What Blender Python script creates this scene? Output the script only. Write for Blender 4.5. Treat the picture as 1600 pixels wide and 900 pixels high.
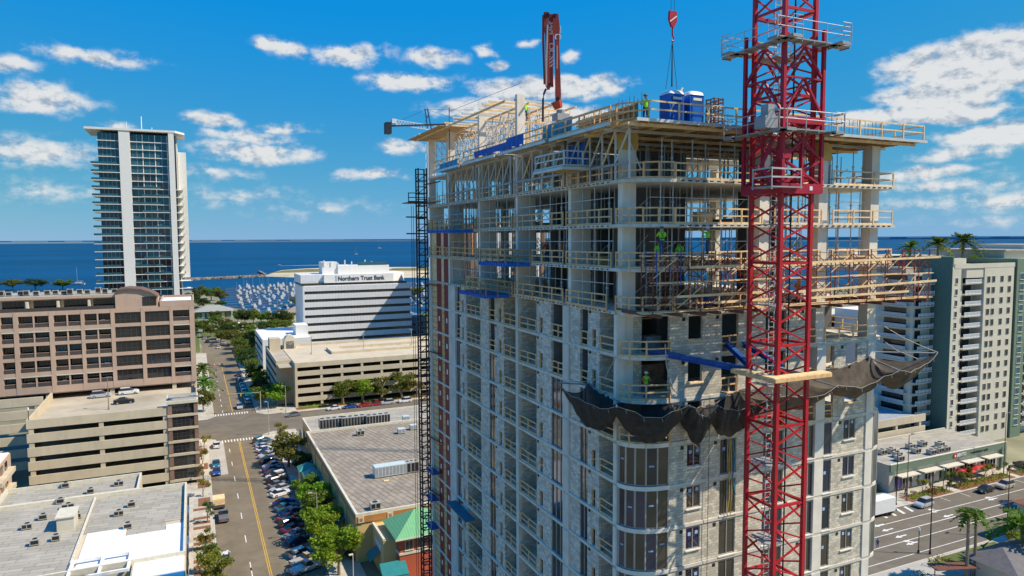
import bpy, math, random
from mathutils import Matrix, Vector
rad = math.radians
for o in list(bpy.data.objects): bpy.data.objects.remove(o)
scene = bpy.context.scene
col = scene.collection
random.seed(7)

# ---------------------------------------------------------------- camera
F, PITCH, ROLL, YAW, EYE = 1090.0, rad(4.09), rad(0.28), rad(24.6), 57.0
fw = Vector((math.sin(YAW)*math.cos(PITCH), math.cos(YAW)*math.cos(PITCH), -math.sin(PITCH)))
rt0 = Vector((math.cos(YAW), -math.sin(YAW), 0)); up0 = rt0.cross(fw)
rt = rt0*math.cos(ROLL) - up0*math.sin(ROLL); up = up0*math.cos(ROLL) + rt0*math.sin(ROLL)
CAM = Vector((0, 0, EYE))
cd = bpy.data.cameras.new('camera'); cam = bpy.data.objects.new('camera', cd); col.objects.link(cam)
m = Matrix((( rt.x, up.x, -fw.x, 0), (rt.y, up.y, -fw.y, 0), (rt.z, up.z, -fw.z, EYE), (0, 0, 0, 1)))
cam.matrix_world = m
cd.sensor_width = 36; cd.lens = F/1600*36; cd.clip_start = 0.5; cd.clip_end = 200000
scene.camera = cam
def ray(x, y): return rt*((x-800)/F) + up*(-(y-450)/F) + fw
def onz(x, y, z=0.0):
    r = ray(x, y); return CAM + r*((z-EYE)/r.z)
def onx(x, y, X):
    r = ray(x, y); return CAM + r*(X/r.x)
def ony(x, y, Y):
    r = ray(x, y); return CAM + r*(Y/r.y)
def proj(p):
    d = Vector(p)-CAM; z = d.dot(fw)
    return (800+F*d.dot(rt)/z, 450-F*d.dot(up)/z)
def seen(p, mg=60):
    x, y = proj(p); return -mg < x < 1600+mg and -mg < y < 900+mg

# ---------------------------------------------------------------- light and sky
SUN = Vector((0.57, -0.345, 0.745)).normalized()
sd = bpy.data.lights.new('sun', 'SUN'); sd.energy = 4.9; sd.angle = rad(0.53); sd.color = (1.0, 0.875, 0.69)
sun = bpy.data.objects.new('sun', sd); col.objects.link(sun)
sun.rotation_euler = SUN.to_track_quat('Z', 'Y').to_euler()
scene.view_settings.view_transform = 'Standard'; scene.view_settings.look = 'None'
scene.view_settings.exposure = 0.32; scene.view_settings.gamma = 1
scene.view_settings.use_curve_mapping = False
scene.render.engine = 'CYCLES'
scene.cycles.max_bounces = 6; scene.cycles.transparent_max_bounces = 12
world = bpy.data.worlds.new('World'); scene.world = world; world.use_nodes = True
wn = world.node_tree; wn.nodes.clear()
def N(t, tree, **kw):
    n = tree.nodes.new(t)
    for k, v in kw.items(): setattr(n, k, v)
    return n
def wmath(op, a, b=None, c=None, tree=None):
    tree = tree or wn
    n = N('ShaderNodeMath', tree, operation=op)
    for i, v in enumerate((a, b, c)):
        if v is None: continue
        if isinstance(v, (int, float)): n.inputs[i].default_value = v
        else: tree.links.new(v, n.inputs[i])
    return n.outputs[0]
SKYMAP = ((.29, -.44, .05, 9), (.30, 1.78, 1.2, 9), (-.30, 8.1, 5.4, 9))
sky = N('ShaderNodeTexSky', wn, sky_type='NISHITA', sun_disc=False, sun_elevation=math.asin(SUN.z),
        sun_rotation=math.atan2(SUN.x, SUN.y), altitude=10, air_density=1.0, dust_density=0.0, ozone_density=1.5)
hs = N('ShaderNodeHueSaturation', wn); hs.inputs['Saturation'].default_value = 1.0; hs.inputs['Value'].default_value = 1.0
sps = N('ShaderNodeSeparateColor', wn); wn.links.new(sky.outputs[0], sps.inputs[0]); cmb = N('ShaderNodeCombineColor', wn)
for i_, (g_, o_, lo_, hi_) in enumerate(SKYMAP):        # the photograph's grading of a clear sky, the same in every direction
    v_ = wmath('ADD', wmath('MULTIPLY', sps.outputs[i_], g_), o_); wn.links.new(wmath('MINIMUM', wmath('MAXIMUM', v_, lo_), hi_), cmb.inputs[i_])
wn.links.new(cmb.outputs[0], hs.inputs['Color'])
world.cycles.sampling_method = 'MANUAL'; world.cycles.sample_map_resolution = 256
tc = N('ShaderNodeTexCoord', wn); sep = N('ShaderNodeSeparateXYZ', wn); wn.links.new(tc.outputs['Generated'], sep.inputs[0])
az = wmath('MULTIPLY', wmath('ARCTAN2', sep.outputs[0], sep.outputs[1]), 57.2958)
el = wmath('MULTIPLY', wmath('ARCSINE', sep.outputs[2]), 57.2958)
uv = N('ShaderNodeCombineXYZ', wn); wn.links.new(az, uv.inputs[0]); wn.links.new(el, uv.inputs[1])
def wnoise(vec, scale, detail, rough=0.55, off=(0, 0, 0), yscale=1.6):
    mp = N('ShaderNodeMapping', wn); mp.inputs['Location'].default_value = off; mp.inputs['Scale'].default_value = (1, yscale, 1)
    wn.links.new(vec, mp.inputs[0])
    n = N('ShaderNodeTexNoise', wn); n.inputs['Scale'].default_value = scale; n.inputs['Detail'].default_value = detail
    n.inputs['Roughness'].default_value = rough; wn.links.new(mp.outputs[0], n.inputs['Vector']); return n.outputs[0]
# cumulus: centre and half-size in photo pixels, weight
CL = [(438,76,44,16,1),(548,86,72,21,1),(680,91,52,15,1),(640,128,84,18,1),(763,77,28,12,.9),(777,102,26,10,.8),(832,70,22,9,.7),
 (890,90,22,12,.7),(850,138,130,22,1.4),(950,128,45,18,.9),(760,170,105,20,1.4),(880,178,90,16,1.2),(625,234,40,14,.9),(585,273,70,12,.8),
 (140,88,90,18,.75),(15,100,45,16,.8),(60,155,85,28,.95),(65,240,100,26,.7),(330,187,48,15,.95),(385,212,80,16,.8),(405,238,105,19,1),
 (450,201,55,10,.7),(190,193,30,10,.7),(320,270,80,14,.5),(380,308,130,22,.42),(70,300,130,24,.45),(500,325,150,22,.36),
 (1545,98,125,44,1.7),(1480,150,90,26,1.4),(1400,184,95,16,1.2),(1490,178,90,16,1.2),(1560,208,90,20,1.3),(1500,236,70,14,.8),(1460,268,95,14,.9),(1480,292,130,18,.62),(1570,315,120,20,.6),(1430,322,120,16,.45),(1540,345,120,14,.35)]
EL = []
for (x, y, rx, ry, w) in CL:
    d = ray(x, y).normalized()
    EL.append((math.degrees(math.atan2(d.x, d.y)), math.degrees(math.asin(d.z)), rx*0.0515, ry*0.0515, w))
rs = random.Random(3)
for i in range(14):                                   # the same kind of sky goes on all round
    a = rs.uniform(70, 340)
    e = rs.uniform(3, 22); EL.append(((a+180) % 360-180, e, rs.uniform(2, 7), rs.uniform(.6, 1.8), rs.uniform(.5, 1)))
warp = wnoise(uv.outputs[0], 0.22, 2, .6); warp2 = wnoise(uv.outputs[0], 0.22, 2, .6, (31, 7, 3))
uvw = N('ShaderNodeCombineXYZ', wn)
wn.links.new(wmath('ADD', az, wmath('MULTIPLY', wmath('SUBTRACT', warp, .5), 5.0)), uvw.inputs[0])
wn.links.new(wmath('ADD', el, wmath('MULTIPLY', wmath('SUBTRACT', warp2, .5), 1.6)), uvw.inputs[1])
D = None
for (a, e, ra, re, w) in EL:
    mp = N('ShaderNodeMapping', wn); mp.vector_type = 'POINT'
    mp.inputs['Location'].default_value = (-a/ra, -e/re, 0); mp.inputs['Scale'].default_value = (1/ra, 1/re, 0)
    src = uvw.outputs[0]
    if D is not None:                                  # chained, so that the shader evaluates one cloud after another
        ch = N('ShaderNodeVectorMath', wn, operation='MULTIPLY_ADD'); wn.links.new(D, ch.inputs[0]); ch.inputs[1].default_value = (1e-8,)*3
        wn.links.new(src, ch.inputs[2]); src = ch.outputs[0]
    wn.links.new(src, mp.inputs[0])
    ln = N('ShaderNodeVectorMath', wn, operation='LENGTH'); wn.links.new(mp.outputs[0], ln.inputs[0])
    v = wmath('MULTIPLY', wmath('SUBTRACT', 1.15, ln.outputs['Value']), w)
    D = v if D is None else wmath('MAXIMUM', D, v)
fb = wnoise(uv.outputs[0], 0.55, 5, .62, (5, 2, 0)); fb2 = wnoise(uv.outputs[0], 0.55, 5, .62, (5.25, 2.75, 0))
dens = wmath('ADD', D, wmath('MULTIPLY', wmath('SUBTRACT', fb, .5), 2.0))
mr = N('ShaderNodeMapRange', wn, interpolation_type='SMOOTHSTEP'); mr.inputs[1].default_value = 0.05; mr.inputs[2].default_value = 0.85
wn.links.new(dens, mr.inputs[0])
alpha = wmath('MULTIPLY', mr.outputs[0], wmath('MINIMUM', wmath('MAXIMUM', wmath('MULTIPLY', D, 2.0), 0.0), 0.95))
shade = wmath('ADD', .80, wmath('MULTIPLY', wmath('SUBTRACT', fb, fb2), 2.6))
shr = N('ShaderNodeValToRGB', wn); shr.color_ramp.elements[0].position = .35; shr.color_ramp.elements[0].color = (3.6, 4.3, 5.2, 1)
shr.color_ramp.elements[1].position = .85; shr.color_ramp.elements[1].color = (7.4, 7.5, 7.5, 1)
wn.links.new(shade, shr.inputs[0])
mx = N('ShaderNodeMix', wn, data_type='RGBA'); wn.links.new(alpha, mx.inputs[0]); wn.links.new(hs.outputs[0], mx.inputs[6]); wn.links.new(shr.outputs[0], mx.inputs[7])
bg = N('ShaderNodeBackground', wn); bg.inputs[1].default_value = 0.085; wn.links.new(mx.outputs[2], bg.inputs[0])
wo = N('ShaderNodeOutputWorld', wn); wn.links.new(bg.outputs[0], wo.inputs[0])

# ---------------------------------------------------------------- materials
MATS = {}
def mat(name, c=(.5, .5, .5), rough=.8, metal=0, var=.12, nscale=1.5, bump=0, bscale=20, spec=.3, kind=None, alpha=1, streak=0, p=None):
    if name in MATS: return MATS[name]
    M = bpy.data.materials.new(name); M.use_nodes = True; t = M.node_tree; b = t.nodes['Principled BSDF']
    b.inputs['Roughness'].default_value = rough; b.inputs['Metallic'].default_value = metal
    b.inputs['Specular IOR Level'].default_value = spec; b.inputs['Alpha'].default_value = alpha
    geo = N('ShaderNodeNewGeometry', t); pos = geo.outputs['Position']
    def noise(scale, detail=4, vec=None, r=.6):
        n = N('ShaderNodeTexNoise', t); n.inputs['Scale'].default_value = scale; n.inputs['Detail'].default_value = detail
        n.inputs['Roughness'].default_value = r; t.links.new(vec or pos, n.inputs['Vector']); return n.outputs[0]
    def mixc(fac, a, bb, bt='MIX'):
        n = N('ShaderNodeMix', t, data_type='RGBA', blend_type=bt)
        for i, v in ((0, fac), (6, a), (7, bb)):
            if isinstance(v, (int, float)): n.inputs[i].default_value = v
            elif isinstance(v, tuple): n.inputs[i].default_value = v if len(v) == 4 else v+(1,)
            else: t.links.new(v, n.inputs[i])
        return n.outputs[2]
    def maprange(v, a, bb, c0, c1):
        n = N('ShaderNodeMapRange', t); n.inputs[1].default_value = a; n.inputs[2].default_value = bb
        n.inputs[3].default_value = c0; n.inputs[4].default_value = c1; t.links.new(v, n.inputs[0]); return n.outputs[0]
    def axes(ax, s=1.0):                                   # planar coordinates on an axis-aligned wall
        se = N('ShaderNodeSeparateXYZ', t); t.links.new(pos, se.inputs[0]); cb = N('ShaderNodeCombineXYZ', t)
        for i, a in enumerate(ax): t.links.new(se.outputs['XYZ'.index(a)], cb.inputs[i])
        return cb.outputs[0]
    dark = tuple(x*(1-var) for x in c); light = tuple(min(1, x*(1+var)) for x in c)
    base = mixc(maprange(noise(nscale, 6), .3, .7, 0, 1), dark, light)
    h = None
    if kind == 'cmu':
        br = N('ShaderNodeTexBrick', t); br.inputs['Scale'].default_value = 1; br.inputs['Mortar Size'].default_value = .012
        br.inputs['Brick Width'].default_value = .405; br.inputs['Row Height'].default_value = .203; br.offset = .5
        br.inputs['Color1'].default_value = tuple(x*.70 for x in c)+(1,); br.inputs['Color2'].default_value = tuple(min(1, x*1.26) for x in c)+(1,)
        br.inputs['Mortar'].default_value = tuple(x*.58 for x in c)+(1,); t.links.new(axes(p), br.inputs['Vector'])
        base = mixc(.15, br.outputs[0], base)
        base = mixc(maprange(noise(.35, 5), .52, .72, 0, .45), base, tuple(x*.62 for x in c))
        base = mixc(maprange(noise(1.3, 3), .60, .66, 0, .5), base, tuple(min(1, x*1.45) for x in c))
        h = br.outputs['Fac']
    if kind == 'ribs':                                     # p = (axis, period, depth)
        se = N('ShaderNodeSeparateXYZ', t); t.links.new(pos, se.inputs[0])
        fr = wmath('FRACT', wmath('DIVIDE', se.outputs['XYZ'.index(p[0])], p[1], tree=t), tree=t)
        line = wmath('LESS_THAN', fr, p[2], tree=t)
        base = mixc(line, base, tuple(x*.62 for x in c)); h = line
    if kind == 'tiles':                                    # roofing sheets
        br = N('ShaderNodeTexBrick', t); br.inputs['Scale'].default_value = 1; br.inputs['Mortar Size'].default_value = p[2]
        br.inputs['Brick Width'].default_value = p[0]; br.inputs['Row Height'].default_value = p[1]; br.offset = .37
        br.inputs['Color1'].default_value = tuple(x*.80 for x in c)+(1,); br.inputs['Color2'].default_value = tuple(min(1, x*1.22) for x in c)+(1,)
        br.inputs['Mortar'].default_value = tuple(x*.42 for x in c)+(1,)
        vv = N('ShaderNodeMapping', t); vv.inputs['Rotation'].default_value = (0, 0, rad(p[3])); t.links.new(pos, vv.inputs[0])
        t.links.new(vv.outputs[0], br.inputs['Vector'])
        base = mixc(.35, br.outputs[0], base)
        base = mixc(maprange(noise(.25, 6), .5, .75, 0, .6), base, tuple(min(1, x*1.35) for x in c))
    if kind == 'asphalt':
        mp = N('ShaderNodeMapping', t); mp.inputs['Scale'].default_value = p; t.links.new(pos, mp.inputs[0])
        base = mixc(maprange(noise(.5, 5, mp.outputs[0]), .45, .7, 0, .55), base, tuple(x*.72 for x in c))
        base = mixc(maprange(noise(.09, 3), .55, .6, 0, .25), base, tuple(x*1.4 for x in c))
    if kind == 'leaf':
        oi = N('ShaderNodeObjectInfo', t)
        base = mixc(maprange(noise(.9, 3), .35, .65, 0, 1), tuple(x*.55 for x in c), tuple(x*1.35 for x in c))
        hv = N('ShaderNodeHueSaturation', t); t.links.new(base, hv.inputs['Color'])
        t.links.new(maprange(oi.outputs['Random'], 0, 1, .47, .53), hv.inputs['Hue']); t.links.new(maprange(oi.outputs['Random'], 0, 1, .8, 1.2), hv.inputs['Value'])
        base = hv.outputs[0]
        tr = N('ShaderNodeBsdfTranslucent', t); t.links.new(base, tr.inputs[0]); ms = N('ShaderNodeMixShader', t); ms.inputs[0].default_value = .48
        t.links.new(b.outputs[0], ms.inputs[1]); t.links.new(tr.outputs[0], ms.inputs[2]); t.links.new(ms.outputs[0], t.nodes['Material Output'].inputs[0])
    if kind == 'grass':
        base = mixc(maprange(noise(6, 4), .35, .65, 0, 1), tuple(x*.6 for x in c), tuple(x*1.3 for x in c))
        base = mixc(maprange(noise(.2, 4), .5, .7, 0, .5), base, (.22, .20, .08))
    if kind == 'net':
        tr = N('ShaderNodeBsdfTransparent', t); ms = N('ShaderNodeMixShader', t); ms.inputs[0].default_value = p
        t.links.new(b.outputs[0], ms.inputs[1]); t.links.new(tr.outputs[0], ms.inputs[2]); t.links.new(ms.outputs[0], t.nodes['Material Output'].inputs[0])
    if kind == 'sea':
        mp = N('ShaderNodeMapping', t); mp.inputs['Scale'].default_value = (.02, .05, 1); t.links.new(pos, mp.inputs[0])
        base = mixc(maprange(noise(.05, 6, mp.outputs[0]), .35, .65, 0, 1), tuple(x*.80 for x in c), tuple(x*1.2 for x in c))
        mp2 = N('ShaderNodeMapping', t); mp2.inputs['Scale'].default_value = (.35, .6, 1); t.links.new(pos, mp2.inputs[0])
        h = noise(1, 6, mp2.outputs[0])
    if streak:
        mp = N('ShaderNodeMapping', t); mp.inputs['Scale'].default_value = (1.2, 1.2, .07); t.links.new(pos, mp.inputs[0])
        base = mixc(maprange(noise(1.0, 5, mp.outputs[0]), .5, .75, 0, streak), base, tuple(x*.55 for x in c))
    t.links.new(base, b.inputs['Base Color'])
    if bump or (h is not None):
        bp = N('ShaderNodeBump', t); bp.inputs['Strength'].default_value = bump or .5; bp.inputs['Distance'].default_value = .03
        t.links.new(h if h is not None else noise(bscale, 4), bp.inputs['Height'])
        if kind in ('cmu', 'ribs'): bp.invert = True
        t.links.new(bp.outputs[0], b.inputs['Normal'])
    MATS[name] = M; return M
def glass(name, c, rough=.06, trans=0.0, spec=.6):
    M = mat(name, c, rough, 0, .35, .35, spec=spec); return M

CONC = mat('concrete', (.64, .59, .51), .85, var=.14, nscale=.8, bump=.15, streak=.35)
CONCL = mat('concrete_light', (.74, .69, .60), .8, var=.10, nscale=.9, streak=.3)
SLAB = mat('slab_edge', (.60, .57, .50), .85, var=.22, nscale=2.2, bump=.2)
FLOORC = mat('slab_top', (.36, .36, .36), .85, var=.25, nscale=.7)
CMUX = mat('block_wall_left', (.62, .57, .48), .92, kind='cmu', p='YZX', bump=.6, streak=.25)
CMUY = mat('block_wall_front', (.60, .545, .44), .92, kind='cmu', p='XZY', bump=.6, streak=.25)
WOOD = mat('lumber', (.74, .46, .22), .8, var=.25, nscale=3)
WOODP = mat('lumber_pale', (.82, .58, .31), .8, var=.22, nscale=2)
PLY = mat('plywood', (.40, .27, .13), .8, var=.25, nscale=.8)
COREC = mat('core_concrete_shaded', (.20, .20, .195), .9, var=.2, nscale=.6)  # concrete darkened in its colour, standing in for shade inside the open floors
PLYY = mat('plywood_yellow', (.55, .35, .10), .7, var=.2, nscale=.8)
STEEL = mat('galvanised_steel', (.50, .50, .49), .5, .15, var=.2, nscale=2)
ALU = mat('aluminium', (.62, .62, .60), .45, .3, var=.15, nscale=1)
DARKST = mat('dark_steel', (.035, .035, .04), .5, .3, var=.3)
RUST = mat('rusty_steel', (.16, .07, .045), .75, .1, var=.3, nscale=3)
SCAF = mat('scaffold_red', (.36, .075, .04), .6, .1, var=.35, nscale=3)
CRANE = mat('crane_red', (.46, .012, .022), .38, 0, var=.16, nscale=1.2, spec=.5)
CRANED = mat('crane_red_faded', (.40, .02, .045), .45, 0, var=.18, nscale=1)
BOOM = mat('boom_red', (.38, .062, .035), .5, 0, var=.2, nscale=.7)
BLUEST = mat('blue_steel', (.015, .085, .32), .45, .1, var=.25, nscale=1.4)
BLUEP = mat('blue_plastic', (.015, .15, .58), .4, 0, var=.1)
TARP = mat('blue_tarp', (.02, .10, .42), .6, 0, var=.35, nscale=2)
TARPC = mat('cyan_tarp', (.03, .26, .46), .6, 0, var=.35, nscale=2)
WHITE = mat('white_paint', (.78, .78, .76), .5, var=.06)
REDP = mat('red_panel', (.20, .012, .02), .5, 0, var=.15, nscale=.6)
GREYP = mat('grey_paint', (.33, .34, .35), .55, .2, var=.12)
SHADEIN = mat('recess_shade', (.13, .125, .12), .9, var=.3, nscale=.6)  # shade put into the colour of walls and panels behind openings
BLOCKIN = mat('inner_block_shaded', (.16, .15, .14), .9, var=.2, nscale=.8)  # block darkened in its colour so the inside reads as unlit
GLASSD = glass('dark_glass', (.020, .026, .038), .05, spec=.7)
GLASSB = glass('bronze_reflect_glass', (.055, .045, .035), .05, spec=.8)  # brownish reflections put into the pane colour
FRAME = mat('window_frame', (.42, .42, .41), .4, .5, var=.1)
NET = mat('debris_net', (.040, .036, .034), .8, var=.35, nscale=2.5, kind='net', p=.10)
NETB = mat('debris_net_brown', (.085, .068, .052), .8, var=.30, nscale=2.0, kind='net', p=.08)
ROPE = mat('rope', (.42, .38, .31), .8)
STICK = mat('sticker', (.35, .50, .72), .6)
BLACK = mat('black_rubber', (.02, .02, .02), .7)

# ---------------------------------------------------------------- geometry helpers
class MB:
    def __init__(s): s.v = []; s.f = []
    def add(s, vs, fs):
        n = len(s.v); s.v += [tuple(v) for v in vs]; s.f += [tuple(i+n for i in f) for f in fs]; return s
    def box(s, x0, x1, y0, y1, z0, z1):
        return s.add([(x0,y0,z0),(x1,y0,z0),(x1,y1,z0),(x0,y1,z0),(x0,y0,z1),(x1,y0,z1),(x1,y1,z1),(x0,y1,z1)],
                     [(3,2,1,0),(4,5,6,7),(0,1,5,4),(1,2,6,5),(2,3,7,6),(3,0,4,7)])
    def bar(s, p0, p1, w, h=None):
        M_ = barmat(p0, p1, w, h or w)
        return s.add([M_ @ Vector((a, b, c)) for c in (-.5, .5) for (a, b) in ((-.5,-.5),(.5,-.5),(.5,.5),(-.5,.5))],
                     [(3,2,1,0),(4,5,6,7),(0,1,5,4),(1,2,6,5),(2,3,7,6),(3,0,4,7)])
    def tube(s, pts, r, n=6, r1=None):
        pts = [Vector(p) for p in pts]; k = len(pts); vs = []
        for i, p in enumerate(pts):
            d = (pts[min(i+1, k-1)]-pts[max(i-1, 0)]).normalized(); a = d.orthogonal().normalized()
            if abs(d.z) < .99: a = d.cross(Vector((0, 0, 1))).normalized()
            b = d.cross(a); rr = r if r1 is None else r+(r1-r)*i/(k-1)
            vs += [p+(a*math.cos(t)+b*math.sin(t))*rr for t in (2*math.pi*j/n for j in range(n))]
        fs = [(i*n+j, i*n+(j+1) % n, (i+1)*n+(j+1) % n, (i+1)*n+j) for i in range(k-1) for j in range(n)]
        fs += [tuple(range(n))[::-1], tuple(range((k-1)*n, k*n))]
        return s.add(vs, fs)
    def prism(s, poly, z0, z1):
        n = len(poly)
        return s.add([(x, y, z0) for x, y in poly]+[(x, y, z1) for x, y in poly],
                     [tuple(range(n))[::-1], tuple(range(n, 2*n))]+[(i, (i+1) % n, n+(i+1) % n, n+i) for i in range(n)])
    def grid(s, fn, nu, nv):
        vs = [fn(i/nu, j/nv) for j in range(nv+1) for i in range(nu+1)]
        return s.add(vs, [(j*(nu+1)+i, j*(nu+1)+i+1, (j+1)*(nu+1)+i+1, (j+1)*(nu+1)+i) for j in range(nv) for i in range(nu)])
    def mesh(s, name, mats, smooth=False):
        me = bpy.data.meshes.new(name); me.from_pydata(s.v, [], s.f)
        for m_ in (mats if isinstance(mats, (list, tuple)) else [mats]): me.materials.append(m_)
        if smooth: me.polygons.foreach_set('use_smooth', [True]*len(me.polygons))
        return me
def barmat(p0, p1, w, h):
    p0 = Vector(p0); p1 = Vector(p1); d = p1-p0; L = d.length; d = d/L
    x = d.cross(Vector((0, 0, 1)))
    x = Vector((1, 0, 0)) if x.length < 1e-4 else x.normalized()
    y = d.cross(x); c = (p0+p1)/2
    return Matrix(((x.x*w, y.x*h, d.x*L, c.x), (x.y*w, y.y*h, d.y*L, c.y), (x.z*w, y.z*h, d.z*L, c.z), (0, 0, 0, 1)))
WM = {}
I4 = Matrix.Identity(4)
def put(name, me, parent=None, M_=None):
    o = bpy.data.objects.new(name, me); col.objects.link(o); M_ = M_ or I4
    o.matrix_basis = M_; WM[o.name] = M_
    if parent is not None:
        o.parent = parent; o.matrix_parent_inverse = WM[parent.name].inverted()
    return o
_c = {}
def cube(m_):
    k = ('b', m_.name)
    if k not in _c: _c[k] = MB().box(-.5, .5, -.5, .5, -.5, .5).mesh('box_'+m_.name, m_)
    return _c[k]
def cylm(m_, n=8):
    k = ('c', m_.name, n)
    if k not in _c: _c[k] = MB().tube([(0, 0, -.5), (0, 0, .5)], .5, n).mesh('rod_'+m_.name, m_)
    return _c[k]
def box(name, x0, x1, y0, y1, z0, z1, m_, parent=None):
    M_ = Matrix(((x1-x0, 0, 0, (x0+x1)/2), (0, y1-y0, 0, (y0+y1)/2), (0, 0, z1-z0, (z0+z1)/2), (0, 0, 0, 1)))
    return put(name, cube(m_), parent, M_)
def bar(name, p0, p1, w, h, m_, parent=None): return put(name, cube(m_), parent, barmat(p0, p1, w, h))
def rod(name, p0, p1, r, m_, parent=None, n=8): return put(name, cylm(m_, n), parent, barmat(p0, p1, 2*r, 2*r))
def obj(name, mb, m_, parent=None, M_=None, smooth=False): return put(name, mb.mesh(name, m_, smooth), parent, M_)
LBL = {}
def tag(o, label, cat, group=None):
    o['label'] = label; o['category'] = cat
    if group: o['group'] = group
    return o
def thing(name, label, cat, loc=(0, 0, 0), group=None, rz=0, s=1):
    o = put(name, None, None, Matrix.Translation(loc) @ Matrix.Rotation(rz, 4, 'Z') @ Matrix.Scale(s, 4))
    o.empty_display_size = .3
    return tag(o, label, cat, group)
def struct(name, mb, m_):
    o = obj(name, mb, m_); o['kind'] = 'structure'; return o
KIDS = {}
def clone(root, loc, rz=0, s=1, label=None, swap=None, sz=None):
    M_ = Matrix.Translation(loc) @ Matrix.Rotation(rz, 4, 'Z') @ (Matrix.Diagonal((s, s, s*(sz or 1), 1)))
    def rec(o, par):
        c = o.copy(); col.objects.link(c); c.parent = par
        if par is not None: c.matrix_parent_inverse = o.matrix_parent_inverse.copy()
        if swap and c.data is not None and c.data.materials and c.data.materials[0].name in swap:
            c.material_slots[0].link = 'OBJECT'; c.material_slots[0].material = swap[c.data.materials[0].name]
        for k in KID.get(o.name, ()): rec(k, c)
        return c
    r = rec(root, None); r.matrix_basis = M_; WM[r.name] = M_
    if label: r['label'] = label
    return r
KID = {}
def proto_done(root):
    def rec(o):
        KID[o.name] = list(o.children)
        for k in o.children: rec(k)
    bpy.context.view_layer.update() if False else None
    rec(root)
def textmesh(s, size, ext, bold=0.0):
    cu = bpy.data.curves.new('lettering', 'FONT'); cu.body = s; cu.size = size; cu.extrude = ext; cu.offset = bold
    cu.align_x = 'CENTER'; cu.align_y = 'CENTER'; cu.resolution_u = 3
    o = bpy.data.objects.new('lettering', cu); col.objects.link(o)
    dg = bpy.context.evaluated_depsgraph_get(); me = bpy.data.meshes.new_from_object(o.evaluated_get(dg))
    bpy.data.objects.remove(o); return me
ORD = ['first', 'second', 'third', 'fourth', 'fifth', 'sixth', 'seventh', 'eighth', 'ninth', 'tenth', 'eleventh', 'twelfth', 'thirteenth',
       'fourteenth', 'fifteenth', 'sixteenth', 'seventeenth', 'eighteenth', 'nineteenth', 'twentieth', 'twenty-first', 'twenty-second', 'twenty-third', 'twenty-fourth']
# ---------------------------------------------------------------- tower under construction
GLASSN = glass('navy_reflect_glass', (.012, .022, .06), .04, spec=.9)  # bluish reflections put into the pane colour
XL, YF, XR, YB, FH, TH = 26.3, 38.05, 50.4, 81.8, 2.98, .22
def S(k): return 57.9-FH*k
YK = 1.0354
def arc_near(n=12, rx=2.9, ry=1.95, cx=29.2, cy=40.0):      # from the left face round to the front face
    return [(cx-rx*math.cos(t), cy-ry*math.sin(t)) for t in (math.pi/2*i/n for i in range(n+1))]
def arc_far(n=8, rx=1.75, ry=1.75, cx=49.2, cy=39.8):
    return [(cx+rx*math.sin(t), cy-ry*math.cos(t)) for t in (math.pi/2*i/n for i in range(n+1))]
T = thing('construction_tower', 'unfinished grey concrete and block apartment tower with open upper floors', 'building', (38, 60, 0))
TOPK = 19
for k in range(-1, TOPK+1):
    up_ = k <= 1
    poly = arc_near()+arc_far()+[(50.95, YB), (XL, YB)]
    if up_: poly = [(26.1, 39.6)]+[(x-.0, y-.25) for x, y in arc_near()[2:]]+[(50.6, 37.7), (50.6, YB), (26.1, YB)]
    m_ = MB().prism(poly, S(k)-TH, S(k))
    o = obj('floor_slab', m_, SLAB if k < 6 else CONC, T)
    if k < 3:                                             # anchor pockets along the slab edge
        mb = MB(); x_ = 26.098 if up_ else XL-.002
        for i in range(64): y = 41.0+i*.63; mb.box(x_-.012, x_, y, y+(.34 if i % 3 else .2), S(k)-.15, S(k)-.07)
        if up_:
            for i in range(34): x = 29.6+i*.61; mb.box(x, x+.32, 37.688, 37.698+.0, S(k)-.15, S(k)-.07)
        q = obj('anchor_pockets', mb, DARKST, T); q['kind'] = 'stuff'
# blade columns on the left face, columns on the front face
for Y in (40.25, 46.9, 56.5, 65.4, 74.6, 81.4):
    for k in range(-2, 2):
        z1 = S(k)-TH if k > -2 else 64.02
        if Y in (56.5, 65.4, 74.6, 81.4) and k == -2: z1 = 69.3 if Y != 56.5 else 69.6
        x1 = 27.6 if Y < 41 else 28.1
        if k == -2 and Y > 50: x1 = 27.1
        box('column', 26.35 if Y > 41 else 26.5, x1, Y-.22-(.1 if Y < 41 else 0), Y+.22, S(k+1), z1, CONCL, T)
        if Y < 47 and k == -2: box('column_form', 26.33, x1+.1, Y-.4, Y+.34, 62.9, 63.95, PLYY, T)
for X in (37.5, 43.3, 48.9):
    for k in range(-2, 2 if X < 43 else 3):
        z1 = S(k)-TH if k > -2 else 64.02
        box('column', X-.45, X+.45, 38.25, 39.1, S(k+1), z1, CONCL, T)
    if X == 43.3: box('column_form', X-.62, X+.62, 38.1, 39.25, 62.7, 63.9, PLYY, T)
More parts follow.
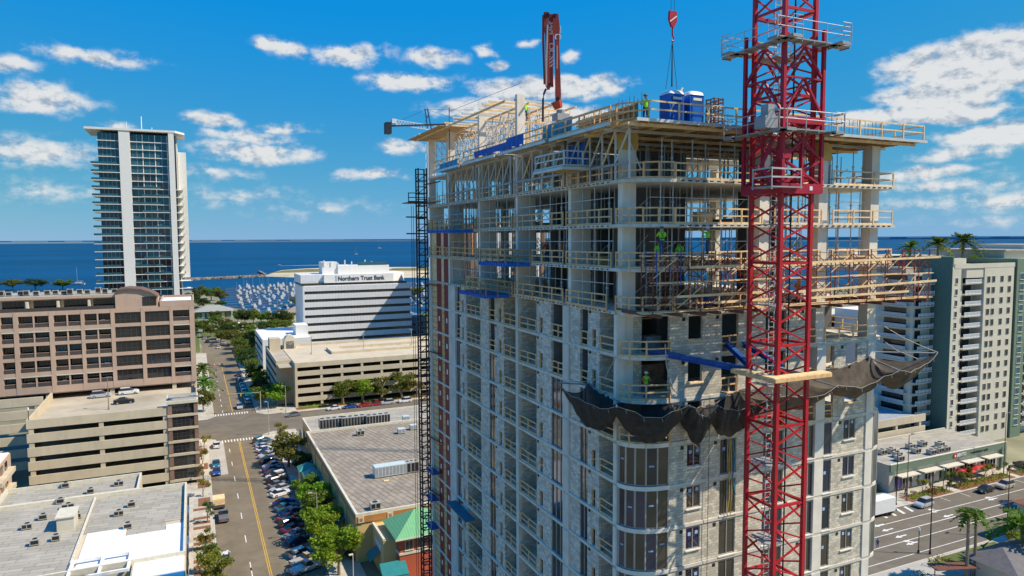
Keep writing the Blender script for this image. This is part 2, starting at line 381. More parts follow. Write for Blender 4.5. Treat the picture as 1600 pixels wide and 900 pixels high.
# far columns, core and partitions of the open floors
for (X, Y) in ((33, 74), (33, 81.2), (40, 81.2), (47, 81.2), (50, 74), (50, 66), (50, 58), (50, 50), (44, 72), (41.5, 44.5), (46.5, 46)):
    for k in range(-2, 2):
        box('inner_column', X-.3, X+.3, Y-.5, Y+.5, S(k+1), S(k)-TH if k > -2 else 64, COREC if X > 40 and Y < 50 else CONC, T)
for k in range(-2, 2):
    z0, z1 = S(k+1), (S(k)-TH if k > -2 else 64)
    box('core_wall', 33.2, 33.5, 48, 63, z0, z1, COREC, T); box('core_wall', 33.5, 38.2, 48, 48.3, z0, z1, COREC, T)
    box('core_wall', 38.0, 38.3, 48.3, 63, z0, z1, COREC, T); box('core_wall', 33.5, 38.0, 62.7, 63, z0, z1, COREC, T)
    if k >= -1:
        box('partition_wall', 29.6, 29.8, 43.2, 45.8, z0, z1, BLOCKIN, T); box('partition_wall', 29.0, 32.2, 43.3, 43.5, z0, z1, BLOCKIN, T)
        box('partition_wall', 30.2, 30.4, 49, 52.5, z0, z1, BLOCKIN, T); box('partition_wall', 30.6, 33.0, 57.0, 57.2, z0, z1, BLOCKIN, T)

def rail(par, p0, p1, m_=WOOD, h=1.06, step=1.75, toe=True, th=.085, last=True):
    p0 = Vector(p0); p1 = Vector(p1); L = (p1-p0).length; n = max(1, round(L/step))
    u = Vector((0, 0, 1)); j = lambda: u*random.uniform(-.03, .03)
    g = bar('guardrail', p0+u*h+j(), p1+u*h+j(), th*.7, .10, m_, par); bar('mid_rail', p0+u*h*.53+j(), p1+u*h*.53+j(), th*.7, .095, m_, g)
    if toe: bar('toe_board', p0+u*.07, p1+u*.07, th*.6, .13, m_, g)
    for i in range(n+1 if last else n):
        p = p0.lerp(p1, i/n)+j(); q_ = random.uniform(.9, 1.18); bar('post', p-u*.18, p+u*(h+.04), th*q_, th*1.1*q_, m_, g)
    return g
def rail_path(par, pts, **kw):
    for i, (a, b) in enumerate(zip(pts[:-1], pts[1:])): rail(par, a, b, last=i == len(pts)-2, **kw)
# rails of the open floors (edges)
for k in (-1, 0, 1, 2):
    z = S(k)
    ys = [81.6, 75.2, 65.9, 57.0, 47.5, 40.6] if k != 2 else [69, 57.0, 47.5, 41.2]
    for a, b in zip(ys[:-1], ys[1:]):
        rail(T, (26.22, a-.3, z), (26.22, b+.25, z))
    ar = [(26.25, 40.3)]+[(x, y-.18) for x, y in arc_near()[3::3]]
    rail_path(T, [(x, y, z) for x, y in ar], step=1.5)
    for X0, X1 in ((29.3, 36.9), (38.1, 42.7), (43.9, 50.4)):
        if k == 2 and X0 > 29.4: continue
        rail(T, (X0, 37.85, z), (X1, 37.85, z), m_=WOODP, step=1.9)
    if k < 2: rail(T, (50.45, 37.9, z), (50.45, 48, z), m_=WOODP, step=2.2)
for X0, X1 in ((43.8, 48.4),): rail(T, (X0, 38.2, S(3)), (X1, 38.2, S(3)), m_=WOODP)
rail(T, (49.5, 38.3, S(3)), (50.7, 39.6, S(3)), m_=WOODP)
rail(T, (50.8, 39.6, S(3)), (50.8, 44, S(3)), m_=WOODP)
for k in (4, 5, 6): rail(T, (49.6, 38.3, S(k)), (50.8, 39.6, S(k)), m_=WOODP)

# ---- left face below the open floors, storey by storey (Y ranges read off the photograph)
LEFT = [('C',79.0,78.15),('T',78.09,76.42),('R',76.42,74.81),('T',74.81,73.92),('R',73.92,72.25),('C',72.19,70.12),('O',70.12,68.93),
 ('N',68.93,67.02,68.3,67.75),('L',67.02,63.12),('W',63.12,60.99),('O',60.99,59.59),('N',59.59,57.51,58.65,58.05),('L',57.51,54.74),
 ('C',54.74,54.22),('L',54.22,50.87),('N',50.87,48.27,50.35,49.78),('O',48.27,46.18),('P',46.18,45.25),('W',45.25,43.77),
 ('O',43.77,42.68),('N',42.68,41.12,42.12,41.6),('L',41.12,39.05),('C',39.05,38.72)]
WX0, WX1 = 26.38, 26.60
for k in range(2, TOPK):
    z0, z1 = S(k+1), S(k)-TH
    if not (seen((XL, 60, z1), 400) or seen((XL, 80, z1), 100)): 
        box('block_wall', WX0, WX1, 40.1, 81.6, z0, z1, CMUX, T); continue
    box('partition_wall', 30.6, 30.8, 41.5, 81, z0, z1, SHADEIN, T)  # dark wall closing off the rooms, so that they look unlit
    for e in LEFT:
        t_, a, b = e[0], e[2]*YK, e[1]*YK                     # a<b
        if t_ == 'C': box('column', 26.2 if b < 50 else 26.27, 26.9, a, b, z0, z1, CONCL if b < 50 else CONC, T)
        elif t_ == 'P': box('column', 26.24, 26.9, a, b, z0, z1, CONC, T)
        elif t_ == 'W': box('block_wall', WX0, WX1, a, b, z0, z1, CMUX, T)
        elif t_ == 'N':
            c, d = e[4]*YK, e[3]*YK; w0, w1 = z0+.12, z0+1.42
            mb = MB().box(WX0, WX1, a, c, z0, z1).box(WX0, WX1, d, b, z0, z1).box(WX0, WX1, c, d, w1, z1).box(WX0, WX1, c, d, z0, w0)
            w = obj('block_wall', mb, CMUX, T)
            mb = MB().box(26.44, 26.58, c, c+.05, w0, w1).box(26.44, 26.58, d-.05, d, w0, w1).box(26.44, 26.58, c+.05, d-.05, w1-.05, w1)
            obj('window_frame', mb, WOOD, T)
            if k < 7: bar('window_rail', (26.5, c+.05, w0+.55), (26.5, d-.05, w0+.55), .04, .07, WOOD, T)
            if seen((XL, a, z1)): box('wall_bracket', 26.30, 26.38, b-.45, b-.25, z1-.22, z1-.05, DARKST, T)
        elif t_ == 'L':
            deep = 28.2
            box('loggia_wall', deep, deep+.2, a-.15, b, z0, z1, CMUX, T)
            box('loggia_side_wall', 26.62, deep, b-.001, b+.18, z0, z1, CMUY, T); box('loggia_side_wall', 26.62, deep, a-.18, a+.001, z0, z1, CMUY, T)
            dd = (b-a); box('doorway_shade', deep-.04, deep-.01, a+dd*.35, a+dd*.85, z0, z0+2.35, SHADEIN, T)  # dark panel laid on the wall as the shade of an open door
            if seen((XL, a, z0), 20): rail(T, (26.42, b-.12, z0), (26.42, a+.12, z0), step=1.5)
        elif t_ == 'O':
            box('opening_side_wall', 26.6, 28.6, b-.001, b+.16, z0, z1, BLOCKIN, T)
            if k < 4:
                if seen((XL, a, z0), 20): rail(T, (26.45, b-.08, z0), (26.45, a+.08, z0), step=.9)
            else:
                g = box('window_glass', 26.50, 26.53, a, b, z0+.05, z1, GLASSB if (k+int(a)) % 3 else GLASSD, T)
                n = 3 if b-a > 1.8 else 2
                for i in range(n+1):
                    y = a+(b-a)*i/n; box('mullion', 26.44, 26.56, y-.03, y+.03, z0+.05, z1, FRAME, g)
                box('sill', 26.42, 26.58, a, b, z0, z0+.06, FRAME, g)
        elif t_ == 'T':
            pn = box('timber_panel', 26.40, 26.5, a, b, z0, z1, WOODP, T)
            for i in range(3):
                y = a+(b-a)*(i+.5)/3; bar('batten', (26.38, y, z0), (26.38, y, z1), .05, .09, WOOD, pn)
            for i in range(4): bar('batten', (26.36, a, z0+.3+i*.68), (26.36, b, z0+.3+i*.68), .04, .06, PLY, pn)
        elif t_ == 'R':
            pn = box('red_panel', 26.38, 26.46, a+.03, b-.03, z0+.02, z1-.02, REDP, T)
            if k > 2: box('sticker', 26.365, 26.378, a+(b-a)*.4, a+(b-a)*.62, z0+1.3, z0+1.85, WHITE, pn)
# timber and red panels also stand on the two open floors at the far end
for k in (0, 1):
    z0, z1 = S(k+1), S(k)-TH
    for t_, a, b in [(e[0], e[2]*YK, e[1]*YK) for e in LEFT[1:5]]:
        if t_ == 'T': box('timber_panel', 26.40, 26.5, a, b, z0, z1, WOODP, T)
        else: box('red_panel', 26.38, 26.46, a+.03, b-.03, z0+.02, z1-.02, REDP, T)

# ---- front face
FRONT = [('W',29.15,30.72),('w',30.72,31.95),('W',31.95,33.65),('t',33.65,35.15),('W',35.15,37.7),('t',37.7,39.7),('W',39.7,41.75),('t',41.75,42.85),
 ('C',42.85,43.78),('t',43.85,44.75),('W',44.75,46.0),('w',46.0,47.3),('W',47.3,48.4),('C',48.4,49.2)]
FY0, FY1 = 38.11, 38.33
for k in range(2, TOPK):
    z0, z1 = S(k+1), S(k)-TH
    if not seen((40, YF, z1), 120):
        box('block_wall', 29.2, 49.2, FY0, FY1, z0, z1, CMUY, T); continue
    box('partition_wall', 29.5, 50.5, 43.4, 43.6, z0, z1, SHADEIN, T)  # dark wall behind the front rooms, coloured as their shade
    for (t_, a, b) in FRONT:
        if k == 2 and a > 42.8: continue
        if t_ == 'W':
            box('block_wall', a, b, FY0, FY1, z0, z1, CMUY, T)
            if a in (29.15, 31.95, 44.75, 39.7): box('vent_hole_shade', b-.55, b-.28, FY0-.012, FY0-.004, z1-.42, z1-.16, DARKST, T)  # hole is a dark plate on the wall face, its shade painted
        elif t_ == 'C': box('column', a, b, 38.02, 38.9, z0, z1, CONCL, T)
        else:
            lo = z0+.06 if t_ == 't' else z1-1.72
            hi = z1-.12
            fin = k >= 5
            box('lintel', a, b, FY0, FY1, hi, z1, CMUY, T)
            if lo > z0+.1: box('block_wall', a, b, FY0, FY1, z0, lo, CMUY, T)
            if fin:
                g = box('window_glass', a, b, 38.2, 38.23, lo, hi, random.choice((GLASSD, GLASSN, GLASSB)), T)
                fr = MB().box(a, a+.07, 38.16, 38.27, lo, hi).box(b-.07, b, 38.16, 38.27, lo, hi).box(a+.07, b-.07, 38.16, 38.27, hi-.07, hi).box(a+.07, b-.07, 38.16, 38.27, lo, lo+.07)
                if b-a > 1.0: c = (a+b)/2; fr.box(c-.04, c+.04, 38.15, 38.28, lo+.07, hi-.07)
                obj('frame', fr, FRAME, g); box('sill', a-.06, b+.06, 38.0, 38.15, lo-.09, lo-.01, CONCL, g)
                for i in range(2 if t_ == 'w' else 1):
                    if random.random() < .8:
                        xx = a+(b-a)*(.2+.5*i); zz = lo+(hi-lo)*random.uniform(.55, .75); box('sticker', xx, xx+.24, 38.185, 38.195, zz, zz+.24, STICK, g)
            else:
                box('window_board', a-.08, b+.08, 38.0, 38.13, lo-.12, lo-.03, WOODP, T)
                if t_ == 't':
                    rail(T, (a+.05, 38.2, z0), (b-.05, 38.2, z0), m_=WOOD, step=.8, toe=False)
# ---- rounded corner bay near the crane: rails above, curved glazing below
def arc_pt(t, rx=2.9, ry=1.95, cx=29.2, cy=40.0): return Vector((cx-rx*math.cos(t), cy-ry*math.sin(t), 0))
def arc_pt2(t): return Vector((49.2+1.75*math.sin(t), 39.8-1.75*math.cos(t), 0))
for k in range(2, TOPK):
    z0, z1 = S(k+1), S(k)-TH
    if not seen((27.5, 38.5, z1), 40): continue
    u = Vector((0, 0, 1))
    if k < 5:
        pts = [arc_pt(math.pi/2*i/4)+u*z0 for i in (0.25, 1.2, 2.4, 4)]
        if k >= 3: rail_path(T, pts, step=1.4)
        else: rail_path(T, pts, step=1.4)
        box('column', 26.75, 27.65, 40.2, 40.9, z0, z1, CONCL, T)
        box('room_wall', 26.9, 31.5, 43.1, 43.3, z0, z1, SHADEIN, T)
    else:
        n = 5; bay = None
        for i in range(n):
            t0, t1 = math.pi/2*(i/n*.97+.02), math.pi/2*((i+1)/n*.97+.02)
            a, b = arc_pt(t0, 2.8, 1.86), arc_pt(t1, 2.8, 1.86)
            if bay is None:
                bay = obj('bay_window_frame', MB().grid(lambda s_, t_: tuple(arc_pt(math.pi/2*s_, 2.78+.0*t_, 1.84)+u*(z0+.02+.10*t_)), 10, 1), FRAME, T)
            d = (b-a); L = d.length; ang = math.atan2(d.y, d.x)
            M_ = Matrix.Translation((a+b)/2+u*(z0+z1+.1)/2) @ Matrix.Rotation(ang, 4, 'Z') @ Matrix.Diagonal((L-.10, .03, z1-z0-.16, 1))
            put('pane', cube(random.choice((GLASSD, GLASSB, GLASSN, GLASSD))), bay, M_)  # pane tints picked at random in place of varied reflections
            if random.random() < .4:
                q = (a+b)/2+u*(z0+random.uniform(1.2, 1.9)); M2 = Matrix.Translation(q+Vector((d.y, -d.x, 0)).normalized()*.03) @ Matrix.Rotation(ang, 4, 'Z') @ Matrix.Diagonal((L*.45, .012, .10, 1)); put('sticker', cube(STICK), bay, M2)
            bar('mullion', a+u*(z0+.08), a+u*(z1), .10, .12, FRAME, bay)
            if i == n-1: bar('mullion', b+u*(z0+.08), b+u*(z1), .10, .12, FRAME, bay)
        box('room_wall', 26.9, 31.5, 43.1, 43.3, z0, z1, SHADEIN, T)
    # far rounded corner
    if k >= 5:
        a, b, c = arc_pt2(0.05), arc_pt2(.75), arc_pt2(1.5)
        g = None
        for p, q in ((a, b), (b, c)):
            d = q-p; ang = math.atan2(d.y, d.x)
            M_ = Matrix.Translation((p+q)/2*1+u*(z0+z1)/2) @ Matrix.Rotation(ang, 4, 'Z') @ Matrix.Diagonal((d.length-.05, .03, z1-z0-.1, 1))
            g = put('window_glass', cube(GLASSD), T, M_); bar('mullion', p+u*z0, p+u*z1, .09, .09, FRAME, g)
# corner bay: slightly proud white slab lip
for k in range(5, 12):
    obj('slab_lip', MB().grid(lambda s_, t_: tuple(arc_pt(math.pi/2*s_, 2.93, 1.98)+Vector((0, 0, S(k)-.26+.30*t_))), 14, 1), CONCL, T)

# ---------------------------------------------------------------- shoring props on the open floors
NPROP = 0
FLN = {1: 'third', 0: 'second', -1: 'first', -2: 'topmost'}
def prop_mesh(h):
    mb = MB().tube([(0, 0, 0), (0, 0, h*.55)], .06, 6).tube([(0, 0, h*.55), (0, 0, h)], .042, 6).box(-.1, .1, -.1, .1, 0, .02).box(-.1, .1, -.1, .1, h-.02, h).box(-.07, .07, -.07, .07, h*.55-.05, h*.55+.04)
    return mb.mesh('prop', STEEL)
for k in range(-2, 2):
    z0 = S(k+1); z1 = S(k)-TH if k > -2 else 63.6
    me = prop_mesh(z1-z0)
    spots = []
    for i in range(22):
        Y = 42.0+i*1.78
        if any(abs(Y-c) < .45 for c in (46.9, 56.5, 65.4, 74.6, 81.4)): Y += .6
        spots.append((26.75, Y, 'at left edge', i))
        if i % 2 == 0: spots.append((29.2+(i % 3)*.4, Y+.5, 'one row behind left edge', i//2))
    for i in range(17):
        X = 28.6+i*1.30
        spots.append((X, 38.6+(.3 if i % 2 else 0), 'at front edge', i))
        if i > 11: continue
        X = 28.6+i*1.85
        if True: spots.append((X+.7, 41.2+(i % 3)*.5, 'one row behind front edge', i))
        if i % 2: spots.append((X+1.2, 45.5+(i % 4), 'two rows behind front edge', i//2))
    for (X, Y, where_, num_) in spots:
        if 33 < X < 38.5 and 47.5 < Y < 63.3: continue
        o = put('shoring_prop', me, None, Matrix.Translation((X+random.uniform(-.15, .15), Y, z0)))
        tag(o, 'steel shoring prop %s, %s open floor, %s from near corner' % (where_, FLN[k], ORD[num_]), 'prop', 'shoring props on the open floors'); NPROP += 1

for k in range(-2, 2):                                   # the many props deeper inside
    z0 = S(k+1); z1 = S(k)-TH if k > -2 else 63.6; mb = MB(); rq = random.Random(40+k)
    for i in range(12):
        for j in range(22):
            X = 28.4+i*1.85+rq.uniform(-.4, .4); Y = 41.8+j*1.85+rq.uniform(-.4, .4)
            if 32.8 < X < 38.6 and 47.6 < Y < 63.4: continue
            if X > Y*.80 and X < Y*.88 and k < 1 and rq.random() < .6: continue
            if X > 31.5 and Y > 45.5 and rq.random() < .35: continue
            mb.tube([(X, Y, z0), (X, Y, z0+1.7)], .05, 5).tube([(X, Y, z0+1.7), (X, Y, z1)], .034, 5)
            if rq.random() < .25: mb.bar((X, Y, z0+rq.uniform(.3, .9)), (X+1.8, Y, z0+rq.uniform(1.6, 2.3)), .045)
            if rq.random() < .18: mb.bar((X, Y, z0+rq.uniform(.3, .9)), (X, Y+1.8, z0+rq.uniform(1.6, 2.3)), .045)
    o = obj('shoring_props', mb, STEEL); tag(o, 'crowd of grey shoring props deep inside the %s open floor' % FLN[k], 'props', 'shoring props on the open floors'); o['kind'] = 'stuff'
    if k > -2:
        for (a, b) in (((26.5, 81, z0+1.75), (26.5, 66, z0+1.7)), ((26.5, 65, z0+1.7), (26.5, 41, z0+1.85)), ((28, 38.9, z0+1.8), (50, 38.7, z0+1.75))): rod('safety_line', a, b, .022, WHITE, T, 5)
pl = thing('wrapped_pallet', 'brown wrapped pallet stack in the rounded corner behind the orange sleeved worker', 'pallet', (29.3, 41.2, S(4)), 'pallets'); box('stack', 28.4, 30.6, 40.6, 41.8, S(4)+.15, S(4)+2.0, mat('wrapped_brown', (.20, .12, .08), .5, var=.5, nscale=3), pl); box('pallet', 28.3, 30.7, 40.5, 41.9, S(4), S(4)+.14, WOOD, pl)
pl = thing('crate', 'blue grey crate in the rounded corner one floor above the wrapped pallet', 'crate', (29.2, 40.6, S(3)), 'pallets'); box('body', 28.9, 30.1, 40.4, 41.2, S(3)+.1, S(3)+1.0, mat('crate_grey', (.25, .30, .36), .6, var=.3), pl); box('lid', 28.85, 30.15, 40.35, 41.25, S(3)+1.0, S(3)+1.06, GREYP, pl); bar('board', (28.4, 41.8, S(3)+2.2), (31, 42.2, S(3)+2.1), .15, .1, WOODP, pl)
rq = random.Random(8)
for i in range(16):
    k = rq.choice((-1, 0, 1)); X, Y = rq.choice(((rq.uniform(27.6, 29.2), rq.uniform(43, 80)), (rq.uniform(29, 42), rq.uniform(39.6, 43)))); z = S(k+1)
    tag(box('material_stack', X, X+rq.uniform(.8, 1.6), Y, Y+rq.uniform(.8, 2), z+.01, z+rq.uniform(.4, 1.3), rq.choice((PLY, WOOD, RUST, TARP, CONCL, WOODP))), 'stack of building material on the %s open floor, %s from the near corner' % (FLN[k], ORD[i]), 'material', 'material stacks')

# ---------------------------------------------------------------- formwork deck on top
DK = thing('formwork_deck', 'plywood and aluminium formwork deck crowning the near half of the unfinished tower', 'formwork', (38, 50, 64))
DZ = 64.4
for i in range(11):                                       # plywood sheets of the near deck
    x0 = 25.2+i*2.44
    for j in range(6):
        y0 = 36.5+j*2.44
        if i == 10 and j > 3: continue
        box('plywood_sheet', x0+.005, x0+2.435, y0+.005, y0+2.435, DZ-.04-random.uniform(0, .006), DZ, PLY, DK)
for i in range(27): bar('joist', (25.4+i, 36.45, DZ-.13), (25.4+i, 51, DZ-.13), .08, .16, PLY if i % 3 else WOODP, DK)
for j in range(6): bar('stringer', (24.9, 37.0+j*2.6, DZ-.32), (51.6, 37.0+j*2.6, DZ-.32), .12, .20, ALU if j % 2 else WOODP, DK)
bar('edge_beam', (25.2, 36.42, DZ-.1), (52.2, 36.42, DZ-.1), .07, .2, ALU, DK)
rail(DK, (26.2, 36.6, DZ), (52.0, 36.6, DZ), m_=WOODP, step=2.3, h=1.1, toe=False)
rail(DK, (52.0, 36.6, DZ), (52.0, 44, DZ), m_=WOODP, step=2.3, h=1.1, toe=False)
rail(DK, (25.0, 46.5, DZ), (25.0, 38.4, DZ), m_=WOOD, step=2.0, h=1.1)
rail(DK, (25.0, 38.4, DZ), (26.2, 36.6, DZ), m_=WOOD, step=2.0, h=1.1)
# edge platforms along the left face: trusses under a ply deck, each a table of its own
for i, (ya, yb) in enumerate(((38.4, 46.6), (47.2, 56.2), (57.0, 65.2), (66.0, 74.2))):
    tb = thing('formwork_table', 'silver truss formwork table on the left edge, %s from the near corner' % ORD[i], 'formwork', (25.6, (ya+yb)/2, S(-1)), 'formwork tables along the left edge')
    for j in range(int((yb-ya)/2.0)): box('plywood_sheet', 24.5, 27.4, ya+j*2.03, ya+j*2.03+2.0, DZ-.05, DZ-.005, PLYY if (i+j) % 3 == 0 else PLY, tb)
    bar('edge_beam', (24.45, ya, DZ-.15), (24.45, yb, DZ-.15), .14, .22, ALU, tb); bar('edge_beam', (26.0, ya, DZ-.2), (26.0, yb, DZ-.2), .10, .2, ALU, tb)
    bar('bottom_chord', (26.0, ya, S(-1)+1.0), (26.0, yb, S(-1)+1.0), .14, .16, GREYP, tb)
    n = int((yb-ya)/1.55)
    for j in range(n+1):
        y = ya+(yb-ya)*j/n
        bar('post', (26.0, y, S(-1)), (26.0, y, DZ-.3), .10, .10, ALU, tb)
        if j < n: bar('brace', (25.98, y, DZ-.3), (25.98, y+(yb-ya)/n, S(-1)+1.05), .09, .09, WOODP if j % 2 else ALU, tb); bar('brace', (26.9, y, S(-1)+.6), (26.9, y+(yb-ya)/n, DZ-.4), .07, .07, ALU, tb) if j < n else None
    mb = MB(); y = ya+.3
    while y < yb-.2: mb.bar((24.5, y, DZ-.11), (27.3, y, DZ-.11), .07, .12); y += .6
    obj('joists', mb, ALU, tb)
    rail(tb, (24.6, yb-.2, DZ), (24.6, ya+.1, DZ), m_=WOOD, step=1.9, h=1.0)
# low outrigger platform below the deck near the middle of the left face
pf = thing('outrigger_platform', 'yellow plywood outrigger platform with blue tarp jutting from the left face below the deck', 'platform', (25, 46, 62))
box('plywood_sheet', 23.9, 27.6, 43.4, 48.0, 61.98, 62.06, PLYY, pf); bar('edge_beam', (23.85, 43.4, 61.9), (23.85, 48.0, 61.9), .12, .2, ALU, pf)
bar('edge_beam', (23.9, 43.35, 61.9), (27.6, 43.35, 61.9), .12, .2, ALU, pf)
rail(pf, (24.0, 48, 62.05), (24.0, 43.5, 62.05), m_=ALU, step=1.6); rail(pf, (24.0, 43.5, 62.05), (27, 43.5, 62.05), m_=ALU, step=1.6)
def tarp(p0, p1, h, m_, label, seed):
    rr = random.Random(seed); p0 = Vector(p0); p1 = Vector(p1); n = 14
    off = [rr.uniform(-.12, .12) for _ in range(n+1)]
    mb = MB().grid(lambda s_, t_: tuple(p0.lerp(p1, s_)+Vector((off[int(s_*n+.5)]*(1-t_), .06*math.sin(s_*40+t_*3), -h*(1-t_)*(1+.12*math.sin(s_*17+seed))))), n, 4)
    o = obj('tarp', mb, m_); return tag(o, label, 'tarp', 'blue tarps on the top edge')
tarp((24.9, 48.5, DZ+1.15), (24.9, 44.0, DZ+1.25), 1.25, TARPC, 'bright cyan tarp hung on the rail below the standing pump boom', 1)
tarp((24.5, 62.0, DZ+.72), (24.5, 52.0, DZ+.72), .62, TARP, 'long low blue tarp along the left edge of the deck', 2)
tarp((24.5, 54.5, DZ+.95), (24.5, 51.2, DZ+1.0), .9, TARP, 'crumpled blue tarp beside the tallest bare column', 3)
tarp((24.5, 72.0, DZ+.5), (24.5, 66.5, DZ+.6), .95, TARPC, 'pale blue tarp at the far left end of the deck edge', 4)
tarp((26.1, 47.2, 63.9), (26.1, 44.0, 63.9), 1.7, TARP, 'dark blue tarp hanging inside the outrigger platform', 5)
# wall forms and rebar on the near deck
for i, (a, b, yy) in enumerate(((26.6, 27.0, 0),)):
    wf = thing('wall_form', 'brown timber wall form standing along the left edge of the top deck', 'formwork', (26.8, 42, DZ))
    box('form_panel', 26.7, 26.8, 38.6, 46.2, DZ, DZ+1.35, PLY, wf)
    for j in range(13): bar('strongback', (26.62, 38.8+j*.6, DZ), (26.62, 38.8+j*.6, DZ+1.4), .10, .10, WOOD, wf)
    for z in (.4, .9, 1.25): bar('waler', (26.54, 38.6, DZ+z), (26.54, 46.2, DZ+z), .08, .10, WOOD, wf)
def rebar_row(name, label, pts, h, r=.02):
    mb = MB()
    for p in pts: mb.tube([p, (p[0]+random.uniform(-.03, .03), p[1], p[2]+h*random.uniform(.8, 1.15))], r, 4)
    tag(obj('rebar_bundle', mb, RUST), label, 'rebar', 'rebar standing on the top deck')
rebar_row('r', 'row of thin rebar dowels above the brown wall form', [(27.2, 38.8+i*.45, DZ) for i in range(16)], 1.9)
rebar_row('r', 'row of thin rebar dowels right of the portable toilets', [(31.6+i*.28, 38.4, DZ) for i in range(10)], 1.3)
rebar_row('r', 'row of thin rebar dowels right of the crane cage', [(40.5+i*.42, 38.0+.05*(i % 2), DZ) for i in range(22)], 1.35)
kg = thing('rebar_cage', 'square brown column rebar cage rising left of the crane cage', 'rebar', (33.8, 39.4, DZ))
for dx in (-.4, 0, .4):
    for dy in (-.4, .4): rod('bar', (33.8+dx, 39.4+dy, DZ), (33.8+dx, 39.4+dy, DZ+2.3), .05, RUST, kg, 5)
for i in range(9):
    z = DZ+.2+i*.25; obj('tie', MB().box(33.35, 34.25, 38.95, 39.01, z, z+.06).box(33.35, 34.25, 39.79, 39.85, z, z+.06).box(33.35, 33.41, 39.01, 39.79, z, z+.06).box(34.19, 34.25, 39.01, 39.79, z, z+.06), WOODP if i % 3 == 0 else RUST, kg)
for i in range(6): tag(bar('lumber_stack', (39.8+i*.7, 37.6, DZ+.08), (41.6+i*1.6, 38.0, DZ+.10), .5, .16+.05*(i % 2), WOODP), 'low pile of pale lumber on the deck right of the crane, %s from the mast' % ORD[i], 'lumber', 'lumber piles on the deck')

# ---- higher formwork at the far end: bare joists on shoring frames
UP = thing('upper_formwork', 'far end formwork of bare joists on shoring frames above the deck', 'formwork', (30, 66, 64.4))
UZ = 69.0
box('deck_base', 26.3, 50, 51.5, 81.6, DZ-.3, DZ-.1, CONC, UP)
for i in range(19):
    Y = 56.5+i*1.32
    bar('joist', (24.6+random.uniform(-.4, .5), Y, UZ+random.uniform(-.05, .12)), (31+random.uniform(0, 2), Y+random.uniform(-.1, .1), UZ+random.uniform(-.05, .12)), .13, .16, WOODP if i % 3 else ALU, UP)
for i in range(5): box('plywood_sheet', 24.2, 27.2, 71.0+i*2.44, 73.4+i*2.44, UZ-.12, UZ-.06, PLY, UP)
for i in range(4): box('plywood_sheet', 27.25, 29.6, 73.44+i*2.44, 75.84+i*2.44, UZ-.12, UZ-.06, PLY, UP)
for xx in (25.0, 27.3, 29.6, 32.0): bar('stringer', (xx, 55.8, UZ-.2), (xx, 82.5, UZ-.2), .12, .18, WOODP, UP)
for i, Y in enumerate([57.6+j*1.9 for j in range(13)]):
    for j, X in enumerate((27.0, 29.0, 31.2)):
        fr = MB()
        for dx in (0, 1.2): fr.bar((X+dx, Y, DZ-.1), (X+dx, Y, UZ-.25), .07)
        for z in (.6, 1.5, 2.4, 3.3, 4.1): fr.bar((X, Y, DZ+z), (X+1.2, Y, DZ+z), .05)
        f_ = obj('shoring_frame', fr, WOODP if j else STEEL, UP)
        for zz in (.4, 2.3): bar('cross_brace', (X, Y, DZ+zz), (X, Y+1.9, DZ+zz+1.6), .05, .05, ALU, f_); bar('cross_brace', (X, Y, DZ+zz+1.6), (X, Y+1.9, DZ+zz), .05, .05, ALU, f_)
rod('post', (26.0, 73, DZ), (26.0, 73, 71.2), .05, RUST, UP); rod('cable', (26.0, 73, 70.8), (26.8, 56.5, 70.6), .02, DARKST, UP)

# ---------------------------------------------------------------- scaffold on the front face
SC = thing('outrigger_scaffold', 'rusty red frame scaffold carried on needle beams along the front face', 'scaffold', (38, 36, S(2)))
SZ = S(2)+.22
for i, X in enumerate([26.4, 28.2, 29.9, 31.3, 33.0, 34.6, 38.6, 40.4, 42.2, 44.4, 46.4, 48.2, 50.0, 51.8]):
    y0 = 35.4+(.25 if i % 2 else 0)
    bar('needle_beam', (X, y0, S(2)+.11), (X+random.uniform(-.1, .1), 40.5, S(2)+.11), .16, .22, RUST, SC)
fx = [26.2, 28.1, 30.0, 31.9, 33.6, 35.6, 37.7, 39.8, 41.7, 43.6, 45.5, 47.4, 49.3, 51.2, 52.4]
for i, X in enumerate(fx):
    for lv in range(2):
        z = SZ+lv*1.95; mb = MB()
        for y in (36.0, 37.25): mb.tube([(X, y, z), (X, y, z+1.9)], .038, 5)
        for zz in (.35, .8, 1.25, 1.75): mb.bar((X, 36.0, z+zz), (X, 37.25, z+zz), .035)
        mb.tube([(X, 36.35, z), (X, 36.35, z+1.3)], .02, 4)
        f_ = obj('frame', mb, SCAF if (i+lv) % 3 else RUST, SC)
        if i < len(fx)-1:
            X1 = fx[i+1]
            for y in (36.0, 37.25):
                bar('cross_brace', (X, y, z+.3), (X1, y, z+1.6), .045, .045, WOODP if (i+lv) % 2 else RUST, f_); bar('cross_brace', (X, y, z+1.6), (X1, y, z+.3), .04, .04, RUST, f_)
for lv, z in enumerate((SZ+.02, SZ+1.92)):
    X = 25.6 if lv == 0 else 26.6
    while X < 52.0:
        L = random.choice((3.0, 3.6, 4.2))
        for y in (36.15, 36.45, 36.75):
            if lv == 1 and y != 36.15 and random.random() < .35: continue
            zz = z+random.uniform(0, .05); bar('plank', (X, y, zz), (min(X+L+.3, 53), y, zz+random.uniform(-.03, .05)), .24, .05, WOODP if random.random() < .7 else WOOD, SC)
        X += L
for (a, z0_, b, z1_) in ((28.0, SZ+1.05, 35.5, SZ+1.1), (38.5, SZ+1.0, 53.2, SZ+1.35), (38.5, SZ+3.0, 53.6, SZ+3.2), (29.0, SZ+2.9, 34.5, SZ+2.95), (31, SZ+.55, 36, SZ+.6), (39, SZ+.5, 50, SZ+.62)):
    bar('long_board', (a, 35.92, z0_), (b, 35.92, z1_), .05, .16, WOODP, SC)

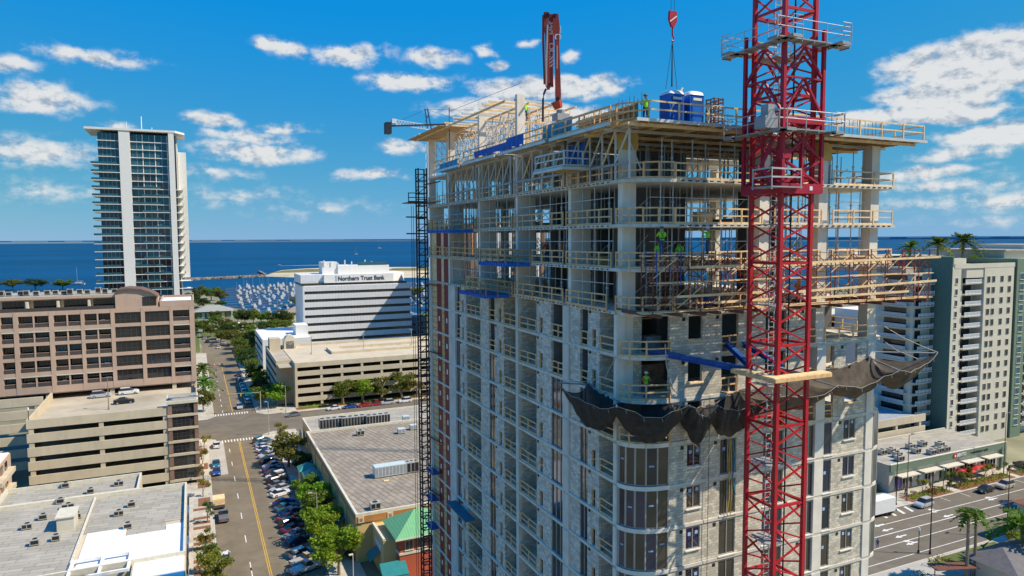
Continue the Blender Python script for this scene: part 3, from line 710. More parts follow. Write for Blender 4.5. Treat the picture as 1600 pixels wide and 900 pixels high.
# ---------------------------------------------------------------- debris net
def net(label, A, m_, sag, seed, nu=26, nv=9):
    """A: list of (inner point, outer point) stations; cloth sags between them"""
    rr = random.Random(seed); n = len(A)-1
    def fn(s_, t_):
        q = s_*n; i = min(int(q), n-1); f = q-i
        a = Vector(A[i][0]).lerp(Vector(A[i+1][0]), f); b = Vector(A[i][1]).lerp(Vector(A[i+1][1]), f)
        p = a.lerp(b, t_); droop = sag*(math.sin(math.pi*t_**.85)**.7)*(.35+.65*math.sin(math.pi*f)**.8)+.30*math.sin(math.pi*f)*t_*sag
        w = .15*math.sin(s_*n*9+seed+t_*2.3)*(1-.3*t_)+.08*math.sin(s_*n*23+t_*5)+.05*math.sin(s_*n*41-t_*7)
        return tuple(p+Vector((w*.5, w*.5, -droop+w*.6)))
    N_ = thing('debris_net', label, 'net', A[0][0], 'debris nets round the tower')
    obj('net_cloth', MB().grid(fn, nu*n, nv), m_, N_, smooth=True)
    e = [Vector(fn(i/(8*n), 1.0))+Vector((0, 0, .03)) for i in range(8*n+1)]; obj('edge_rope', MB().tube(e, .016, 5), ROPE, N_)
    e = [Vector(fn(i/(8*n), 0.0))+Vector((0, 0, .05)) for i in range(8*n+1)]; obj('edge_rope', MB().tube(e, .02, 5), ROPE, N_)
    for i in range(n+1): rod('arm', A[i][0], A[i][1], .05, GREYP, N_)
    for i in range(1, 8*n, 2):
        p = Vector(fn(i/(8*n), 1.0)); rod('tie', p+Vector((0, 0, -.02)), p+Vector((.08, 0, -.26)), .014, ROPE, N_, 4)
    return N_
z4 = S(4)
net('sagging black debris net wrapped round the near corner under the blue tie beam', [((26.2, 44.0, z4+.2), (24.0, 44.4, z4+.45)), ((26.3, 40.2, z4-.2), (24.6, 37.6, z4+.1)), ((29.3, 38.0, z4-.3), (28.6, 35.2, z4+.25))], NET, 2.3, 1)
net('dark pointed debris net hanging left of the crane mast', [((29.4, 37.98, z4-.3), (28.8, 35.2, z4+.2)), ((32.0, 37.98, z4-.9), (31.2, 35.6, z4-.1)), ((35.2, 37.98, z4+.1), (35.4, 35.0, z4+.35))], NET, 2.2, 5)
net('brown sunlit debris net just right of the crane mast', [((35.4, 37.98, z4+.1), (36.0, 34.9, z4+.3)), ((41.5, 37.98, z4+.5), (41.6, 35.0, z4+.3)), ((48.6, 37.9, z4+1.4), (48.2, 35.2, z4+.9))], NETB, 1.5, 9)
net('brown debris net flying out past the far right corner of the tower', [((48.8, 37.9, z4+1.2), (48.4, 35.2, z4+.9)), ((51.0, 40.2, z4+1.4), (55.6, 37.2, z4+1.4))], NETB, 2.0, 13)
def rope(label, pts, r, m_): return tag(obj('rope', MB().tube(pts, r, 5), m_), label, 'rope')
rope('white rope from the right column down to the tip of the brown net', [(50.2, 38.2, S(3)+.9), (52.3, 37.9, S(3)-.2), (54.2, 37.5, S(3)-1.0), (55.6, 37.2, z4+1.45)], .035, ROPE)
rope('white rope from the right column to the middle of the brown net', [(49.7, 38.0, S(3)-.1), (50.6, 37.2, S(3)-1.0), (51.9, 36.4, z4+1.35)], .035, ROPE)
rope('pale rope hanging in front of the rounded corner above the black net', [(28.4, 37.6, S(3)+.95), (28.45, 37.5, S(3)-.5), (28.6, 37.0, z4+1.0), (28.9, 36.0, z4+.4)], .04, ROPE)
rope('white rope slung from the near column to the left tip of the black net', [(26.2, 40.2, S(3)-.2), (26.0, 41.2, z4+1.3), (25.6, 42.6, z4+.75), (24.2, 44.3, z4+.5)], .03, ROPE)
rope('thin dark hoist line hanging down the front face left of the tall windows', [(32.5, 37.9, z4), (32.45, 37.9, 30)], .02, DARKST)
rope('yellow rope looped in front of the tall window left of the mast', [(34.4, 37.93, 42.9), (34.3, 37.9, 41), (34.4, 37.9, 38.4), (34.2, 37.9, 37.2), (34.5, 37.9, 37.0), (34.6, 37.9, 38.6), (34.45, 37.9, 42.6)], .035, mat('yellow_rope', (.62, .42, .05), .8))
rope('blue hose hanging in the tall window left of the mast', [(34.6, 37.9, 42.5), (34.85, 37.9, 41), (34.65, 37.9, 39.8), (34.95, 37.9, 38.5)], .05, TARPC)

# ---------------------------------------------------------------- blue tie beams, loading platforms
def ibeam(name, p0, p1, d, label):
    o = thing(name, label, 'beam', p0, 'blue mast ties')
    p0 = Vector(p0); p1 = Vector(p1); u = Vector((0, 0, 1))
    bar('web', p0, p1, .10, d, BLUEST, o); bar('flange', p0+u*d/2, p1+u*d/2, .34, .06, BLUEST, o); bar('flange', p0-u*d/2, p1-u*d/2, .34, .06, BLUEST, o)
    L = (p1-p0).length
    for i in range(1, int(L/1.1)): q = p0.lerp(p1, i*1.1/L); bar('stiffener', q-u*d*.42, q+u*d*.42, .24, .04, BLUEST, o)
ibeam('mast_tie', (28.0, 38.9, S(3)+.35), (33.2, 34.9, S(3)-.75), .36, 'long blue steel tie beam running from the rounded corner to the crane mast')
ibeam('mast_tie', (34.2, 38.3, S(3)+.55), (33.6, 35.1, S(3)-.65), .30, 'short blue steel tie beam ending at the tall window beside the mast')
ibeam('mast_tie', (35.6, 38.3, S(3)+.45), (36.4, 35.2, S(3)-.75), .30, 'blue steel tie beam passing behind the crane mast')
def loading_platform(y0, y1, z, label):
    o = thing('loading_platform', label, 'platform', (25, (y0+y1)/2, z), 'blue loading platforms on the left face')
    box('deck', 23.7, 26.2, y0, y1, z+.02, z+.09, BLUEST, o)
    for x in (23.72, 26.0): bar('side_beam', (x, y0, z-.08), (x, y1, z-.08), .10, .30, BLUEP, o)
    bar('front_beam', (23.7, y0, z-.08), (26.1, y0, z-.08), .08, .30, BLUEP, o)
    n = int((y1-y0)/.5)
    for i in range(n+1): bar('rib', (23.64, y0+(y1-y0)*i/n, z-.2), (23.64, y0+(y1-y0)*i/n, z+.1), .05, .05, BLUEST, o)
    rail(o, (23.8, y1, z+.1), (23.8, y0, z+.1), m_=PLY, step=1.4, toe=False); rail(o, (23.8, y0, z+.1), (26.1, y0, z+.1), m_=PLY, step=1.3, toe=False)
loading_platform(66.5, 74.2, S(0)-.1, 'dark blue loading platform highest on the left face beside the red panels')
loading_platform(53.3, 58.8, S(1)-.1, 'blue loading platform one floor down in the middle of the left face')
loading_platform(57.6, 64.2, S(2)-.1, 'blue loading platform lowest on the left face with a grey end')

# ---------------------------------------------------------------- hoist mast at the far left corner
HM = thing('hoist_mast', 'black lattice hoist mast climbing the far left edge of the tower', 'mast', (25.3, 82.4, 0))
hx0, hx1, hy0, hy1 = 25.15, 26.2, 82.0, 83.0
for i in range(44):
    z = 1.0+i*1.5
    if z > 64: break
    if not seen((25.3, 82, z), 60): continue
    s_ = obj('mast_section', MB().box(hx0, hx1, hy1-.05, hy1+.05, z+1.38, z+1.48), DARKST, HM)
    for x in (hx0, hx1):
        for y in (hy0, hy1): bar('post', (x, y, z), (x, y, z+1.5), .15, .15, DARKST, s_)
    for zz in (0, .75):
        for a, b in (((hx0, hy0), (hx1, hy0)), ((hx0, hy0), (hx0, hy1)), ((hx1, hy0), (hx1, hy1))): bar('rung', (*a, z+zz), (*b, z+zz), .10, .10, DARKST, s_)
    bar('brace', (hx0, hy0, z), (hx1, hy0, z+.75), .08, .08, RUST, s_); bar('brace', (hx0, hy1, z), (hx0, hy0, z+.75), .05, .05, DARKST, s_)
for z in (63.5, 61.2, 51.4, 43.2, 32.5, 25.8): bar('wall_tie', (25.9, 82.3, z), (26.4, 77.5, z+.1), .12, .12, RUST, HM)
box('platform', 23.8, 26.6, 81.9, 84.5, 61.3, 61.4, RUST, HM); rail(HM, (23.9, 82, 61.4), (26.2, 82, 61.4), m_=DARKST)
for z in (57.6, 59.6): bar('outrigger', (23.6, 82.1, z), (26.2, 82.1, z), .12, .16, RUST, HM)
for x in (24.35, 24.6): rod('guide_cable', (x, 82.4, 1), (x, 82.4, 61), .03, DARKST, HM, 5)
# green-blue folding landings and rails low on the left face
for i, (y, z) in enumerate(((80.2, 28.6), (80.6, 25.2), (80.8, 21.6))):
    p = thing('landing_flap', 'small blue landing flap beside the hoist mast, %s from the top' % ORD[i], 'platform', (25.6, y, z), 'landing flaps'); box('flap', 25.3, 26.3, y-1.6, y+.8, z, z+.12, BLUEST, p); rail(p, (25.35, y+.7, z+.1), (25.35, y-1.5, z+.1), m_=GREYP, toe=False)
box_ = thing('landing_flap', 'long teal landing flap low on the left face right of the red panels', 'platform', (25.8, 72, 27), 'landing flaps')
box('flap', 25.1, 26.3, 67.0, 73.0, 27.2, 27.36, mat('teal_steel', (.02, .16, .22), .6), box_)
# ---------------------------------------------------------------- tower crane
CX, CY, CS = 34.3, 33.6, 2.5
CR = thing('tower_crane', 'red lattice tower crane mast with climbing cage standing before the front face', 'crane', (CX, CY, 0))
h_ = CS/2
def section(z0, L, full):
    c4 = [(CX-h_, CY-h_), (CX+h_, CY-h_), (CX+h_, CY+h_), (CX-h_, CY+h_)]
    mb = MB()
    for i in range(4): a, b = c4[i], c4[(i+1) % 4]; mb.bar((*a, z0), (*b, z0), .14, .16)
    mb.bar((*c4[0], z0+.02), (*c4[2], z0+.02), .08, .08)
    s_ = obj('mast_section', mb, CRANE, CR)
    for i in range(4):
        a = c4[i]
        if full: bar('leg', (*a, z0), (*a, z0+L), .24, .24, CRANE, s_)
    nb = 4; bh = L/nb
    if not full:
        mb = MB()
        for i in range(4): mb.bar((*c4[i], z0), (*c4[i], z0+L), .27)
        obj('legs', mb, CRANE, s_); return
    for i in range(4):
        a, b = Vector((*c4[i], 0)), Vector((*c4[(i+1) % 4], 0)); u = Vector((0, 0, 1))
        for j in range(nb):
            lo, hi = z0+j*bh+.12, z0+(j+1)*bh-.12
            if (i//2+j) % 2: bar('brace', a+u*lo, b+u*hi, .10, .10, CRANE, s_)
            else: bar('brace', a+u*hi, b+u*lo, .10, .10, CRANE, s_)
    # ladder and rest platform
    lad = MB(); lx, ly = CX-.3, CY+.3
    for dx in (-.22, .22): lad.bar((lx+dx, ly, z0), (lx+dx, ly, z0+L), .05)
    z = z0
    while z < z0+L: lad.bar((lx-.22, ly, z), (lx+.22, ly, z), .035); z += .33
    obj('ladder', lad, STEEL, s_)
    hp = MB()
    for q in range(3):
        zz = z0+.8+q*1.5; pts = [(lx+.42*math.cos(t), ly+.3-.6*math.sin(t)-.25, zz) for t in (math.pi*i/6 for i in range(7))]; hp.tube(pts, .02, 4)
    obj('ladder_hoop', hp, STEEL, s_)
    box('rest_platform', CX-1.1, CX+.2, CY-.6, CY+1.1, z0+2.4, z0+2.46, GREYP, s_)
for i in range(-10, 8):
    z0 = 55.35+5.17*i
    section(z0, 5.17, -5 <= i <= 3)
rod('power_cable', (CX+.5, CY-.4, 10), (CX+.45, CY-.4, 75), .05, BLACK, CR); rod('power_cable', (CX-.7, CY-.8, 10), (CX-.65, CY-.8, 62), .03, BLACK, CR)
# climbing cage
CG = thing('climbing_cage', 'wide red climbing cage with grey catwalks clamped round the top of the crane mast', 'crane cage', (CX, CY, 60))
gs = 1.62; ccz = [ony(1215, y, CY-gs).z for y in (300, 268, 203, 62, 8)]
zb, zb1, zm, zt, ztop = ccz
c4 = [(CX-gs, CY-gs), (CX+gs, CY-gs), (CX+gs, CY+gs), (CX-gs, CY+gs)]
for i in range(4):
    a, b = Vector((*c4[i], 0)), Vector((*c4[(i+1) % 4], 0)); u = Vector((0, 0, 1))
    if i: bar('leg', a+u*zb, a+u*(zt+1.0 if i % 2 else zt), .21, .21, CRANED, CG)
    else: bar('leg', a+u*zb, a+u*(zt+.2), .21, .21, CRANED, CG)
    bar('bottom_beam', a+u*(zb+.25), b+u*(zb+.25), .22, .60, CRANED, CG); bar('mid_beam', a+u*(zm+.7), b+u*(zm+.7), .2, .42, CRANED, CG)
    mdl = (a+b)/2
    bar('post', mdl+u*zb, mdl+u*zm, .16, .16, CRANED, CG); 
    zz = [zb+.5, (zb+zm)/2+.2, zm+.6]
    for p, q in zip(zz[:-1], zz[1:]): bar('brace', a+u*p, b+u*q, .12, .12, CRANED, CG); bar('brace', a+u*q, b+u*p, .12, .12, CRANED, CG)
    zc = (zm+1.0, (zm+zt)/2+.6, zt-.2)
    bar('brace', a+u*zc[0], mdl+u*zc[1], .11, .11, CRANED, CG); bar('brace', b+u*zc[0], mdl+u*zc[1], .14, .14, CRANED, CG)
    bar('brace', a+u*zc[1], mdl+u*zc[2], .13, .13, CRANED, CG); bar('brace', b+u*zc[1], mdl+u*zc[2], .13, .13, CRANED, CG); bar('strut', a+u*zc[1], b+u*zc[1], .11, .11, CRANED, CG)
def catwalk(z, w, par, sides, long=0):
    for i in sides:
        a, b = Vector((*c4[i], z)), Vector((*c4[(i+1) % 4], z)); d = (b-a).normalized(); nrm = Vector((d.y, -d.x, 0))
        p, q = a-d*(w+long*.5), b+d*(w+long*.5)
        mb = MB().bar(p+nrm*w/2, q+nrm*w/2, w, .07)
        o = obj('catwalk', mb, GREYP, par)
        k = int((q-p).length/.9)
        for j in range(k+1): r0 = p.lerp(q, j/k); bar('joist', r0-Vector((0, 0, .1)), r0+nrm*w-Vector((0, 0, .1)), .05, .1, GREYP, o)
        r = MB()
        for j in range(k+1):
            if j % 2 == 0 or j == k: r0 = p.lerp(q, j/k)+nrm*w; r.tube([r0, r0+Vector((0, 0, 1.15))], .03, 5)
        for hh in (.6, 1.12): r.tube([p+nrm*w+Vector((0, 0, hh)), q+nrm*w+Vector((0, 0, hh))], .026, 5)
        for e in (p, q):
            for hh in (.6, 1.12): r.tube([e+Vector((0, 0, hh)), e+nrm*w+Vector((0, 0, hh))], .026, 5)
        obj('handrail', r, STEEL, o)
catwalk(zm, .75, CG, (0, 1, 2, 3), .6); catwalk(zt, .75, CG, (0, 1, 2, 3), 1.2)
# hydraulic ram side with small platform low on the left
box('ram_platform', CX-gs-1.3, CX-gs+1.2, CY-gs-.5, CY-gs+1.2, zb+.25, zb+.33, GREYP, CG)
rail(CG, (CX-gs-1.25, CY-gs-.45, zb+.33), (CX-gs+1.1, CY-gs-.45, zb+.33), m_=STEEL, toe=False, th=.05); rail(CG, (CX-gs-1.25, CY-gs+1.1, zb+.33), (CX-gs-1.25, CY-gs-.45, zb+.33), m_=STEEL, toe=False, th=.05)
rod('hydraulic_ram', (CX-gs+.1, CY-gs+.6, zb+.4), (CX-gs+.3, CY-gs+.5, zm-.3), .16, CRANE, CG, 10); bar('ram_arm', (CX-gs-.8, CY-gs+.9, zb+1.6), (CX-gs-.1, CY-gs+.6, zm-.3), .2, .2, CRANED, CG); bar('ram_arm', (CX-gs-.8, CY-gs+.9, zb+1.7), (CX-gs-.1, CY-gs+.6, zb+.3), .2, .2, CRANED, CG)
box('power_pack', CX-gs-1.5, CX-gs-.5, CY-gs-.1, CY-gs+.8, zm+.08, zm+.8, GREYP, CG); box('power_pack', CX-gs-1.2, CX-gs-.7, CY-gs, CY-gs+.6, zm+.8, zm+1.5, GREYP, CG)
box('ram_block', CX-h_-.45, CX-h_+.25, CY-h_-.5, CY-h_+.1, (zb+zm)/2+.2, (zb+zm)/2+.75, CRANED, CG)
box('white_label', CX+gs*.35, CX+gs*.35+.25, CY-gs-.13, CY-gs-.115, zb+.15, zb+.4, WHITE, CG)
# timber collar at the tie level
CO = thing('timber_collar', 'pale plywood collar round the crane mast at the blue ties', 'platform', (CX, CY, 48))
zc_ = ony(1214, 592, CY-h_-.6).z
for (x0, x1, y0, y1) in ((CX-2.2, CX+2.6, CY-2.0, CY-1.3), (CX-2.2, CX-1.35, CY-1.3, CY+1.8)): box('plank', x0, x1, y0, y1, zc_, zc_+.07, WOODP, CO)
for (p, q) in (((CX-2.2, CY-2.03), (CX+2.6, CY-2.03)), ((CX-2.23, CY-2.0), (CX-2.23, CY+1.8))): bar('edge_board', (*p, zc_-.10), (*q, zc_-.10), .06, .24, WOOD, CO)
for x in (-1, 1): bar('collar_beam', (CX+x*1.45, CY-1.9, zc_-.2), (CX+x*1.45, CY+1.9, zc_-.2), .2, .3, GREYP, CO)
# top of the crane, above the frame: slewing unit, jib and its trolley line
hk = ony(1051, 20, 39.3); dj = (Vector((hk.x, hk.y, 0))-Vector((CX, CY, 0))).normalized(); JZ = 97.0
tp = MB().box(CX-1.6, CX+1.6, CY-1.6, CY+1.6, 95.5, 97.5); obj('slewing_unit', tp, CRANED, CR)
nj = Vector((-dj.y, dj.x, 0)); base = Vector((CX, CY, JZ)); jb = MB()
for q, zz in ((.8, 0), (-.8, 0), (0, 1.5)): jb.bar(base+nj*q+Vector((0, 0, zz))-dj*14, base+nj*q+Vector((0, 0, zz))+dj*45, .16)
for i in range(-9, 30):
    p = base+dj*i*1.5
    jb.bar(p+nj*.8, p+dj*1.5-nj*.8, .08); jb.bar(p+nj*.8, p+dj*.75+Vector((0, 0, 1.5)), .08); jb.bar(p-nj*.8, p+dj*.75+Vector((0, 0, 1.5)), .08)
obj('jib', jb, CRANED, CR)
cw = base-dj*13; obj('counterweight', MB().box(cw.x-1, cw.x+1, cw.y-1, cw.y+1, JZ-3, JZ), CONC, CR)
HB = thing('hook_block', 'small red crane hook block with black slings hanging over the toilets', 'hook', (hk.x, hk.y, hk.z))
zh = hk.z; x, y = hk.x, hk.y
for d in (-.14, .14): rod('hoist_rope', (x+d, y, zh), (x+d*1.0, y, JZ), .014, DARKST, HB, 5)
mb = MB().add([(x-.28, y-.1, zh+.1), (x+.28, y-.1, zh+.1), (x+.34, y-.1, zh-.5), (x+.1, y-.1, zh-.95), (x-.12, y-.1, zh-.95), (x-.32, y-.1, zh-.45)]+[(x-.28, y+.1, zh+.1), (x+.28, y+.1, zh+.1), (x+.34, y+.1, zh-.5), (x+.1, y+.1, zh-.95), (x-.12, y+.1, zh-.95), (x-.32, y+.1, zh-.45)],
   [(0, 1, 2, 3, 4, 5), (11, 10, 9, 8, 7, 6)]+[(i, (i+5) % 6, (i+5) % 6+6, i+6) for i in range(6)])
obj('block', mb, CRANED, HB); bar('stripe', (x-.28, y-.107, zh-.62), (x+.26, y-.107, zh-.22), .012, .07, WHITE, HB)
obj('hook', MB().tube([(x, y, zh-.95), (x, y, zh-1.5), (x+.14, y, zh-1.65), (x+.1, y, zh-1.85), (x-.08, y, zh-1.85)], .06, 6), CRANE, HB)
for d in (-.03, .03): rod('sling', (x, y, zh-1.8), (x+d, y, zh-4.9), .03, DARKST, HB, 5)
rod('sling', (x, y, zh-1.9), (29.2, 38.9, 66.9), .018, DARKST, HB, 5); rod('sling', (x, y, zh-1.9), (30.7, 39.6, 66.95), .018, DARKST, HB, 5)

# ---------------------------------------------------------------- portable toilets
def toilet(x, y, label):
    o = thing('portable_toilet', label, 'toilet', (x, y, DZ), 'portable toilets on the top deck')
    w = .58; z = DZ
    obj('body', MB().box(x-w, x+w, y-w, y+w, z+.12, z+2.15), BLUEP, o); box('skid', x-w-.03, x+w+.03, y-w-.03, y+w+.03, z, z+.12, DARKST, o)
    for i in range(5): bar('rib', (x-w-.01, y-.4+i*.2, z+.3), (x-w-.01, y-.4+i*.2, z+1.7), .03, .06, BLUEST, o)
    d = box('door', x-w+.1, x+w-.1, y-w-.025, y-w-.001, z+.2, z+2.0, BLUEST, o)
    box('door_panel', x-w+.2, x+w-.2, y-w-.04, y-w-.026, z+.35, z+1.35, BLUEP, d); box('sign', x-.35, x+.35, y-w-.042, y-w-.027, z+1.76, z+1.93, WHITE, d)
    obj('roof', MB().grid(lambda s_, t_: (x-w-.05+s_*(2*w+.1), y-w-.05+t_*(2*w+.1), z+2.13+.32*(max(0, 1-(2*s_-1)**4)*max(0, 1-(2*t_-1)**4))**.5), 10, 10), WHITE, o, smooth=True)
    rod('vent_pipe', (x+.4, y+.4, z+2.2), (x+.4, y+.4, z+2.6), .05, GREYP, o)
toilet(29.75, 38.95, 'blue portable toilet with white roof, under the crane slings'); toilet(31.25, 38.75, 'blue portable toilet with white roof, nearer to the crane mast')
tag(bar('leaning_pole', (29.1, 38.2, DZ+1), (30.6, 38.9, 67.1), .07, .07, WOODP), 'pale pole leaning over the left toilet', 'pole')

# ---------------------------------------------------------------- concrete placing boom
BY = 52.0
b0 = ony(876, 172, BY); PB = thing('placing_boom', 'folded red concrete placing boom standing on the deck', 'pump boom', (b0.x, BY, DZ))
ex = Vector((math.cos(YAW), -math.sin(YAW), 0)); ey = Vector((math.sin(YAW), math.cos(YAW), 0))
def bp(px, py, d=0):
    p = ony(px, py, BY); return p+ey*d
rod('pedestal', (b0.x, BY, DZ), (b0.x, BY, b0.z), .35, GREYP, PB, 10); box('turntable', b0.x-.55, b0.x+.55, BY-.5, BY+.5, b0.z-.9, b0.z-.35, GREYP, PB)
for q in range(4): bar('stay', (b0.x+.9*math.cos(q*1.57+.7), BY+.9*math.sin(q*1.57+.7), DZ), (b0.x, BY, b0.z-.8), .09, .09, GREYP, PB)
def arm(pts, d, th):
    """tapered box boom: pts = (pixel x, pixel y, half width m)"""
    vs = []; fs = []; 
    for (px, py, w) in pts:
        c = bp(px, py, d)
        for a, b in ((-w, -th), (w, -th), (w, th), (-w, th)): vs.append(c+ex*a+ey*b)
    for i in range(len(pts)-1):
        for j in range(4): fs.append((i*4+j, i*4+(j+1) % 4, (i+1)*4+(j+1) % 4, (i+1)*4+j))
    fs += [(3, 2, 1, 0), tuple(range(len(vs)-4, len(vs)))]
    return obj('boom_arm', MB().add(vs, fs), BOOM, PB)
a1 = arm([(872, 160, .20), (872, 148, .24), (871, 100, .20), (870, 60, .19), (869, 45, .30), (868, 22, .22)], 0, .16)
a2 = arm([(861, 20, .18), (861, 40, .20), (861, 90, .18), (861.5, 120, .17), (863, 134, .12)], .45, .15)
a3 = arm([(853, 19, .20), (853, 45, .16), (855, 55, .17), (855.5, 100, .15), (856, 134, .17), (857, 140, .10)], .0, .14)
a4 = arm([(849, 22, .08), (849, 60, .10), (850.5, 110, .08), (851, 130, .08)], .35, .1)
for (px, py) in ((866, 26), (856, 24), (871, 155), (859, 133), (851, 26)): c = bp(px, py, -.2); rod('pivot', c-ey*.1, c+ey*.75, .14, DARKST, PB)
obj('foot', MB().tube([bp(869, 158), bp(873, 170)], .5, 8, .35), BOOM, PB)
for (px, y0, y1) in ((873.4, 80, 100), (870, 72, 108)): bar('white_stripe', bp(px, y0, -.19), bp(px, y1, -.19), .09, .012, WHITE, PB)
for s_, px, py, sz_ in (('CIC', 871, 51, .72), ('34M', 862, 42, .62), ('CIC', 861.5, 75, .60), ('SSS', 861.5, 95, .66)):
    me = textmesh(s_, sz_, .01, .02); me.materials.clear(); me.materials.append(WHITE)
    c = bp(px, py, -.185 if px > 865 else .28)
    R_ = Matrix((( 0, ex.x, -ey.x, c.x), (0, ex.y, -ey.y, c.y), (-1, 0, 0, c.z), (0, 0, 0, 1)))
    put('lettering', me, PB, R_)
obj('hose', MB().tube([bp(853, 139), bp(850, 146), bp(848.5, 155), bp(848.2, 180), bp(848.2, 190)], .09, 7), DARKST, PB)
obj('pipe', MB().tube([bp(855, 40, -.2), bp(853.5, 90, -.2), bp(853, 135, -.2)], .07, 6), GREYP, PB)
rope('thin slack cable from the placing boom to the far column', [(b0.x, BY, b0.z-.2), (27.5, 56, 67.6), (26.4, 58, 67.2)], .015, DARKST)

# ---------------------------------------------------------------- small crane beyond the tower
k0 = ony(660, 212, 150); FC = thing('distant_crane', 'small blue and white crane behind the far left corner of the tower', 'crane', (k0.x+6, 150, 0))
LB = mat('crane_blue', (.03, .09, .20), .5); LW = mat('crane_white', (.62, .66, .70), .5)
def kp(px, py): return ony(px, py, 150)
ms = MB(); b_ = kp(672, 205)
for dx in (-.8, .8):
    for dy in (-.8, .8): ms.bar((b_.x+dx, 150+dy, 0), (b_.x+dx, 150+dy, b_.z), .16)
z = 2
while z < b_.z-2: ms.bar((b_.x-.8, 149.2, z), (b_.x+.8, 149.2, z+2), .1); ms.bar((b_.x-.8, 149.2, z+2), (b_.x-.8, 150.8, z), .1); z += 2
obj('mast', ms, LW, FC)
for w, A_, B_ in ((.22, (664, 170), (668, 200)), (.22, (668, 170), (674, 202)), (.14, (664.5, 182), (671, 182)), (.14, (665, 190), (671, 176))): bar('tower_head', kp(*A_), kp(*B_), w, w, LB, FC)
jw = MB(); A0, A1 = kp(616, 194), kp(690, 206)
for off in (0, 1.0): jw.bar(A0+Vector((0, 0, off)), A1+Vector((0, 0, off)), .16)
for i in range(16): p = A0.lerp(A1, i/16); q = A0.lerp(A1, (i+.5)/16); r = A0.lerp(A1, (i+1)/16); jw.bar(p, q+Vector((0, 0, 1)), .1); jw.bar(q+Vector((0, 0, 1)), r, .1)
obj('jib', jw, LW, FC)
cj = MB(); C0, C1 = kp(605, 197), kp(700, 194)
for off in (0,): cj.bar(C0, C1, .35, .3)
obj('counter_jib', cj, DARKST, FC); p = kp(606, 199); box('counterweight', p.x-.6, p.x+.6, 149, 151, p.z-1.4, p.z+1.0, DARKST, FC); p = kp(615, 192); box('winch', p.x-.5, p.x+.5, 149.4, 150.6, p.z-.2, p.z+.8, LW, FC)
for A_ in ((620, 191), (720, 188), (740, 172)): rod('stay', kp(666, 171), kp(*A_), .03, DARKST, FC, 5)
# ---------------------------------------------------------------- water, land, streets
SEA = mat('sea_water', (.003, .062, .150), .55, kind='sea', bump=.25, spec=.06)
GRASS = mat('grass', (.10, .13, .03), .95, kind='grass'); LANDM = mat('city_ground', (.30, .28, .24), .95, var=.3, nscale=.08, kind='grass') if False else mat('city_ground', (.22, .21, .13), .95, var=.35, nscale=.06)
ASPH = mat('asphalt', (.185, .150, .100), .9, kind='asphalt', p=(.6, .05, 1), var=.15, nscale=.35); ASPH2 = mat('asphalt_dark', (.160, .137, .102), .9, kind='asphalt', p=(.05, .6, 1), var=.15, nscale=.35)
WALK = mat('sidewalk', (.46, .42, .34), .9, kind='tiles', p=(1.5, 1.5, .02, 0), var=.12); PAD = mat('concrete_pad', (.40, .38, .33), .9, var=.15, nscale=.3)
KERB = mat('kerb', (.50, .47, .40), .9); MULCH = mat('mulch', (.22, .10, .05), .95, var=.3, nscale=2); PAVER = mat('brick_paving', (.33, .17, .10), .9, kind='tiles', p=(.6, .3, .03, 0), var=.2)
PAINT = mat('road_paint', (.68, .67, .62), .8, var=.25, nscale=2); YPAINT = mat('road_paint_yellow', (.60, .36, .05), .8, var=.2, nscale=1.5)
SAND = mat('sand', (.52, .45, .30), .95, var=.3, nscale=.02); ROCK = mat('rock', (.20, .18, .15), .95, var=.4, nscale=.3)
struct('sea', MB().add([(-90000, 300, -1.2), (120000, 300, -1.2), (120000, 120000, -1.2), (-90000, 120000, -1.2)], [(0, 1, 2, 3)]), SEA)
coast = [(-2500, -800), (2500, -800), (2500, 560), (700, 560), (240, 520), (62, 500), (52, 560), (38, 600), (24, 640), (22, 760), (10, 860), (-60, 880), (-300, 900), (-900, 880), (-2500, 900)]
struct('ground', MB().prism(coast, -6, 0), LANDM)
def sheet(name, poly, z, m_):
    n = len(poly); o = obj(name, MB().prism(poly, z-.05, z), m_); o['kind'] = 'structure'; return o
def rect(name, x0, x1, y0, y1, z, m_): return sheet(name, [(x0, y0), (x1, y0), (x1, y1), (x0, y1)], z, m_)
# left street runs along Y, crossed at Y ~ 226; right avenue runs along X
rect('street', 2.2, 19.4, 96.5, 212.0, .012, ASPH); rect('street', 4.6, 17.6, 241.0, 380.0, .012, ASPH)
rect('cross_street', -120, 130, 212.0, 241.0, .016, ASPH2)
rect('avenue', -100, 420, 78.5, 96.5, .020, ASPH2)
rect('lane_pad', 2.3, 6.2, 180, 210.5, .024, PAD)
rect('pavement', -3.0, 2.2, 97, 211.5, .13, WALK); rect('pavement', 19.4, 25.0, 112, 211.5, .13, WALK); rect('pavement', 17.6, 26, 241.5, 380, .13, WALK); rect('pavement', -2, 4.6, 241.5, 380, .13, WALK)
rect('pavement', 25, 120, 236, 242.3, .13, WALK)
rect('pavement', 128, 300, 96.5, 103.5, .13, WALK); rect('pavement', 60, 300, 62, 78.3, .10, PAD)
rect('lawn', 118, 134, 74.5, 77.6, .14, GRASS); rect('lawn', 113, 127, 97.2, 102, .17, GRASS)
for (x0, x1, y0, y1) in ((2.05, 2.3, 97, 211.5), (19.3, 19.55, 112, 211.5), (4.45, 4.7, 241.5, 380), (17.5, 17.75, 241.5, 380)): rect('kerb', x0, x1, y0, y1, .15, KERB)
rect('kerb', 128, 300, 96.4, 96.65, .15, KERB); rect('kerb', 60, 300, 78.1, 78.4, .15, KERB)
for j in range(17):                                   # planting strips on the left pavement
    y = 116+j*2.6
    if j % 4 != 3: rect('planting_bed', -1.6, 1.5, y, y+1.3, .17, MULCH)
for y in (160, 172, 186, 200): rect('planting_bed', -.6, 1.8, y, y+5, .17, MULCH)
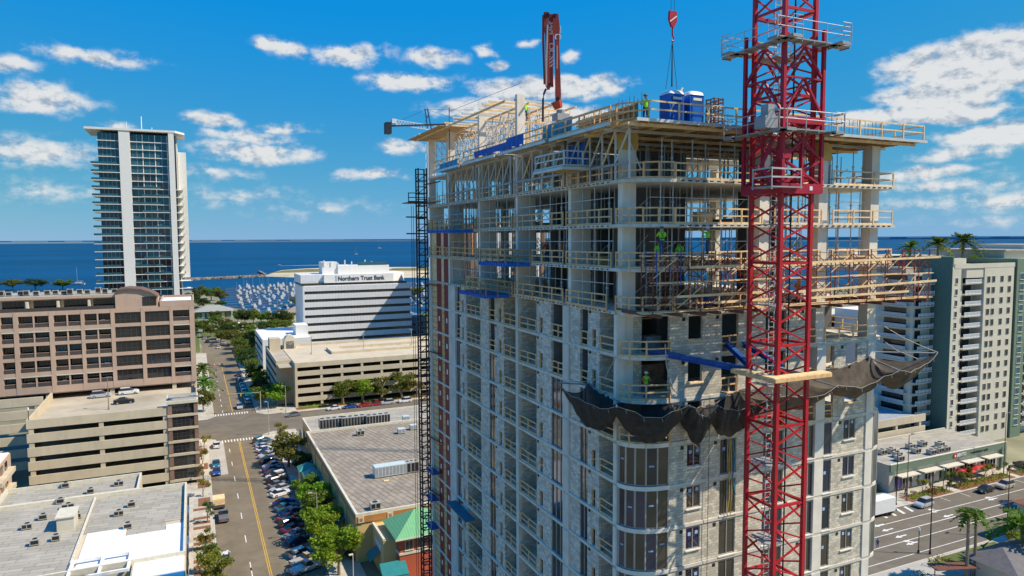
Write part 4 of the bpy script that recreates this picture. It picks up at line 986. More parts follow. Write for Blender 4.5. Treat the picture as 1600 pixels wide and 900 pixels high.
rect('planting_bed', 138.5, 152.5, 96.9, 100.2, .18, MULCH); rect('planting_bed', 155, 175, 96.9, 100.2, .18, MULCH); rect('planting_bed', 177, 195, 96.9, 100.2, .18, MULCH)
rect('planting_bed', 30, 90, 238.5, 241.8, .18, MULCH)
rect('promenade', 20, 62, 470, 478, .05, PAD); rect('plaza', 18, 60, 430, 468, .03, SAND); rect('lawn', 24, 70, 380, 428, .05, GRASS); rect('parking_lot', 3, 20, 381, 440, .02, ASPH)
rect('car_park', 26, 110, 212.5, 235.5, .03, ASPH2) if False else None
for q in ([(-12, 205.5), (2.2, 205.5), (4.6, 208.0), (4.4, 212.6), (1.5, 215.2), (-12, 215.2)], [(-12, 238), (2.4, 238), (4.9, 241), (4.6, 246), (-12, 246)], [(26.5, 206), (19.4, 206), (16.6, 208.6), (16.9, 212.8), (20, 215), (26.5, 215)], [(30, 237), (20, 237), (17.4, 240.6), (17.6, 246), (30, 246)]): sheet('corner_pavement', q, .12, WALK)
rect('lawn', -60, 2, 385, 560, .02, GRASS); rect('lawn', 3, 60, 441, 470, .02, GRASS); rect('lawn', 62, 240, 385, 515, .02, GRASS)
# painted markings
def mark(x0, x1, y0, y1, m_=PAINT, z=.034, nm='lane_marking'): o = rect(nm, x0, x1, y0, y1, z, m_); return o
mark(10.10, 10.24, 97, 208.5, YPAINT); mark(10.42, 10.56, 97, 208.5, YPAINT)
mark(10.3, 10.5, 245, 340, YPAINT)
for i in range(8): mark(7.35, 7.52, 112.5+i*12.3, 116.0+i*12.3)
mark(7.35, 7.52, 118, 126)
for i in range(9): mark(7.3, 7.5, 246+i*9, 249+i*9)
for i in range(13): mark(5.0+i*.8, 5.35+i*.8, 209.0, 211.3, nm='crossing_bar'); mark(5.0+i*.8, 5.35+i*.8, 241.6, 244.2, nm='crossing_bar')
for i in range(31):
    y = 119.5+i*3.0
    if y > 207: break
    obj('stall_line', MB().prism([(13.4, y), (13.4, y+.12), (18.6, y+2.1), (18.6, y+1.98)], .0, .034), PAINT)['kind'] = 'structure'
for y in (91.7, 84.9): mark(60, 300, y-.08, y+.08)
mark(60, 300, 88.2, 88.4); mark(60, 134, 80.6, 80.75)
for i in range(26): mark(140+i*6.6, 140.15+i*6.6, 94.0, 96.3, nm='stall_line')
for i in range(4): obj('hatch_bar', MB().prism([(126+i*2.6, 93.7), (126.7+i*2.6, 93.7), (127.5+i*2.6, 96.2), (126.8+i*2.6, 96.2)], 0, .036), PAINT)['kind'] = 'structure'
def arrow(x, y, turn=0):
    mb = MB().prism([(x-1.6, y), (x-.3, y-.55), (x-.3, y-.16), (x+1.5, y-.16), (x+1.5, y+.16), (x-.3, y+.16), (x-.3, y+.55)], 0, .037)
    if turn: mb.prism([(x+.5, y+.16), (x+.9, y+.16), (x+.3, y+turn*.9), (x+.9, y+turn*1.05), (x-.4, y+turn*1.5), (x-.7, y+turn*.8), (x-.2, y+turn*.85)], 0, .0375)
    o = obj('lane_arrow', mb, PAINT); o['kind'] = 'structure'
for px, py, tn in ((1387, 828, 0), (1408, 838, 0), (1462, 799, 1), (1482, 806, 0), (1551, 780, 1), (1505, 815, 0), (1425, 849, 1), (1590, 787, 0), (1373, 821, 0)):
    p = onz(px, py); arrow(p.x, p.y, tn)
# far shore, sand spit, breakwater
def hump(name, pts, h, m_, z=-1.0, kind='structure'):
    mb = MB(); n = len(pts); cx = sum(p[0] for p in pts)/n; cy = sum(p[1] for p in pts)/n
    vs = [(x, y, z) for x, y in pts]+[(cx+(x-cx)*.93, cy+(y-cy)*.93, h*random.uniform(.7, 1)) for x, y in pts]+[(cx, cy, h)]
    fs = [(i, (i+1) % n, n+(i+1) % n, n+i) for i in range(n)]+[(n+i, n+(i+1) % n, 2*n) for i in range(n)]
    o = obj(name, mb.add(vs, fs), m_); o['kind'] = kind; return o
def G2(px, py): p = onz(px, py, -1.2); return (p.x, p.y)
hump('sand_spit', [G2(410, 432), G2(470, 434), G2(560, 434), G2(668, 434), G2(740, 432), G2(740, 420), G2(668, 419), G2(560, 419.5), G2(470, 421.5), G2(430, 425)], 2.2, SAND)
hump('spit_grass', [G2(418, 430), G2(470, 428.5), G2(540, 427), G2(560, 423.5), G2(480, 423), G2(440, 426)], 2.9, mat('dry_grass', (.17, .15, .05), .95, var=.3, nscale=.02))
hump('spit_grass', [G2(600, 426), G2(668, 426), G2(740, 425), G2(740, 421), G2(668, 421.5), G2(610, 422)], 2.9, MATS['dry_grass'])
a, b = G2(288, 438.5), G2(412, 432.5); bw = MB(); rr = random.Random(2)
for i in range(120):
    t = i/119; x, y = a[0]+(b[0]-a[0])*t, a[1]+(b[1]-a[1])*t; r = rr.uniform(2.2, 3.6); bw.tube([(x-2, y+rr.uniform(-2, 2), -1.5), (x+2, y+rr.uniform(-2, 2), rr.uniform(.6, 1.6))], r, 5, r*.6)
o = obj('breakwater', bw, ROCK); o['kind'] = 'structure'
a, b = G2(405, 425.5), G2(416, 431.5); o = obj('jetty', MB().bar((*a, .3), (*b, .3), 4, 3), ROCK); o['kind'] = 'structure'
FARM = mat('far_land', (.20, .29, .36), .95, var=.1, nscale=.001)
fs_ = MB(); rr = random.Random(5)
for x0 in range(-30, 72):
    az_ = rad(x0); d0 = 15000; d1 = 15600
    p = [(math.sin(rad(x0))*d0, math.cos(rad(x0))*d0), (math.sin(rad(x0+1.05))*d0, math.cos(rad(x0+1.05))*d0), (math.sin(rad(x0+1.05))*d1, math.cos(rad(x0+1.05))*d1), (math.sin(rad(x0))*d1, math.cos(rad(x0))*d1)]
    fs_.prism(p, -2, rr.uniform(22, 46))
o = obj('far_shore', fs_, FARM); o['kind'] = 'structure'
# ---------------------------------------------------------------- city buildings
BROWN = mat('pink_stucco', (.50, .36, .27), .85, var=.08, nscale=.3, streak=.2); GTAN = mat('garage_concrete', (.56, .48, .345), .85, var=.10, nscale=.3, streak=.25)
BRICKM = mat('brick_tan', (.36, .22, .16), .85, kind='tiles', p=(.5, .2, .02, 0), var=.1); DKGL = glass('balcony_glass', (.018, .018, .022), .05, spec=.8); TEALG = glass('teal_glass', (.03, .10, .13), .05)
RAILM = mat('balcony_rail', (.07, .06, .055), .6, var=.2); CURT = mat('curtain', (.45, .42, .36), .9, var=.3, nscale=1.5)
ROOFG = mat('roof_grey', (.36, .335, .275), .9, kind='tiles', p=(3.2, 1.1, .06, 8), var=.15, nscale=.2); ROOFT = mat('roof_tiles_grey', (.285, .245, .19), .9, kind='tiles', p=(2.6, 1.15, .14, 78), var=.15, nscale=.2)
ROOFW = mat('roof_white', (.80, .80, .79), .7, var=.05, nscale=.3); ROOFD = mat('roof_deck', (.43, .38, .29), .9, var=.25, nscale=.12); TRIM = mat('roof_trim', (.62, .58, .46), .8)
TANW = mat('tan_stucco', (.60, .44, .19), .85, var=.06, nscale=.3, streak=.12); ORNG = mat('orange_band', (.45, .20, .06), .8, var=.06); REDW = mat('red_stucco', (.46, .10, .05), .85, var=.10, nscale=.4, streak=.15)
GREENR = mat('green_metal_roof', (.16, .42, .20), .6, kind='ribs', p=('X', .45, .12), var=.08, bump=.4); TEALA = mat('teal_awning', (.015, .19, .20), .7, var=.12); ACM = mat('ac_metal', (.46, .44, .37), .5, .2, var=.12); ACP = mat('ac_pale', (.56, .64, .62), .5, .1, var=.08)
NTW = mat('office_white', (.66, .68, .70), .5, kind='ribs', p=('X', 1.5, .05), var=.06, nscale=.5); NTG = glass('office_glass', (.050, .042, .030), .12); TWW = mat('tower_white', (.72, .71, .67), .7, var=.05, streak=.1); GRN = mat('green_stucco_shaded', (.10, .17, .14), .85, var=.08); GRN2 = mat('green_stucco_light', (.16, .22, .15), .85, var=.08)  # darker teal green has the shade of the side wall in its colour
CREAM = mat('cream_stucco', (.60, .56, .45), .85, var=.06, nscale=.3, streak=.1); TILE = mat('roof_terracotta', (.33, .15, .09), .85, kind='ribs', p=('X', .3, .3), var=.2)
def windows_y(par, xs, zs, y, w, h, m_=None, sill=True, fr=None):
    """rows of window parts on a wall facing -Y"""
    for x in xs:
        for z in zs:
            g = box('window', x-w/2, x+w/2, y-.10, y-.02, z, z+h, fr or WHITE, par)
            box('pane', x-w/2+.08, x-.04, y-.13, y-.101, z+.08, z+h-.08, m_ or GLASSD, g); box('pane', x+.04, x+w/2-.08, y-.13, y-.101, z+.08, z+h-.08, m_ or GLASSD, g)
            if sill: box('sill', x-w/2-.1, x+w/2+.1, y-.2, y-.02, z-.12, z-.005, TRIM, g)
def parapet(par, x0, x1, y0, y1, z, h, m_, t=.35):
    for (a, b, c, d) in ((x0, x1, y0, y0+t), (x0, x1, y1-t, y1), (x0, x0+t, y0+t, y1-t), (x1-t, x1, y0+t, y1-t)): box('parapet', a, b, c, d, z, z+h, m_, par)
def ac_unit(x, y, z, sx, sy, sz, label, fans=1, m_=None, group='rooftop units'):
    o = thing('rooftop_unit', label, 'rooftop unit', (x, y, z), group); m_ = m_ or ACM
    box('base', x-sx/2+.1, x+sx/2-.1, y-sy/2+.1, y+sy/2-.1, z, z+.2, DARKST, o); c = box('casing', x-sx/2, x+sx/2, y-sy/2, y+sy/2, z+.2, z+sz, m_, o)
    n = max(1, int(sx/.7))
    for i in range(n): xx = x-sx/2+sx*(i+.5)/n; box('grille', xx-sx/n*.4, xx+sx/n*.4, y-sy/2-.02, y-sy/2-.002, z+.35, z+sz-.15, DARKST if fans else GREYP, c)
    for i in range(fans): xx = x-sx/2+sx*(i+.5)/fans; put('fan', cylm(DARKST, 10), c, Matrix.Translation((xx, y, z+sz+.03)) @ Matrix.Diagonal((min(sx/fans, sy)*.7, min(sx/fans, sy)*.7, .06, 1)))
    return o
# ---- pink-brown apartment block over its garage, left
BB = thing('balcony_block', 'pinkish brown five storey balcony block above the parking garage on the left', 'building', (-22, 205, 17.3))
BY0 = 205.0; rows = [(20.6+3.72*i, 20.6+3.72*i+2.85) for i in range(5)]
bays = [(-56.5, -50.8, 'B'), (-49.8, -43.9, 'B'), (-42.9, -40.4, 'b'), (-39.4, -33.0, 'B'), (-32.0, -26.2, 'B'), (-25.4, -19.6, 'B'), (-18.7, -12.7, 'G'), (-11.8, -6.0, 'G'), (-5.2, -1.2, 'b')]
edges = [-57.4]+[v for b in bays for v in b[:2]]+[0.0]
for i in range(0, len(edges), 2): box('pier', edges[i], edges[i+1], BY0, BY0+2.2, 18.9, 39.4, BROWN, BB)
zz = [18.9]+[v for r in rows for v in r]+[39.4]
for i in range(0, len(zz), 2):
    for b in bays: box('spandrel', b[0], b[1], BY0+.06, BY0+2.2, zz[i], zz[i+1], BROWN, BB)
box('rear_wall', -57.4, 0, BY0+2.2, BY0+2.5, 18.9, 39.4, SHADEIN, BB); box('body', -57.4, -.02, BY0+2.5, 226, 18.9, 39.38, BROWN, BB)
for ri, (z0, z1) in enumerate(rows):
    for bi, (a, b, t_) in enumerate(bays):
        if t_ == 'G':
            n = 5
            for i in range(n):
                for (q0, q1) in ((z0, z0+.95), (z0+.95, z1)): box('pane', a+(b-a)*i/n+.04, a+(b-a)*(i+1)/n-.04, BY0+.35, BY0+.38, q0+.04, q1-.04, DKGL, BB)
            for i in range(n+1): box('mullion', a+(b-a)*i/n-.05, a+(b-a)*i/n+.05, BY0+.30, BY0+.42, z0, z1, RAILM, BB)
            box('transom', a, b, BY0+.31, BY0+.41, z0+.9, z0+1.0, RAILM, BB)
            if ri % 2: box('curtain', a+1.2, a+2.4, BY0+.6, BY0+.65, z0, z1, CURT, BB)
        else:
            n = 2 if t_ == 'B' else 1
            for i in range(n):
                p, q = a+(b-a)*i/n, a+(b-a)*(i+1)/n
                box('balcony_glass', p+.15, q-.15, BY0+1.9, BY0+1.95, z0, z1-.2, TEALG if (bi+ri) % 4 == 2 else DKGL, BB)
                for j in range(1, 4): xx = p+(q-p)*j/4; box('mullion', xx-.05, xx+.05, BY0+1.86, BY0+1.90, z0, z1-.2, RAILM, BB)
                box('balcony_rail', p+.05, q-.05, BY0+.18, BY0+.23, z0+.05, z0+1.0, RAILM, BB); box('rail_cap', p+.05, q-.05, BY0+.15, BY0+.26, z0+1.0, z0+1.07, BROWN, BB)
            if n == 2: m_ = (a+b)/2; box('post', m_-.16, m_+.16, BY0+.05, BY0+.4, z0, z1, BROWN, BB)
            if (bi*3+ri) % 3 == 0: box('awning', a, b, BY0-.05, BY0+.3, z1-.35, z1-.05, CREAM, BB)
rg = random.Random(4)
fur = 0
for ri, (z0, z1) in enumerate(rows):
    for bi in (3, 4, 5, 8):
        if rg.random() < .75:
            a, b, t_ = bays[bi]; x = rg.uniform(a+.8, b-1.6); o = thing('patio_chair', 'pale patio chair on the %s balcony row up, %s balcony bay from the right end' % (ORD[ri], ORD[8-bi]), 'chair', (x, BY0+1, z0), 'balcony furniture')
            mt_ = [WHITE, CREAM, TARPC, WOOD][rg.randrange(4)]; box('seat', x, x+.9, BY0+.6, BY0+1.2, z0+.35, z0+.45, mt_, o); box('backrest', x, x+.9, BY0+1.15, BY0+1.22, z0+.45, z0+1.15, mt_, o); box('leg', x+.02, x+.08, BY0+.62, BY0+1.18, z0, z0+.35, RAILM, o); box('leg', x+.82, x+.88, BY0+.62, BY0+1.18, z0, z0+.35, RAILM, o)
# penthouse storey
box('penthouse_wall', -57, -18.6, BY0+3.0, 224, 39.4, 42.3, GTAN, BB); box('penthouse_roof', -57.4, -18.4, BY0+1.4, 226, 42.3, 42.9, BROWN, BB); box('roof_deck', -57, -18.8, BY0+1.6, 225.6, 42.91, 42.95, ROOFG, BB)
for (a, b) in ((-43, -38.5), (-36.5, -31.6), (-30, -25), (-23.6, -18.8)):
    box('penthouse_window', a, b, BY0+2.9, BY0+2.99, 39.6, 41.9, DKGL, BB)
    for j in range(1, 5): xx = a+(b-a)*j/5; box('mullion', xx-.05, xx+.05, BY0+2.84, BY0+2.9, 39.6, 41.9, RAILM, BB)
for x in (-37.5, -31, -24.3): box('terrace_wall', x-.2, x+.2, BY0+.3, BY0+3.0, 39.4, 41.8, CREAM, BB)
box('terrace_rail', -57, -18.7, BY0+.2, BY0+.24, 39.4, 40.3, RAILM, BB)
AR = [(-18.4, 43.0), (-17.8, 43.9), (-15.5, 44.2), (-12.5, 43.9), (-10.2, 43.0), (-8.6, 41.9), (-8.6, 39.4), (-18.4, 39.4)]
def yprism(poly, y0, y1): n = len(poly); return MB().add([(x, y0, z) for x, z in poly]+[(x, y1, z) for x, z in poly], [tuple(range(n)), tuple(range(2*n-1, n-1, -1))]+[(i, n+i, n+(i+1) % n, (i+1) % n) for i in range(n)])
obj('stair_house', yprism(AR, BY0+.2, BY0+9), BROWN, BB); obj('curved_roof', yprism([(x, z+.05) for x, z in AR[:6]]+[(x, z+.4) for x, z in reversed(AR[:6])], BY0-.3, BY0+9.5), mat('dark_brown_roof', (.16, .10, .07), .8), BB)
box('stair_window', -12.2, -9.0, BY0+.12, BY0+.19, 39.9, 42.2, DKGL, BB)
for j in range(1, 4): box('mullion', -12.2+j*.8-.04, -12.2+j*.8+.04, BY0+.06, BY0+.12, 39.9, 42.2, RAILM, BB)
box('white_roof', -7.8, -.6, BY0+1.2, 222, 40.4, 40.55, ROOFW, BB); parapet(BB, -8.2, 0, BY0+.05, 226, 39.42, 1.5, BROWN)
for i in range(14): ac_unit(-44+i*1.9+rg.uniform(-.4, .4), BY0+6+rg.uniform(-1, 3), 42.95, 1.3, 1.1, 1.1+rg.uniform(0, .5), 'small grey condenser on the brown block roof, %s from its left end' % ORD[i])
# garage below
GG = thing('parking_garage', 'tan parking garage with horizontal concrete bands below the brown balcony block', 'garage', (-17, 190, 0))
GZ = 17.2; GY = 176.0
box('roof_deck', -33.3, -.3, GY+.3, 206, GZ-.3, GZ, ROOFD, GG); box('under_deck', -57, -.2, 206, 226, GZ-.3, GZ-.02, ROOFD, GG); box('soffit', -57, -.2, BY0+.3, 226, 18.6, 18.88, BROWN, GG); box('rear_wall', -57, -.2, 222, 222.3, GZ, 18.6, SHADEIN, GG)
for x in (-56, -45, -34, -20, -5.5, -.7): box('column', x-.5, x+.5, BY0+.4, BY0+1.3, GZ, 18.6, GTAN, GG)
for i in range(6):
    z1 = 18.75-3.05*i; z0 = z1-1.9
    box('band', -33.4, -6.3, GY, GY+.3, z0, z1, GTAN, GG)
    box('slab', -33.2, -6.3, GY+.3, 205, z0-.05, z0+.3 if i else z0+.25, GTAN, GG)
    for x in (-32.6, -19.6, -6.9): box('column', x-.45, x+.45, GY+.12, GY+.9, z0-1.15, z0, GTAN, GG)
    box('shade_back', -33, -6.3, GY+9, GY+9.2, z0-1.15, z0, SHADEIN, GG)  # dark sheet in each gap, painted shade of the parking level
    box('side_band', -33.45, -33.2, GY+.3, 196, z0, z1, GTAN, GG)
for i in range(6):
    z1 = 19.9-3.05*i; box('band', -60, -33.5, 195.6, 196, z1-2.0, z1, GTAN, GG); box('shade_back', -60, -33.5, 200, 200.2, z1-3.05, z1-2.0, SHADEIN, GG)  # dark sheet as painted shade behind the recessed bands
    for x in (-56, -44.5, -36): box('column', x-.5, x+.5, 196.02, 197, z1-3.05, z1-2, GTAN, GG)
obj('ramp_wall', MB().add([(-33.4, GY+.3, GZ), (-33.0, GY+.3, GZ), (-33.0, 205, GZ), (-33.4, 205, GZ), (-33.4, GY+.3, GZ+1.5), (-33.0, GY+.3, GZ+1.5), (-33.0, 205, GZ+1.7), (-33.4, 205, GZ+1.7)], [(3, 2, 1, 0), (4, 5, 6, 7), (0, 1, 5, 4), (1, 2, 6, 5), (2, 3, 7, 6), (3, 0, 4, 7)]), GTAN, GG)
# stair tower of the garage
box('stair_slab', -6.6, 0.1, GY-.4, GY+7.5, 19.4, 20.1, TRIM, GG); box('stair_roof', -6.2, -.2, GY, GY+7.2, 20.11, 20.2, ROOFG, GG)
for i in range(7):
    z1 = 19.4-3.05*i
    for x in (-6.2, -.75): box('brick_pier', x-.1, x+.75, GY-.2, GY+.6, max(z1-2.5, 0), z1, BRICKM, GG)
    box('stair_spandrel', -6.4, 0, GY-.3, GY+.7, max(0, z1-3.05), max(.3, z1-2.5), GTAN, GG)
    if z1 > 2.6:
        g = box('stair_glass', -5.4, -.9, GY+.1, GY+.14, z1-2.5, z1, DKGL, GG)
        for j in range(1, 5): xx = -5.4+j*.9; box('mullion', xx-.04, xx+.04, GY+.04, GY+.1, z1-2.5, z1, RAILM, g)
        for j in range(1, 3): box('transom', -5.4, -.9, GY+.05, GY+.09, z1-2.5+j*.83-.04, z1-2.5+j*.83+.04, RAILM, g)
        bar('stair_flight', (-5.2, GY+1.2, z1-2.4), (-1.2, GY+1.2, z1-.6), .9, .25, GTAN, g)
box('stair_back', -6.2, 0, GY+5, GY+7, 0, 19.4, BRICKM, GG); box('right_wall', -.35, -.05, GY+.6, 205, 0, 18.7, BROWN, GG); box('right_wall', -.35, -.05, 205, 226, 0, 17, BROWN, GG)
# corner of the pink balcony building at the lower left edge
PBL = thing('pink_corner_building', 'pink building with curved white balconies at the lower left edge', 'building', (-41, 165, 0))
box('wall', -60, -35.6, 158, 172, 0, 13.2, BROWN, PBL); box('roof', -60, -35.8, 158.2, 171.8, 13.21, 13.4, ROOFW, PBL)
for i in range(3): z = 3.2+i*3.4; box('balcony', -35.59, -34.4, 158.5, 170, z, z+.9, GTAN, PBL); [box('window', -35.59, -35.5, 160+j*3.4, 161.8+j*3.4, z+.95, z+2.6, DKGL, PBL) for j in range(3)]
# ---- white-roofed shop block at the lower left
WB = thing('shop_block', 'low shop block with patched grey and white roofs at the lower left', 'building', (-16, 132, 0)); WZ = 10.0
box('wall', -33, -2.4, 112, 146.4, 0, WZ-.02, GTAN, WB); box('wall', -33, -10.6, 146.4, 154.6, 0, WZ-.02, GTAN, WB)
box('roof_sheet', -32.6, -11.0, 144.8, 154.2, WZ, WZ+.05, ROOFG, WB); box('roof_sheet', -32.6, -17.4, 112.4, 144.4, WZ, WZ+.04, ROOFG, WB); box('roof_sheet', -17.3, -2.8, 127.3, 144.4, WZ, WZ+.06, ROOFG, WB)
box('white_roof_sheet', -16.8, -2.8, 112.4, 123.6, WZ+.03, WZ+.12, ROOFW, WB); box('white_roof_sheet', -16.8, -11.2, 123.7, 127.2, WZ+.03, WZ+.12, ROOFW, WB); box('white_roof_sheet', -5.4, -2.8, 123.7, 125.6, WZ+.03, WZ+.12, ROOFW, WB); box('roof_sheet', -11.1, -5.5, 123.7, 127.2, WZ, WZ+.05, ROOFG, WB)
parapet(WB, -33, -2.4, 112, 144.8, WZ, .75, TRIM); parapet(WB, -33, -10.6, 144.8, 154.6, WZ+.0, .8, TRIM); box('parapet', -17.7, -17.35, 112.4, 144.4, WZ+.04, WZ+.35, TRIM, WB)
pg = MB()
for x in (-17.2, -13.4, -9.8): pg.bar((x, 109.5, WZ+.5), (x, 115.4, WZ+.5), .35, .5)
for y in (109.5, 112.4, 115.4): pg.bar((-17.4, y, WZ+.6), (-9.6, y, WZ+.6), .35, .4)
obj('pergola', pg, WHITE, WB); box('courtyard', -18, -9, 106, 112, 0, .4, PAVER, WB); box('wall', -9.4, -2.4, 104, 111.98, 0, WZ+.1, GTAN, WB); box('white_roof_sheet', -9.2, -2.6, 104.2, 112.3, WZ+.12, WZ+.2, ROOFW, WB)
for i in range(8):
    y = 106+i*4.9; s_ = box('shop_sign', -2.39, -2.1, y, y+3.6, 6.4, 8.2, DARKST if i % 3 else mat('sign_blue', (.05, .13, .3), .6), WB); box('shop_window', -2.39, -2.3, y, y+3.8, .6, 4.6, DKGL, WB)
    box('sign_letters', -2.095, -2.08, y+.6, y+3.0, 7.0, 7.6, WHITE, s_)
for i, (px, py, sx) in enumerate(((103, 762, 1.6), (186, 759, 2.0), (142, 771, 1.5), (95, 787, 1.6), (107, 795, 2.4), (68, 812, 1.6), (43, 827, 1.8), (206, 792, 1.6), (121, 810, 1.6), (186, 806, 1.8), (200, 826, 1.6), (55, 852, 1.6), (88, 845, 1.4))):
    p = onz(px, py, WZ); ac_unit(p.x, p.y, WZ, sx*.8, 1.0, 1.05, 'grey rooftop unit on the shop block, %s of thirteen counting from the rear' % ORD[i])
p = onz(106, 822, WZ); hh = thing('roof_hatch_house', 'pale green roof hatch house on the shop block', 'hatch', (p.x, p.y, WZ)); box('wall', p.x-1.2, p.x+1.2, p.y-2.2, p.y+2.2, WZ, WZ+2.2, CREAM, hh); box('lid', p.x-1.4, p.x+1.4, p.y-2.4, p.y+2.4, WZ+2.2, WZ+2.4, TRIM, hh)
# ---- tan store right of the street
TS = thing('tan_store', 'long tan store with grey sheet roof and orange cornice right of the street', 'building', (40, 150, 0))
box('wall', 24.6, 70, 119.8, 178, 0, 8.2, TANW, TS); box('roof', 25.0, 69.8, 120.2, 177.8, 8.21, 8.3, ROOFT, TS); box('wall', 26.6, 66, 178, 200, 0, 6.4, TANW, TS); box('rear_roof', 26.9, 65.8, 178.1, 199.8, 6.41, 6.5, ROOFG, TS)
for (a, b, c, d) in ((24.5, 24.95, 119.7, 178.2), (24.95, 70, 119.7, 120.1), (24.95, 70, 177.8, 178.2)): box('cornice', a, b, c, d, 8.0, 8.85, TRIM, TS)
box('orange_band', 24.45, 70, 119.62, 119.69, 7.2, 8.35, ORNG, TS); box('orange_band', 24.42, 24.49, 119.62, 178, 7.5, 8.3, ORNG, TS)
for i in range(6): x = 24.9+i*5.2; b_ = box('medallion', x, x+1.0, 119.52, 119.61, 7.25, 8.3, TRIM, TS); box('medallion_centre', x+.25, x+.75, 119.48, 119.515, 7.5, 8.05, ORNG, b_)
for (a, b, c, d) in ((26.5, 26.85, 178.2, 200.1), (26.85, 66, 199.8, 200.1)): box('cornice', a, b, c, d, 6.2, 6.95, TRIM, TS)
for y in (128, 137, 146, 155, 164, 172): rod('downpipe', (24.45, y, .2), (24.45, y, 7.4), .10, ACM, TS)
def awning(par, x0, x1, y0, y1, z, h, axis):
    if axis == 'x': mb = MB().add([(x1, y0, z+h), (x1, y1, z+h), (x0, y1, z), (x0, y0, z), (x1, y0, z+h-.08), (x1, y1, z+h-.08), (x0, y1, z-.3), (x0, y0, z-.3)], [(0, 1, 2, 3), (7, 6, 5, 4), (0, 3, 7, 4), (1, 5, 6, 2), (2, 6, 7, 3)])
    else: mb = MB().add([(x0, y1, z+h), (x1, y1, z+h), (x1, y0, z), (x0, y0, z), (x0, y1, z+h-.08), (x1, y1, z+h-.08), (x1, y0, z-.3), (x0, y0, z-.3)], [(3, 2, 1, 0), (4, 5, 6, 7), (0, 4, 7, 3), (1, 2, 6, 5), (2, 3, 7, 6)])
    return obj('awning', mb, TEALA, par)
for (a, b) in ((121, 124.5), (130, 134), (143, 147), (152, 156), (168, 173)): awning(TS, 22.6, 24.58, a, b, 3.0, 1.3, 'x')
for (x, y) in ((22.4, 163.5), (22.8, 158.5)):
    rf = obj('porch_roof', MB().add([(x-2, y-2.2, 4.2), (x+2, y-2.2, 4.2), (x+2, y+2.2, 4.2), (x-2, y+2.2, 4.2), (x, y, 5.6)], [(0, 1, 4), (1, 2, 4), (2, 3, 4), (3, 0, 4), (3, 2, 1, 0)]), mat('teal_roof', (.06, .28, .24), .6), TS); box('porch_body', x-1.7, x+1.7, y-1.9, y+1.9, .14, 4.19, TANW, TS)
# front wing with red pavilion under the hipped green roof
box('wing_wall', 27.4, 31.0, 112, 119.79, 0, 6.6, TANW, TS); box('wing_parapet', 27.3, 27.7, 111.9, 119.6, 6.6, 7.0, TRIM, TS); awning(TS, 25.6, 27.38, 114.2, 117.2, 2.6, 1.3, 'x'); awning(TS, 26.2, 30.5, 107.6, 110, 2.4, 1.4, 'y'); box('shop_sign', 27.28, 27.39, 113.2, 117.8, 4.4, 5.3, mat('sign_pale', (.55, .62, .66), .6), TS); awning(TS, 25.0, 26.2, 119.9, 123, 2.6, .8, 'x')
RP = thing('red_pavilion', 'red corner pavilion with a bright green hipped metal roof beside the tower', 'building', (34, 113, 0)); rx0, rx1, ry0, ry1 = 29.6, 38.2, 109.8, 117.2
box('wall', rx0, rx1, ry0, ry1, 0, 4.6, REDW, RP); box('trim_band', rx0-.12, rx1+.12, ry0-.12, ry1+.12, 4.6, 5.0, TRIM, RP); box('upper_wall', rx0+.02, rx1-.02, ry0+.02, ry1-.02, 5.0, 7.4, REDW, RP); box('eave_trim', rx0-.2, rx1+.2, ry0-.2, ry1+.2, 7.4, 7.7, TRIM, RP)
windows_y(RP, (31.2, 33.4, 35.6, 37.3), (5.35,), ry0+.02, 1.4, 1.6, DKGL, fr=TRIM)
c_, e_ = ((rx0+rx1)/2, (ry0+ry1)/2), .9
obj('hipped_roof', MB().add([(rx0-e_, ry0-e_, 7.7), (rx1+e_, ry0-e_, 7.7), (rx1+e_, ry1+e_, 7.7), (rx0-e_, ry1+e_, 7.7), (c_[0]-.7, c_[1], 10.6), (c_[0]+.7, c_[1], 10.6)], [(0, 1, 5, 4), (1, 2, 5), (2, 3, 4, 5), (3, 0, 4), (3, 2, 1, 0)]), GREENR, RP)
box('gutter', rx0-e_-.05, rx1+e_+.05, ry0-e_-.08, ry0-e_+.02, 7.5, 7.72, TRIM, RP)
tp_ = onz(640, 635, 7.0); KP = thing('kiosk', 'small orange kiosk with teal pyramid roof behind the tan store', 'kiosk', (68, 205, 0)); box('wall', 70, 74, 204, 208, 0, 5.2, ORNG, KP); obj('roof', MB().add([(69.4, 203.4, 5.2), (74.6, 203.4, 5.2), (74.6, 208.6, 5.2), (69.4, 208.6, 5.2), (72, 206, 7)], [(0, 1, 4), (1, 2, 4), (2, 3, 4), (3, 0, 4), (3, 2, 1, 0)]), MATS['teal_roof'], KP)
p = onz(470, 650, 4); SG = tag(obj('blue_banner', MB().bar((25.7, 196, 2.2), (25.7, 199.5, 2.2), .12, 3.4), mat('banner_blue', (.02, .17, .42), .6)), 'bright blue banner sign on the corner of the tan store rear wing', 'banner')
# rooftop plant of the tan store
p = onz(609, 742, 8.3); u_ = ac_unit(p.x, p.y, 8.3, 6.6, 2.2, 2.3, 'long pale ribbed air handler in the middle of the tan store roof', 0, ACP, 'air handlers')
q_ = ac_unit(p.x+4.7, p.y+.1, 8.3, 2.6, 2.2, 2.3, 'condenser with six fans joined to the pale air handler', 3, ACM, 'air handlers')
for i, px in enumerate((518, 552, 590)): p = onz(px, 668-i*3, 8.3); ac_unit(p.x, p.y, 8.3, 6.2, 2.4, 2.6, 'long grey louvred chiller on the tan store roof, %s from the street' % ORD[i], 4, ACM, 'chillers')
for i, (px, py) in enumerate(((634, 657), (627, 677), (646, 671), (586, 795), (563, 680))): p = onz(px, py, 8.3); ac_unit(p.x, p.y, 8.3, 1.8, 1.4, 1.3, 'small rooftop unit on the tan store, %s from the rear right' % ORD[i], 0 if i < 3 else 1, ACP if i < 3 else ACM)
